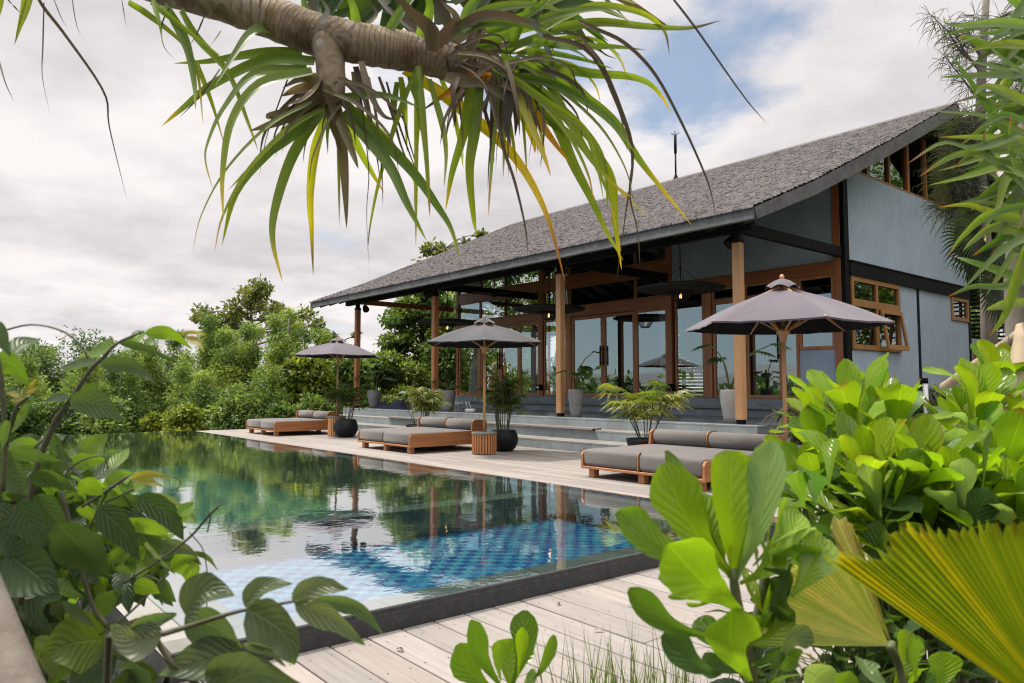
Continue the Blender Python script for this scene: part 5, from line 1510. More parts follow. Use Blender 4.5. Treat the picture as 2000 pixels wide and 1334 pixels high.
b.tube(Lp, radii, 20, jit=.02, rng=rr)
pbuild(b, 'trunk', 'pan_bark')
b = MB(); stub = crom([at(640, 80, DP), at(645, 125, DP - .03), at(648, 165, DP - .05), at(650, 205, DP - .06)], 14)
b.tube(stub, [.064, .064, .060, .057, .054, .053, .053, .053, .052, .05, .048, .045, .04, .034, .025], 16, jit=.03, rng=rr)
pbuild(b, 'side_branch', 'pan_bark')
GRN, GR2, YEL, ORA, DEAD, GREY, DRK, TAN = (.13, .215, .035), (.20, .29, .03), (.62, .46, .02), (.62, .26, .02), (.17, .125, .075), (.25, .255, .25), (.045, .033, .022), (.24, .185, .10)
YG = (.30, .36, .025); DEAD, TAN, GREY = (.115, .084, .05), (.165, .125, .068), (.19, .195, .19)
leaves = [
 # rosette of the short hanging branch
 ([(628, 205), (544, 278), (465, 370), (433, 480)], 27, GRN, GR2, YG), ([(632, 215), (575, 300), (540, 400), (533, 470), (552, 552)], 25, GRN, GR2, YEL),
 ([(642, 215), (617, 294), (607, 378), (609, 450), (612, 540)], 24, YG, YEL, TAN), ([(655, 215), (670, 294), (675, 378), (677, 447)], 25, TAN, DEAD, DEAD),
 ([(668, 225), (712, 311), (752, 380)], 20, GR2, YG, ORA), ([(668, 220), (754, 315), (796, 399), (833, 470)], 27, GRN, GRN, YG),
 ([(664, 190), (754, 278), (812, 340), (854, 400), (882, 447), (899, 510)], 27, GRN, GRN, YG), ([(615, 120), (520, 118), (418, 165), (355, 214), (315, 247)], 26, GRN, GR2, YEL),
 ([(600, 135), (500, 145), (440, 212), (409, 277), (403, 315), (417, 373)], 25, GRN, GR2, YEL), ([(610, 140), (510, 165), (455, 235), (436, 336), (436, 430)], 27, GRN, YG, YEL),
 ([(560, 60), (500, 60), (460, 105), (420, 168)], 27, GRN, GRN, GR2), ([(590, 100), (500, 105), (410, 120), (338, 124)], 22, GRN, GR2, YG),
 ([(640, 190), (585, 220), (530, 243), (487, 256)], 30, TAN, DEAD, DEAD), ([(632, 180), (580, 215), (525, 228), (540, 232)], 26, DEAD, TAN, DEAD), ([(625, 165), (580, 175), (550, 188)], 24, TAN, DEAD, DRK), ([(622, 150), (585, 155), (552, 172)], 20, TAN, DEAD, DRK),
 ([(655, 185), (665, 235), (690, 300), (700, 330)], 24, TAN, TAN, DEAD), ([(645, 190), (650, 240), (668, 300)], 28, TAN, TAN, DEAD), ([(670, 190), (754, 188), (822, 211)], 20, GRN, GRN, GR2),
 ([(655, 200), (640, 250), (640, 302)], 12, GRN, GRN, GR2), ([(640, 205), (575, 265), (500, 320), (445, 372)], 22, GRN, GRN, YG),
 # behind the trunk on the left
 ([(250, 5), (292, 32), (347, 76), (378, 115)], 17, GR2, YG, YEL), ([(321, 10), (347, 50), (372, 109), (388, 147), (397, 245)], 20, GRN, YG, YEL), ([(355, 20), (388, 76), (447, 143), (485, 239), (505, 296)], 17, GR2, YG, YEL),
 ([(296, 4), (334, 34), (397, 84), (432, 110)], 14, GR2, GR2, YG), ([(385, 120), (415, 200), (440, 288)], 16, GR2, YG, YEL), ([(330, 20), (365, 85), (380, 160), (382, 215)], 22, GRN, GR2, YG), ([(300, 0), (312, 40), (318, 85)], 15, GR2, GR2, YEL),
 # big end rosette
 ([(790, 138), (863, 185), (926, 235), (980, 281), (1018, 327), (1052, 386), (1077, 449), (1104, 552)], 30, YEL, YEL, (.40, .15, .02)), ([(922, 155), (909, 252), (884, 336), (870, 412)], 26, GR2, YG, YEL), ([(938, 155), (928, 252), (918, 330), (925, 420), (931, 460)], 26, GRN, YG, YG),
 ([(976, 113), (1052, 143), (1136, 189), (1199, 239), (1241, 302), (1283, 357), (1352, 441)], 30, GRN, GR2, YEL), ([(1010, 125), (1080, 130), (1157, 143), (1220, 147), (1264, 160), (1292, 187), (1313, 224)], 22, GRN, GR2, YEL), ([(976, 100), (1052, 100), (1136, 115), (1200, 135)], 15, GRN, GRN, GR2),
 ([(1060, 62), (1110, 52), (1178, 44), (1262, 52), (1346, 55), (1408, 40)], 22, GRN, GR2, DEAD), ([(1060, 60), (1100, 36), (1157, 13), (1220, 17), (1270, 34), (1299, 63), (1308, 107)], 20, GR2, YG, DEAD), ([(1000, 140), (1035, 176), (1085, 235), (1119, 315), (1157, 390), (1186, 453), (1217, 508)], 32, GRN, GR2, YG),
 ([(985, 135), (1010, 159), (1052, 235), (1112, 318)], 36, YEL, ORA, ORA), ([(1000, 130), (1069, 193), (1136, 252), (1178, 315), (1187, 413)], 26, GRN, YG, YG), ([(1160, 290), (1195, 357), (1203, 441), (1214, 527)], 24, YG, YG, YEL), ([(990, 150), (1035, 210), (1119, 269), (1157, 315), (1186, 348), (1220, 382), (1276, 434)], 20, GRN, YG, YEL),
 ([(1010, 120), (1060, 150), (1110, 230), (1150, 300), (1190, 352), (1240, 390)], 18, GR2, YG, YEL), ([(960, 150), (905, 155), (876, 180), (820, 219)], 22, ORA, ORA, DEAD), ([(985, 140), (1075, 205), (1140, 250), (1168, 330), (1180, 395)], 18, GR2, YG, YG),
 ([(1000, 160), (1030, 230), (1060, 300), (1076, 345)], 20, YG, YEL, ORA), ([(1050, 40), (1110, 25), (1180, 20), (1240, 48)], 22, GRN, GR2, YG), ([(1040, 80), (1120, 90), (1200, 92), (1262, 98)], 20, GRN, GR2, GR2), ([(1030, 100), (1090, 130), (1130, 170), (1168, 200)], 22, GRN, GRN, YG),
 ([(1040, 20), (1110, -10), (1190, -8), (1250, 10)], 22, GR2, GR2, YG), ([(985, 120), (1000, 180), (1040, 270), (1045, 300)], 22, YG, YEL, ORA), ([(970, 145), (1080, 165), (1170, 215), (1215, 262), (1240, 300)], 18, GRN, GRN, GR2),
 # thin ones hanging behind the trunk
 ([(783, 150), (791, 210), (795, 300)], 15, GR2, YG, YG), ([(812, 150), (827, 252), (833, 319), (840, 371)], 15, GR2, YG, YG), ([(838, 155), (863, 243), (871, 302), (867, 367)], 15, GR2, YG, YG), ([(800, 150), (815, 200), (822, 260)], 14, GRN, GR2, YG), ([(860, 150), (885, 215), (900, 290), (905, 330)], 13, GR2, YG, YG), ([(775, 160), (770, 220), (778, 270)], 13, GRN, GR2, YG),
 # crown on top, mostly cut by the picture edge
 ([(700, 60), (690, 10), (660, -40)], 24, GRN, GRN, GRN), ([(760, 60), (800, 5), (850, -40)], 26, GRN, GRN, GRN), ([(900, 60), (960, 20), (1040, 10), (1110, 25)], 28, GRN, GRN, GR2), ([(880, 70), (940, 45), (1010, 45), (1090, 70)], 28, GRN, GRN, GRN), ([(930, 90), (1000, 60), (1080, 40), (1150, 10)], 26, GRN, GR2, GRN), ([(940, 100), (1010, 90), (1060, 70), (1120, 66)], 26, GRN, GRN, GRN),
 ([(900, 50), (930, 0), (990, -50)], 26, GRN, GRN, GRN), ([(640, 50), (600, 20), (590, -30)], 24, GRN, GRN, GRN), ([(1000, 90), (1020, 40), (1060, -20)], 26, GRN, GRN, GRN), ([(820, 70), (840, 20), (830, -40)], 26, GRN, GRN, GRN), ([(950, 60), (1030, 30), (1090, -15)], 26, GRN, GRN, GRN), ([(980, 105), (1050, 85), (1120, 100), (1165, 130)], 22, GRN, GRN, GR2),
]
def strips(name, lst, mat, D=DP, seed=3, foldf=.35, dd=.22):
    b = MB(); r2 = random.Random(seed)
    for k, (px, w, c0, c1, tc_) in enumerate(lst):
        d0 = D + r2.uniform(-.10, .08); P = PL(px, d0, r2.uniform(-dd, dd), r2.uniform(-.05, .05))
        nrm = (-VD + VU * r2.uniform(-.5, .3) + VR * r2.uniform(-.6, .6))
        blade(b, P, pxw(w, d0) * (.90 if name == 'leaves' else .74), nrm, prof_strap, jitc(c0, r2, .12), jitc(c1, r2, .12), max(10, len(px) * 4), foldf, .0, k, 2, tipcol=tc_, tipfrom=.72, twist=r2.uniform(-.7, .7))
    return pbuild(b, name, mat)
r3 = random.Random(55)
for cx_, cy_, k, lo, hi in ((640, 185, 4, -2.9, -.25), (985, 125, 11, -1.9, .5), (830, 130, 4, -2.2, -.9)):
    for i in range(k):
        a = r3.uniform(lo, hi); L = r3.uniform(150, 300); dx, dy = math.cos(a), -math.sin(a); x0, y0 = cx_ + r3.uniform(-25, 25), cy_ + r3.uniform(-20, 20)
        g = .25 + .35 * abs(dx); c0 = [GRN, GR2, YG, GR2][r3.randrange(4)]
        leaves.append(([(x0, y0), (x0 + dx * L * .35, y0 + dy * L * .35), (x0 + dx * L * .68, y0 + dy * L * .68 + L * g * .25), (x0 + dx * L * .88, y0 + dy * L * .88 + L * g * .65), (x0 + dx * L * .95, y0 + dy * L * .95 + L * g * 1.05)], r3.uniform(9, 15), c0, YG, [YEL, ORA, DEAD][r3.randrange(3)]))
strips('leaves', leaves, 'strap')
dead = [
 ([(1060, 70), (1157, 105), (1220, 235), (1236, 315), (1222, 420), (1203, 558)], 15, DEAD, DEAD, DEAD), ([(1130, 40), (1161, 55), (1220, 84), (1278, 143), (1329, 235), (1375, 336), (1392, 390), (1400, 441)], 10, DEAD, DRK, TAN), ([(1300, -20), (1358, 55), (1450, 185), (1499, 243)], 8, DRK, DRK, DRK),
 ([(1079, -10), (1073, 76), (1052, 189), (1031, 323)], 8, DEAD, DEAD, DRK), ([(975, 160), (980, 273), (1006, 357), (1027, 449), (1030, 506)], 10, DEAD, DEAD, DEAD), ([(1010, 38), (1052, 56), (1075, 118), (1090, 208)], 26, GREY, GREY, GREY), ([(985, 150), (992, 200), (990, 250), (998, 285)], 34, DRK, DRK, DEAD), ([(1000, 160), (1008, 215), (1006, 268)], 26, DRK, DEAD, DRK), ([(978, 160), (985, 215), (980, 262)], 22, DRK, DEAD, DRK),
 ([(960, 150), (968, 230), (985, 280)], 14, DEAD, DRK, DRK), ([(945, 150), (960, 200), (972, 250)], 16, DEAD, DEAD, DEAD), ([(1130, 70), (1175, 125), (1190, 170), (1213, 230), (1225, 300)], 12, DEAD, DEAD, DEAD), ([(1100, 60), (1150, 78), (1180, 105), (1205, 115)], 8, DEAD, DRK, DRK), ([(1238, 300), (1230, 380), (1245, 450), (1250, 520)], 6, DEAD, DEAD, TAN),
 ([(690, 130), (705, 200), (720, 330), (716, 420), (722, 540)], 4, DRK, DRK, DRK), ([(575, 120), (545, 200), (520, 270), (505, 352)], 4, DRK, DRK, DRK), ([(720, 150), (735, 230), (745, 320), (748, 408)], 8, DEAD, DEAD, DRK), ([(740, 150), (765, 220), (785, 290), (812, 345)], 10, DEAD, DRK, DRK), ([(705, 120), (722, 180), (748, 225), (778, 234)], 20, TAN, DEAD, DEAD), ([(695, 130), (715, 200), (728, 260), (745, 310)], 18, DEAD, DEAD, DRK), ([(690, 140), (705, 230), (722, 300)], 16, TAN, DEAD, DRK),
 ([(755, 160), (775, 230), (800, 300), (820, 350)], 7, DRK, DRK, DRK), ([(780, 165), (790, 240), (812, 320), (818, 350)], 5, DRK, DRK, DRK), ([(895, 150), (885, 180), (888, 225), (886, 250)], 14, DEAD, DRK, DRK), ([(900, 170), (880, 215), (870, 260)], 7, DEAD, DEAD, DEAD), ([(1060, 190), (1062, 260), (1055, 330)], 8, DEAD, DEAD, DEAD),
 ([(330, 15), (316, 50), (320, 90), (345, 120)], 4, DRK, DRK, DRK), ([(400, 30), (385, 65), (370, 90)], 5, DEAD, DRK, DRK), ([(432, 60), (415, 85), (395, 105)], 5, DEAD, DEAD, DRK), ([(430, 135), (410, 165), (380, 200), (350, 230)], 8, DRK, DEAD, DRK),
 # strands at the top left corner
 ([(60, -30), (86, 15), (130, 72), (203, 180), (214, 250), (248, 391)], 9, DEAD, DRK, DRK), ([(86, 5), (84, 90), (83, 150), (98, 225)], 4, DRK, DRK, DRK), ([(140, -10), (150, 49), (166, 84)], 4, DRK, DRK, DRK), ([(104, -5), (120, 35), (132, 56)], 3, DRK, DRK, DRK), ([(-4, 110), (10, 160), (28, 200)], 4, DRK, DRK, DRK), ([(12, -5), (30, 15), (47, 33)], 5, DRK, DRK, DRK), ([(238, 0), (244, 35), (248, 58)], 2.5, DRK, DRK, DRK),
 # dry sheaths clasping the trunk
 ([(850, 118), (900, 70), (960, 55), (1010, 35)], 34, TAN, DEAD, DEAD), ([(860, 140), (910, 110), (940, 60), (950, 5)], 32, TAN, TAN, DEAD), ([(880, 150), (930, 125), (985, 90), (1010, 62)], 36, TAN, TAN, DEAD), ([(900, 160), (950, 150), (1000, 165), (1040, 195)], 38, TAN, TAN, DEAD), ([(870, 150), (910, 160), (945, 165), (990, 200)], 34, TAN, DEAD, DEAD), ([(845, 100), (842, 60), (800, 20), (770, -20)], 44, DEAD, DEAD, DEAD), ([(850, 90), (890, 40), (860, 0)], 36, DEAD, TAN, DEAD), ([(830, 80), (800, 50), (760, 20), (730, -10)], 24, DEAD, DRK, DRK), ([(880, 60), (950, 30), (1020, 40), (1060, 60)], 28, DEAD, TAN, GREY), ([(915, 150), (890, 180), (880, 130)], 28, TAN, DEAD, DEAD), ([(980, 165), (1010, 180), (1040, 220), (1060, 265)], 22, TAN, DEAD, DEAD), ([(630, 150), (615, 175), (590, 195), (560, 205)], 30, TAN, DEAD, DEAD), ([(668, 150), (690, 170), (705, 200), (712, 240)], 30, DEAD, DEAD, DEAD), ([(640, 165), (650, 200), (655, 250)], 40, TAN, TAN, DEAD), ([(700, 60), (735, 30), (720, 0)], 14, TAN, DEAD, DEAD), ([(625, 45), (640, 20), (620, -10)], 16, GREY, DEAD, DEAD),
]
r3 = random.Random(77)
for cx_, cy_, k, lo, hi in ((648, 175, 16, -2.9, -.3), (985, 130, 24, -2.6, .2), (900, 110, 18, -2.2, 2.6)):
    for i in range(k):
        a = r3.uniform(lo, hi); L = r3.uniform(60, 190); x0, y0 = cx_ + r3.uniform(-30, 30), cy_ + r3.uniform(-25, 20)
        dx, dy = math.cos(a), -math.sin(a)
        dead.append(([(x0, y0), (x0 + dx * L * .4, y0 + dy * L * .4), (x0 + dx * L * .75, y0 + dy * L * .75 + L * .18), (x0 + dx * L * .85, y0 + dy * L * .85 + L * .5)], r3.uniform(5, 15), [TAN, DEAD, DEAD, DRK][r3.randrange(4)], DEAD, DRK))
strips('dead_leaves', dead, 'dead', DP - .03, 8, .25, .12)
# dark mass of further leaves behind the trunk
b = MB(); r2 = random.Random(31)
for i in range(120):
    x0, y0 = r2.uniform(590, 1060), r2.uniform(-60, 60); a = r2.uniform(-2.6, .6); L = r2.uniform(120, 330)
    p0 = at(x0, y0, DP + r2.uniform(.12, .6)); d = (VR * math.cos(a) - VU * math.sin(a) * 1.0 + VD * r2.uniform(-.3, .6)).normalized() * L * DP / FPX
    if a > -.1 and x0 < 930: continue
    blade(b, [p0, p0 + d * .5 + VU * .04, p0 + d - VU * .04 * r2.random()], .052, -VD + VU * r2.uniform(-1, .4), prof_strap, jitc((.05, .095, .022) if r2.random() < .72 else DEAD, r2, .3), None, 8, .3, na=1, twist=r2.uniform(-.8, .8))
pbuild(b, 'crown_leaves', 'strap')
b = MB()
for (px, w) in (([(62, -10), (48, 30), (40, 52), (28, 88)], 15), ([(52, -20), (44, 20), (30, 78)], 12), ([(4, -10), (2, 15), (-4, 40)], 10)): blade(b, PL(px, DP), pxw(w, DP), -VD, prof_strap, YG, YG, 10, .2, tipcol=DEAD)
pbuild(b, 'corner_leaves', 'strap')

# ---------------------------------------------------------------- leaf helper for the near plants
def near_leaf(mb, bx, by, tx, ty, w, D, c, tip=None, prof=prof_ovate, twist=0.0, bend=(0, 0), dD=None, cup=.12, wave=.03, r2=None, fold=.10, n=12, tipfrom=.85, na=3, edge=None, lean=0.0):
    dD = r2.uniform(-.06, .10) if dD is None else dD
    a, e = at(bx, by, D), at(tx, ty, D + dD)
    m = at((bx + tx) / 2 + bend[0], (by + ty) / 2 + bend[1], D + dD * .5 - lean)
    ax = (e - a).normalized(); nr = Matrix.Rotation(twist, 3, ax) @ (-VD + VU * .15)
    blade(mb, [a, m, e], pxw(w, D), nr, prof, jitc(c, r2, .10), None, n, fold, wave, r2.randrange(9999), na, tipcol=tip, tipfrom=tipfrom, cup=cup, edge=edge, twist=r2.uniform(-.25, .25), rag=.16)
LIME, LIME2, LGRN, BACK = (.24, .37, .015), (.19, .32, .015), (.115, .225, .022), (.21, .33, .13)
# fallen scraps on the deck
for i, (px, py, l) in enumerate(((1090, 1178, 'tiny dark curled leaf scrap lying on the lower deck boards'), (775, 1268, 'small brown leaf scrap on the deck boards near the pool kerb'), (1160, 1232, 'pale curled leaf scrap on the deck boards left of the grass'))):
    q = onz(px, py, Z_LOW + .006); b = MB(); d = Vector((.7, -.5 + i * .6, 0)).normalized()
    blade(b, [(0, 0, 0), tuple(d * .03 + Vector((0, 0, .012))), tuple(d * .06)], .022, (0, 0, 1), prof_ovate, (.09, .06, .03) if i < 2 else (.3, .25, .16), None, 6, .5); o = b.build('fallen_leaf', M['dead']); o.location = q; tag(o, l, 'fallen leaf', 'leaf scraps on the deck')
# ---------------------------------------------------------------- near beach cabbage branch (front right)
DS = 1.15
sc = empty('beach_cabbage', tuple(at(1470, 1420, 1.2)), 0, 'nearest beach cabbage plant with huge upright lime leaves in front of the pool corner', 'plant')
sc.location.z = -.19
SO = Vector(sc.location); r2 = random.Random(3)
b = MB()
NL = [(1432, 1130, 1296, 905, 118, LIME2, 0, (-14, 10), 0), (1430, 1120, 1300, 880, 62, LGRN, .5, (-10, 0), .06), (1432, 1125, 1428, 880, 138, LIME, .05, (-4, 0), .02), (1440, 1130, 1508, 862, 92, BACK, -.5, (14, 10), .0), (1400, 1090, 1205, 1000, 96, LGRN, .45, (-10, 28), -.05), (1450, 1195, 1305, 1062, 142, LIME2, -.15, (-6, 6), -.10), (1395, 1248, 1226, 1152, 62, LGRN, .3, (-8, 18), -.06), (1465, 1330, 1428, 1190, 120, LIME2, -.1, (-18, 0), -.12), (1408, 1318, 1294, 1238, 72, (.06, .13, .035), .2, (0, 16), -.02), (1415, 1100, 1405, 950, 40, LIME, .7, (0, 0), .05),
      (1500, 1090, 1562, 1000, 68, LIME, -.2, (8, 6), .08), (1545, 1165, 1612, 1050, 112, LIME2, -.2, (4, 2), .1), (1498, 1085, 1500, 1000, 30, LIME, .8, (0, 0), .08), (1510, 1060, 1592, 1035, 34, BACK, .6, (0, -8), .09), (1492, 1110, 1500, 1178, 58, (.05, .10, .025), .6, (38, -20), .05), (1545, 1100, 1540, 1225, 62, (.06, .11, .025), .3, (-22, 10), .03), (1470, 1105, 1530, 1092, 40, BACK, .4, (0, -20), .06), (1480, 1110, 1470, 1050, 26, LIME2, .6, (0, 0), .06), (1485, 1240, 1510, 1140, 46, LIME2, .3, (0, 0), .04), (1510, 1325, 1582, 1228, 66, (.16, .22, .12), .5, (-10, -18), -.05), (1500, 1340, 1520, 1270, 40, (.07, .13, .05), .5, (0, 0), -.05),
      (1395, 1165, 1380, 1172, 24, LIME, 0, (-14, 0), .05), (1392, 1170, 1305, 1166, 18, LIME2, .2, (0, -4), .1), (1396, 1175, 1340, 1180, 16, LIME, .2, (0, 2), .1)]
NL += [(1425, 1128, 1372, 962, 84, LIME2, .35, (-8, 4), .05), (1436, 1128, 1468, 960, 78, LGRN, .3, (6, 0), .06), (1445, 1140, 1545, 1050, 72, LIME2, -.5, (8, 14), .07), (1410, 1150, 1290, 1120, 60, LGRN, .6, (-6, 16), .06), (1450, 1200, 1530, 1180, 70, LGRN, .4, (6, 18), .05),
       (1498, 1085, 1470, 985, 54, LIME2, .2, (-4, 0), .09), (1505, 1085, 1600, 1090, 60, LGRN, .5, (0, -14), .08), (1500, 1080, 1535, 980, 56, LIME, .1, (4, 0), .10), (1460, 1260, 1540, 1200, 74, LIME2, .2, (10, 12), .03), (1455, 1270, 1360, 1210, 66, LGRN, .3, (-6, 12), .05), (1468, 1300, 1560, 1290, 70, LGRN, .4, (4, -16), .02), (1462, 1320, 1370, 1300, 60, (.07, .14, .03), .3, (0, -10), .04), (1490, 1200, 1450, 1110, 50, LIME, .3, (0, 0), .07)]
for bx, by, tx, ty, w, c, tw, bend, dd in NL: near_leaf(b, bx, by, tx, ty, w * .82, DS, c, None, prof_obov, tw, bend, dd, .26, .05, r2, .08, 16, lean=.015)
rel(b, SO); b.build('leaves', M['leaf'], sc)
b = MB(); b.tube(crom([at(1478, 1440, 1.2), at(1462, 1290, 1.17), at(1440, 1180, 1.16), at(1430, 1110, DS)], 10), [.014, .013, .012, .011, .010, .010, .009, .008, .008, .007, .006], 8)
b.tube(crom([at(1465, 1270, 1.18), at(1490, 1150, 1.19), at(1500, 1075, 1.19)], 8), .008, 8); rel(b, SO); b.build('stem', M['stem'], sc)
def small_plant(name, px, py, D, lst, label, cat='plant', group=None, lmat='leaf', prof=prof_obov, seed=1, cols=None, zb=-.19, stem=True):
    o = empty(name, tuple(at(px, py, D)), 0, label, cat, group); o.location.z = zb; O = Vector(o.location); r2 = random.Random(seed); b = MB()
    for L in lst: near_leaf(b, *L[:4], L[4], D + r2.uniform(-.04, .04), L[5], None, prof, L[6] if len(L) > 6 else 0, L[7] if len(L) > 7 else (0, 0), None, .2, .02, r2, .08, 12)
    rel(b, O); b.build('leaves', M[lmat], o)
    if stem: b = MB(); b.tube([O + Vector((0, 0, -.05)), at(px, py, D)], .008, 6); rel(b, O); b.build('stem', M['stem'], o)
    return o
small_plant('beach_cabbage', 985, 1350, 1.45, [(985, 1350, 918, 1212, 44, LGRN, .5, (-8, 8)), (970, 1355, 894, 1258, 66, LGRN, .2, (-10, 10)), (1000, 1340, 1026, 1192, 62, LGRN, -.3, (12, 0)), (1000, 1350, 1003, 1248, 82, LIME2, 0, (-4, 0)), (1012, 1320, 1020, 1225, 28, LIME, 0, (2, 0)), (978, 1330, 978, 1252, 26, LGRN, .3, (-6, 0)), (1035, 1330, 1082, 1240, 40, LGRN, .9, (-2, 18)), (1010, 1360, 1045, 1310, 30, BACK, .3, (0, 0))], 'small sprout of upright green leaves at the bottom edge, in front of the deck boards', seed=4, zb=-.3)
for i, (l, lb) in enumerate((([(1745, 1345, 1775, 1232, 74, LIME2, .1, (6, 0)), (1790, 1330, 1775, 1250, 50, LGRN, .4, (0, 0))], 'rounded green leaf pair below the torn fan palm leaf'), ([(1740, 1350, 1686, 1288, 60, BACK, .4, (-14, -6)), (1745, 1350, 1800, 1312, 56, LIME2, .5, (0, -10)), (1830, 1350, 1842, 1272, 62, LIME2, -.3, (8, 0)), (1800, 1350, 1830, 1300, 40, LGRN, .2, (0, 0))], 'low green rosette at the bottom edge beside the big fan palm leaf'), ([(1570, 1370, 1625, 1302, 80, BACK, .1, (-6, -10)), (1620, 1360, 1660, 1310, 50, LGRN, .2, (0, 0))], 'pale green leaf tip rising at the bottom edge'))):
    small_plant('young_plant', l[0][0], l[0][1], 1.3, l, lb, group='low leafy plants at the bottom right', seed=20 + i)
# ---------------------------------------------------------------- beach cabbage bush (right middle)
DB = [  # whorls: px, py, D, scale, tilt
 (1668, 848, 2.25, 1.15, -.10), (1745, 868, 2.15, 1.0, .0), (1610, 915, 2.2, .95, -.30), (1700, 965, 1.95, 1.05, -.2), (1790, 985, 1.9, 1.1, .1), (1850, 955, 2.1, 1.0, .1), (1905, 885, 2.3, 1.15, .15), (1870, 800, 2.7, 1.0, .1), (1960, 820, 2.5, 1.25, .2), (1950, 955, 1.95, 1.05, .25), (1615, 985, 2.1, .9, -.4), (1780, 860, 2.45, .95, .05), (1990, 900, 2.2, 1.0, .3), (1720, 1010, 1.85, .8, -.25), (1880, 1010, 1.8, .9, .1), (1985, 1015, 1.8, .9, .3), (1830, 870, 2.6, .9, .0), (1640, 1010, 2.2, .8, -.3), (1815, 1040, 1.85, .8, .0), (1560, 960, 2.4, .8, -.5), (1930, 1020, 1.9, .8, .1), (1680, 900, 2.4, .9, -.1), (1720, 820, 2.5, .9, -.05), (1600, 840, 2.5, .85, -.2), (1660, 1060, 2.0, .75, -.2), (1760, 930, 2.2, .9, 0), (1830, 920, 2.25, .9, .05), (1900, 960, 2.0, .9, .1), (1740, 1070, 1.9, .75, 0), (1850, 1060, 1.95, .8, .1), (1960, 1070, 1.85, .8, .2), (2020, 980, 1.9, .9, .3), (2030, 860, 2.3, 1.0, .3), (1570, 1040, 2.4, .75, -.3), (1920, 780, 2.9, .9, .1), (1640, 930, 2.5, .85, -.2), (1908, 838, 2.25, 1.0, .05), (1880, 880, 2.3, .95, 0), (1945, 790, 2.4, 1.05, .15)]
bush = empty('beach_cabbage_bush', (*at(1790, 760, 2.2).xy, -.19), 0, 'large bright lime leaved bush in front of the villa gable, right of the nearest parasol', 'shrub')
BO = Vector(bush.location); b, s_ = MB(), MB(); r2 = random.Random(17)
for px, py, D, sc_, tilt in DB:
    if 1755 < px < 1905 and py < 900: py += 55 + (px > 1800) * 15
    if px == 1920: continue
    c = at(px, py, D); up = (Vector((0, 0, 1)) + VR * tilt + VD * r2.uniform(-.25, .1)).normalized()
    g0 = Vector((BO.x + (c.x - BO.x) * .35, BO.y + (c.y - BO.y) * .35, -.1)); s_.tube(crom([g0, g0.lerp(c, .5) + Vector((0, 0, .05)), c - up * .02], 8), [.012, .012, .011, .011, .010, .009, .009, .008, .007], 6)
    k = r2.randint(11, 15); e1 = up.cross(Vector((1, .3, 0))).normalized(); e2 = up.cross(e1)
    for i in range(k):
        f = i / (k - 1); a = i * 2.4 + r2.uniform(-.2, .2); el = R(82 - 62 * f + r2.uniform(-8, 8)); d = up * math.sin(el) + (e1 * math.cos(a) + e2 * math.sin(a)) * math.cos(el)
        L = sc_ * .21 * (.62 + .45 * math.sin(math.pi * (.25 + .6 * f))) * r2.uniform(.85, 1.1); out = (e1 * math.cos(a) + e2 * math.sin(a))
        nrm = (up * math.cos(el) - out * math.sin(el)); st = c - up * .035 * f + out * .006
        col = [LIME, LIME, LIME2, LIME2, LGRN, BACK][r2.randrange(6)] if f > .1 else LIME
        blade(b, [st, st + d * L * .5 + nrm * L * r2.uniform(-.04, .07), st + d * L + nrm * L * r2.uniform(-.20, .05)], L * r2.uniform(.30, .39), nrm, prof_obov, jitc(col, r2, .16), None, 11, .10, .06, r2.randrange(999), 3, rag=.12, edge=(.26, .20, .06) if r2.random() < .16 else None, tipcol=(.20, .12, .03) if r2.random() < .12 else None, tipfrom=.93, cup=r2.uniform(-.05, .3), twist=r2.uniform(-.3, .3))
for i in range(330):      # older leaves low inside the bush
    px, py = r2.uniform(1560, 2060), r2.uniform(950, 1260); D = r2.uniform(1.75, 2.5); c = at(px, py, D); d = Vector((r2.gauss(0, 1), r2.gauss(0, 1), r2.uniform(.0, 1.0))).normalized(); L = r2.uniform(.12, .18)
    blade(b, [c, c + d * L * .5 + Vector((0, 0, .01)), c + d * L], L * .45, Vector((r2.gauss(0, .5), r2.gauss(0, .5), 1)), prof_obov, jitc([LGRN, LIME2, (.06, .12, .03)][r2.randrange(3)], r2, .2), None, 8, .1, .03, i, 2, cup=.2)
rel(b, BO); b.build('leaves', M['leaf'], bush); rel(s_, BO); s_.build('stems', M['stem'], bush)
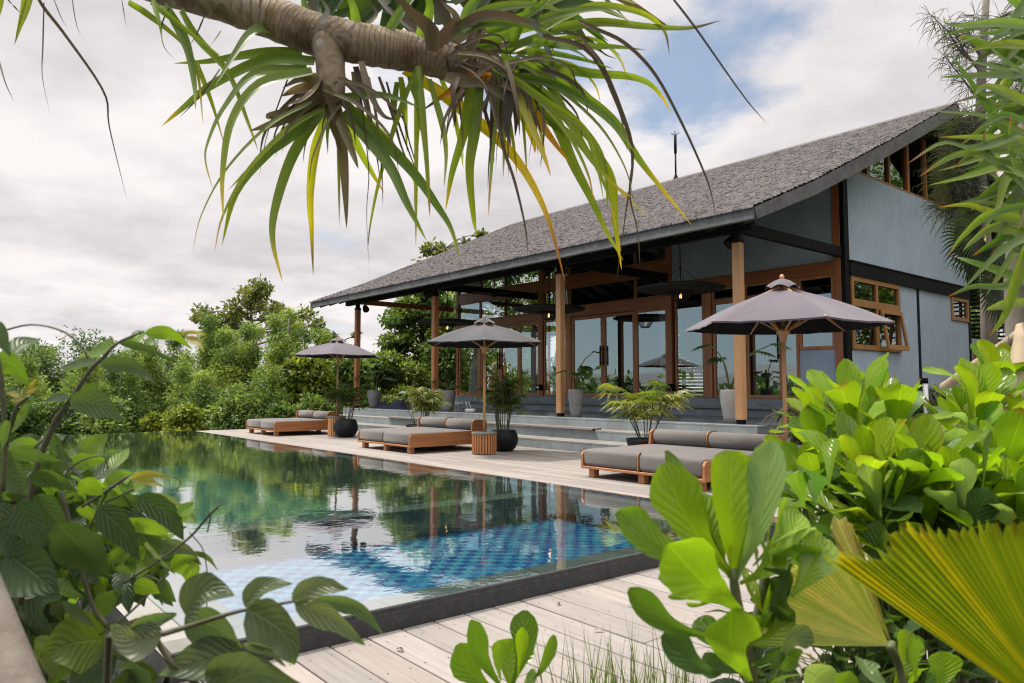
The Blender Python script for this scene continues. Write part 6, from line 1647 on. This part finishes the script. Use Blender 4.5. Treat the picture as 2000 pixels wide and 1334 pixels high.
# ---------------------------------------------------------------- fan palm leaves (bottom right)
def fan_leaf(hub, outline, D, dD, seg, cols, name, label, seed, brown=True, pleat=.35, stalk=None):
    """hub px; outline: px points of the outer edge in order; pleated blade between hub and outline"""
    o = empty(name, (*at(hub[0], 760, D).xy, -.25), 0, label, 'palm leaf', 'fan palm leaves at the lower right'); O = Vector(o.location); r2 = random.Random(seed); b = MB()
    hubp = at(hub[0], hub[1], D); n = seg * 2
    acc_ = [0]
    for p, q in zip(outline, outline[1:]): acc_.append(acc_[-1] + math.hypot(q[0] - p[0], q[1] - p[1]))
    def ol(t):
        s = t * acc_[-1]; i = max(1, min(len(outline) - 1, int(np.searchsorted(acc_, s)))); f = (s - acc_[i - 1]) / max(1e-6, acc_[i] - acc_[i - 1]); p, q = outline[i - 1], outline[i]
        return p[0] + (q[0] - p[0]) * f, p[1] + (q[1] - p[1]) * f
    vs, cc, fs, uv = [], [], [], []; NR = 12
    tone = [r2.random() for _ in range(seg + 1)]
    big = [noise.noise(Vector((k * .35, seed, 0))) for k in range(seg + 1)]
    for j in range(n + 1):
        t = j / n; x, y = ol(t); k = j // 2; dep = dD * (1 - (2 * t - 1) ** 2) ; e = at(x, y, D + dep); ridge = (j % 2)
        r_end = r2.uniform(.95, 1.0) if ridge else r2.uniform(.90, .955)
        for i in range(NR + 1):
            s = .03 + (r_end - .03) * i / NR
            p = hubp.lerp(e, s); off = pleat * s * (e - hubp).length * (math.pi * .5 / seg) * (1 if ridge else -1)
            p = p - VD * off 
            q = tone[min(k, seg)] * .45 + (big[min(k, seg)] * .9 + .35)
            c = mixc3(cols[0], cols[1], max(0, min(1, q))); c = mixc3(c, cols[2], max(0, min(1, (q - .62) * 2)))
            if brown and s > .93: c = mixc3(c, (.08, .035, .012), min(1, (s - .90) * 12) * r2.random())
            vs.append(p); cc.append(c); uv.append((s, (j % 2), 0))
    for j in range(n):
        for i in range(NR): fs.append((j * (NR + 1) + i, j * (NR + 1) + i + 1, (j + 1) * (NR + 1) + i + 1, (j + 1) * (NR + 1) + i))
    b.add(vs, fs, cc, uv, smooth=False); rel(b, O); b.build('blade', M['fan'], o)
    b = MB(); st = stalk or [(hub[0] + 60, hub[1] + 160)]
    b.tube(crom([hubp] + [at(x, y, D + .05) for x, y in st], 5) if len(st) > 1 else [hubp, at(*st[0], D + .05)], .007, 8); rel(b, O); b.build('stalk', M['stem'], o)
    return o
fan_leaf((2110, 1440), [(1578, 1068), (1632, 1062), (1668, 1068), (1692, 1072), (1700, 1046), (1718, 1028), (1745, 1014), (1790, 1010), (1850, 1014), (1910, 1008), (1960, 1006), (2020, 1000), (2120, 1000), (2240, 1030)], .92, -.06, 40, [(.17, .28, .02), (.33, .42, .025), (.50, .48, .022)], 'fan_palm_leaf', 'big yellow green pleated fan palm leaf at the lower right corner', 5)
fan_leaf((1738, 1262), [(1500, 1262), (1462, 1215), (1480, 1160), (1530, 1100), (1590, 1082), (1640, 1085), (1668, 1100)], 1.25, .02, 30, [(.44, .54, .14), (.62, .66, .24), (.70, .64, .26)], 'fan_palm_leaf', 'smaller pale fan palm leaf spread flat behind the nearest plant', 6, False, .3, [(1752, 1290), (1768, 1350)])
fan_leaf((1742, 1258), [(1640, 1085), (1612, 1010), (1640, 990), (1662, 1020), (1680, 1062), (1688, 1105)], 1.29, .02, 9, [(.40, .46, .14), (.62, .56, .30), (.80, .66, .56)], 'fan_palm_leaf', 'torn dried fan palm leaf with a pink brown tip', 7, True, .2, [(1752, 1290), (1770, 1350)])
# ---------------------------------------------------------------- grass by the bottom edge
b = MB(); r2 = random.Random(8)
for i in range(640):
    px = r2.gauss(1235, 80) if i < 480 else r2.uniform(1080, 1720); D = r2.uniform(2.0, 2.35); g = onz(px, 1400 + r2.uniform(0, 90), -.2)
    g = at(px, 760, D); g.z = -.19
    L = r2.uniform(.42, .80) if i < 480 else r2.uniform(.3, .62); d = Vector((r2.gauss(0, .10), r2.gauss(0, .10), 1)).normalized()
    blade(b, [g, g + d * L * .6, g + d * L + Vector((d.x, d.y, 0)) * L * .2], r2.uniform(.005, .010), -VD + VR * r2.uniform(-1, 1), prof_strap, jitc((.11, .19, .04), r2, .3), (.18, .24, .06), 4, 0, na=1)
for i in range(60):
    px = r2.uniform(1440, 1800); g = at(px, 1330 + r2.uniform(-30, 60), r2.uniform(1.4, 1.8)); d = Vector((r2.gauss(0, 1), r2.gauss(0, 1), .25)).normalized(); L = r2.uniform(.1, .25)
    blade(b, [g, g + d * L * .5 + Vector((0, 0, .03)), g + d * L], .003, -VD, prof_strap, jitc((.16, .20, .06), r2, .3), None, 5, 0, na=1)
tag(b.build('grass', M['strap']), kind='stuff')
b = MB()
for i in range(240):     # low foliage under the right hand plants
    px, py = r2.uniform(1440, 2050), r2.uniform(1200, 1400); D = r2.uniform(1.45, 2.0); c = at(px, py, D); d = Vector((r2.gauss(0, 1), r2.gauss(0, 1), r2.uniform(-.2, .8))).normalized(); L = r2.uniform(.06, .14)
    blade(b, [c, c + d * L * .5 + Vector((0, 0, .01)), c + d * L], L * .42, Vector((r2.gauss(0, .6), r2.gauss(0, .6), 1)), prof_ovate, jitc([(.05, .10, .025), (.08, .15, .03), (.03, .06, .02)][r2.randrange(3)], r2, .2), None, 7, .1, .02, i, 2, cup=.15)
tag(b.build('ground_cover', M['leaf']), kind='stuff')

# ---------------------------------------------------------------- climbing vine (left)
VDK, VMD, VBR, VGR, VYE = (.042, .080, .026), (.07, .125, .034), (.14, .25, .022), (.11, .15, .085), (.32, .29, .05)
vine = empty('climbing_vine', (*at(60, 760, 1.25).xy, -1.15), 0, 'dense dark leaved vine filling the left edge, with one shoot arching up against the sky', 'vine')
VO = Vector(vine.location); r2 = random.Random(23); b, s_ = MB(), MB(); DV = 1.25
VL = [(281, 650, 376, 682, 32, VBR, .3, (6, -14)), (349, 653, 405, 655, 9, VYE, .2, (0, -5)), (361, 660, 398, 688, 17, VYE, .2, (8, -6)), (281, 648, 240, 668, 34, VBR, .2, (4, 4)), (290, 655, 302, 672, 20, VBR, .3, (4, 4)), (224, 671, 174, 688, 48, VBR, .4, (0, 4)), (230, 668, 344, 708, 20, VMD, .5, (0, -8)), (195, 711, 304, 748, 36, VMD, .4, (8, -16)), (188, 708, 112, 722, 26, VMD, .3, (0, -4)), (145, 785, 198, 748, 54, VBR, -.1, (4, 4)), (136, 783, 243, 823, 58, VMD, .2, (10, -12)), (132, 780, 84, 786, 24, VDK, .3, (0, -6)), (100, 838, 108, 892, 44, VDK, -.2, (4, 0)), (136, 738, 152, 736, 12, VBR, .2, (0, 0)),
      (16, 702, 80, 660, 56, VMD, .1, (-4, -8)), (-10, 700, 56, 752, 58, VBR, .3, (6, -12)), (-14, 640, 20, 695, 50, VMD, .2, (4, -8)), (45, 772, 78, 735, 11, VYE, .2, (0, 0)), (40, 775, 12, 765, 11, VYE, .2, (0, 0)), (48, 778, 18, 782, 12, VYE, .1, (0, 0)), (52, 770, 76, 757, 10, VYE, .1, (0, 0)), (60, 790, 20, 850, 30, VBR, .2, (0, 0)), (-5, 840, 28, 905, 40, VDK, .2, (0, 0)), (20, 822, 2, 880, 40, VBR, .3, (0, 0)),
      (40, 975, 92, 1068, 76, VDK, .1, (-6, 4)), (72, 966, 140, 1038, 66, VMD, .1, (-4, 4)), (108, 960, 177, 1005, 48, VMD, .4, (6, -12)), (190, 990, 272, 1094, 68, VDK, .1, (10, -6)), (112, 1020, 214, 1130, 108, VDK, -.1, (0, 0)), (10, 1075, 118, 1160, 122, VDK, 0, (0, 0)), (268, 970, 359, 1056, 58, VDK, .1, (14, -10)), (278, 967, 380, 1010, 32, VGR, .5, (8, -12)), (346, 1000, 385, 1019, 38, VBR, .2, (0, -4)), (350, 1008, 378, 980, 34, VBR, .1, (0, 0)), (343, 1082, 379, 1150, 56, VBR, 0, (8, -6)), (311, 1059, 394, 1104, 34, VGR, .5, (10, -10)), (378, 1076, 426, 1114, 15, VMD, .2, (4, -6)), (262, 1138, 314, 1160, 46, VBR, .1, (0, -4)),
      (163, 884, 212, 848, 44, VBR, .1, (0, 0)), (216, 918, 252, 874, 36, VBR, .3, (0, 0)), (22, 880, 135, 940, 44, VMD, .4, (6, -16)), (54, 930, 156, 962, 44, VMD, .4, (0, -10)), (15, 880, 72, 869, 22, VBR, .2, (0, -3)), (8, 908, 58, 968, 64, VMD, .1, (0, 0)), (2, 980, 20, 1094, 84, VDK, .1, (0, 0)), (254, 936, 333, 934, 20, VYE, .4, (0, -10)), (258, 935, 320, 950, 18, VYE, .2, (0, -4)), (243, 942, 255, 978, 42, VMD, .1, (0, 0)), (204, 942, 262, 924, 28, VBR, .2, (0, -4)), (154, 940, 202, 968, 50, VBR, .2, (0, -4)), (198, 960, 252, 988, 40, VBR, .2, (0, 0)), (132, 1110, 240, 1123, 42, VMD, .5, (0, -16)), (250, 1012, 338, 1058, 52, VBR, .3, (4, -6)), (286, 1058, 342, 1122, 34, VGR, .3, (0, 0)), (165, 985, 185, 1020, 46, VBR, .2, (0, 0)), (215, 1095, 262, 1075, 40, VBR, .2, (0, 0)), (225, 1100, 258, 1120, 30, VMD, .2, (0, 0)), (290, 1105, 252, 1128, 34, VBR, .2, (0, 0)),
      (208, 1250, 78, 1282, 128, (.10, .16, .02), 0, (0, -10)), (228, 1280, 130, 1345, 96, VDK, .2, (0, 0)), (320, 1238, 212, 1218, 84, VGR, .3, (-10, 16)), (262, 1226, 346, 1198, 40, VGR, .4, (0, -2)), (214, 1272, 295, 1302, 30, VGR, .3, (0, -6)), (118, 1128, 168, 1174, 62, VDK, .1, (0, 0)), (121, 1176, 190, 1228, 30, VMD, .4, (0, -4)), (188, 1194, 238, 1152, 50, VBR, .1, (0, 0)), (255, 1290, 250, 1345, 90, VMD, .2, (20, 0)), (130, 1220, 165, 1192, 44, VBR, .2, (0, 0)), (60, 1180, 110, 1260, 80, VDK, .1, (0, 0)), (40, 1120, 90, 1220, 90, VDK, .2, (0, 0)), (95, 1240, 100, 1330, 70, (.09, .14, .02), .2, (0, 0)), (310, 1320, 200, 1350, 70, (.08, .14, .025), .2, (0, 0)), (160, 1200, 200, 1240, 26, VMD, .4, (0, 0))]
for L in VL: near_leaf(b, *L[:4], L[4] * .86, DV + r2.uniform(-.1, .14), L[5], None, prof_ovate, L[6] + r2.uniform(-.15, .15), L[7], None, .1, .03, r2, .16, 14)
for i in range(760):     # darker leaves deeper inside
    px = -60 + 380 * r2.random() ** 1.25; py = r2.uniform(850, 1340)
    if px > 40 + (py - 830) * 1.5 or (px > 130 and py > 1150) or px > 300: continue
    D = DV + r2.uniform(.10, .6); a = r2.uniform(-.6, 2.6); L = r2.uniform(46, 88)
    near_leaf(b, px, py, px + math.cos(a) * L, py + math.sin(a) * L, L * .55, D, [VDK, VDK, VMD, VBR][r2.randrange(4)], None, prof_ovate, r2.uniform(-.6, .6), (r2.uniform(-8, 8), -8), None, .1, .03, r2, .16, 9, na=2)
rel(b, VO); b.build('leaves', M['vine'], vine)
s_.tube(crom(PL([(40, 1180), (60, 960), (103, 832), (126, 798), (147, 767), (176, 723), (200, 700), (227, 672), (262, 655), (281, 647)], DV), 24), [.0058 - .0042 * i / 24 for i in range(25)], 8)
for pth, r in (([(5, 960), (10, 860), (4, 760), (-6, 690)], .004), ([(12, 870), (30, 800), (55, 775)], .003), ([(-8, 650), (60, 634), (120, 646), (155, 672), (172, 700)], .0018), ([(160, 990), (200, 965), (250, 930)], .0028), ([(205, 982), (262, 955)], .0022), ([(120, 1150), (180, 1020), (215, 950)], .002), ([(240, 1140), (310, 1095), (370, 1050), (405, 1010), (431, 985)], .0022), ([(405, 1040), (411, 1010), (408, 1000)], .0014), ([(110, 950), (150, 905), (200, 890), (212, 915)], .0016), ([(370, 1040), (395, 1070), (403, 1105), (406, 1142), (402, 1200), (392, 1260)], .0010), ([(345, 960), (352, 940), (335, 930)], .0008), ([(95, 1150), (60, 1170), (20, 1165)], .003), ([(210, 1225), (180, 1180), (150, 1080), (120, 960)], .004), ([(195, 1240), (250, 1200), (330, 1120)], .002), ([(110, 870), (130, 905), (165, 940)], .0016), ([(265, 1085), (262, 1120), (245, 1140)], .001), ([(285, 1120), (270, 1150), (258, 1170)], .001), ([(60, 880), (100, 845), (150, 790), (120, 800)], .0018)):
    s_.tube(crom(PL(pth, DV + .02), 16), r, 6)
rel(s_, VO); s_.build('stems', M['cane'], vine)
# dark filling stems so the depth of the vine reads: another plant growing beside it
br = empty('leafy_branch', (*at(240, 760, 1.05).xy, -1.15), 0, 'branch with large veined grey green leaves reaching over the pool corner at the bottom', 'branch')
BO2 = Vector(br.location); b, s_ = MB(), MB(); r2 = random.Random(9); LB = (.135, .18, .10); LB2 = (.095, .145, .07)
BL = [(362, 1203, 458, 1162, 78, LB2, -.35, (-12, -26)), (477, 1184, 571, 1140, 44, LB, -.4, (-12, -14)), (570, 1173, 682, 1150, 44, LB, -.3, (0, -16)), (360, 1206, 472, 1266, 84, LB2, .2, (10, -10)), (482, 1188, 576, 1298, 96, LB2, .1, (24, -8)), (574, 1175, 713, 1260, 50, LB, .3, (6, -10)), (610, 1168, 752, 1242, 36, LB2, .4, (16, -20)), (476, 1276, 308, 1318, 78, LB2, .2, (0, -6)), (412, 1352, 602, 1345, 108, LB2, .1, (-10, -36)), (474, 1258, 558, 1302, 26, LB, .5, (8, -12)), (316, 1240, 216, 1220, 70, LB, .3, (-6, 20)), (255, 1228, 345, 1202, 34, LB2, .4, (0, -4))]
for L in BL: near_leaf(b, *L[:4], L[4], 1.02 + r2.uniform(-.03, .03), L[5], VBR, prof_ovate, L[6], L[7], r2.uniform(-.05, .02), .16, .035, r2, .20, 16, tipfrom=.9)
rel(b, BO2); b.build('leaves', M['vine'], br)
s_.tube(crom([BO2, at(200, 1500, 1.1)] + PL([(235, 1262), (319, 1238), (367, 1224), (444, 1200), (487, 1190), (571, 1175), (600, 1170)], 1.03), 24), [.006 - .0045 * i / 24 for i in range(25)], 7)
s_.tube(PL([(300, 1240), (330, 1290), (400, 1350)], 1.03), .004, 6)
rel(s_, BO2); s_.build('stem', M['cane'], br)
M['old_pole'] = m_simple('weathered_pole', (.10, .082, .06), (.21, .185, .15), 9, .8, .3, 40)
# leaning pole in the lower left corner
def pole(name, a, e, r, label, group=None, knots=True, mat='bamboo', zb=-.19, cat='pole'):
    o = empty(name, (a.x, a.y, a.z), 0, label, cat, group); b = MB(); n = 24; d = e - a
    b.tube([a + d * i / n - a for i in range(n + 1)], [r * (1 + (.06 if knots and i % 6 == 0 else 0)) for i in range(n + 1)], 18); ob = b.build('shaft', M[mat], o); return o
a, e = at(52, 1450, .80), at(-150, 930, .98); pole('leaning_pole', a, e, .036, 'pale out of focus pole leaning in the lower left corner', None, False, 'old_pole')
# ---------------------------------------------------------------- tree on props and strap leaves at the right edge
a, e = at(1950, 930, 2.35), at(2014, 640, 2.45); a2 = a + (a - e) * 1.6; pole('bamboo_prop', a2, e, .042, 'thick pale bamboo prop standing in the bright bush at the right edge', 'bamboo props of the young tree at the right', True)
a, e = at(1890, 724, 3.1), at(1990, 655, 2.6); a2 = a + (a - e) * .6; pole('bamboo_prop', a2, e, .020, 'thinner bamboo prop slanting left in front of the louvred doors', 'bamboo props of the young tree at the right', True)
a, e = at(1962, 760, 2.9), at(1985, 660, 2.62); a2 = a + (a - e) * 2.0; pole('bamboo_prop', a2, e, .024, 'dark bamboo prop between the two pale ones', 'bamboo props of the young tree at the right', True, 'bark')
dt = empty('strap_leaved_tree', (*at(1998, 760, 2.75).xy, -.19), 0, 'tree with long green strap leaves and orange tips along the right edge', 'tree'); DO = Vector(dt.location)
b = MB(); tp = [DO + Vector((0, 0, -.1))] + [at(x, y, 2.75) for x, y in ((1995, 680), (1992, 520), (2002, 380), (2020, 200), (2040, 40), (2050, -120))]
b.tube(crom(tp, 30), [.055 - .02 * i / 30 for i in range(31)], 12, jit=.03, rng=rr); rel(b, DO); b.build('trunk', M['bark'], dt)
b = MB(); b.tube([at(1984, 700, 2.44), at(2006, 694, 2.44)], .03, 8)
r2 = random.Random(41); b = MB()
OT = (.30, .11, .02)
KL = [((2005, 0), (1960, 60), (1905, 65)), ((2010, 40), (1950, 48), (1855, 50), (1842, 30)), ((2010, 50), (1940, 45), (1855, 52)), ((2010, 110), (1940, 95), (1890, 75), (1872, 72)), ((2010, 150), (1960, 120), (1920, 80), (1910, 78)), ((2015, 148), (1930, 148), (1835, 151)), ((2010, 270), (1960, 250), (1910, 180), (1855, 103)), ((2000, 260), (1940, 232), (1880, 222), (1796, 216)), ((2010, 275), (1950, 270), (1895, 268), (1832, 268)), ((1990, 262), (1930, 285), (1890, 290), (1838, 280), (1772, 320)), ((1990, 275), (1930, 290), (1860, 305), (1795, 345)), ((1995, 290), (1940, 300), (1890, 318), (1830, 335)), ((2005, 330), (1950, 320), (1905, 300), (1860, 330)), ((2000, 340), (1940, 380), (1890, 395), (1845, 405)), ((2005, 345), (1950, 330), (1890, 345), (1812, 362)), ((2005, 370), (1960, 330), (1925, 290), (1922, 255)), ((2010, 420), (1950, 418), (1890, 400), (1830, 405)), ((1998, 430), (1930, 420), (1880, 460), (1850, 500)), ((2010, 460), (1940, 445), (1900, 470), (1880, 490)), ((2010, 400), (1960, 410), (1935, 425), (1920, 450)), ((2010, 555), (1950, 530), (1890, 510), (1862, 500)), ((2005, 480), (1980, 560), (1960, 620), (1930, 658)), ((2005, 540), (1960, 560), (1900, 560), (1850, 580)), ((2000, 590), (1960, 595), (1940, 600), (1925, 605)), ((2020, 30), (1985, 100), (1975, 160), (1955, 180)), ((2015, 180), (1975, 210), (1930, 200), (1890, 170)), ((2010, 220), (1975, 250), (1950, 300), (1945, 350)), ((2010, 130), (1970, 140), (1930, 128), (1880, 118)), ((2015, 90), (1965, 88), (1920, 92), (1888, 104)), ((2010, 205), (1960, 180), (1920, 170), (1900, 190)), ((2012, 240), (1960, 225), (1930, 240), (1905, 255)), ((2018, 300), (1980, 270), (1960, 210), (1950, 150)), ((2018, 360), (1985, 330), (1970, 280), (1975, 220)), ((2010, 310), (1965, 350), (1950, 400), (1930, 440)), ((2015, 500), (1970, 470), (1935, 478), (1900, 500))]
for i, pth in enumerate(KL):
    d0 = 2.35 + r2.uniform(-.15, .2); c = jitc([(.10, .18, .035), (.14, .22, .04), (.19, .26, .04)][r2.randrange(3)], r2, .15)
    blade(b, PL(pth, d0, r2.uniform(-.2, .2)), pxw(r2.uniform(15, 24), d0), -VD + VU * r2.uniform(-.2, .7), prof_strap, c, c, 14, .3, 0, i, 2, tipcol=OT if r2.random() < .55 else None, tipfrom=.84, twist=r2.uniform(-.5, .5))
for cxp, cyp in ((2040, 70), (2045, 200), (2040, 330), (2035, 450)):
    for k in range(24):
        a = R(r2.uniform(100, 260)); L = r2.uniform(90, 210); d0 = 2.5 + r2.uniform(-.1, .3); x1, y1 = cxp + math.cos(a) * L, cyp - math.sin(a) * L * .8
        c = jitc([(.09, .16, .035), (.13, .21, .04)][r2.randrange(2)], r2, .2)
        blade(b, PL([(cxp, cyp), ((cxp + x1) / 2, (cyp + y1) / 2 - 12), (x1, y1 + 14)], d0, r2.uniform(-.25, .2)), pxw(r2.uniform(15, 24), d0), -VD + VU * r2.uniform(-.3, .8), prof_strap, c, c, 9, .3, 0, k, 1, tipcol=OT if r2.random() < .3 else None, tipfrom=.85, twist=r2.uniform(-.5, .5))
rel(b, DO); b.build('leaves', M['strap'], dt)
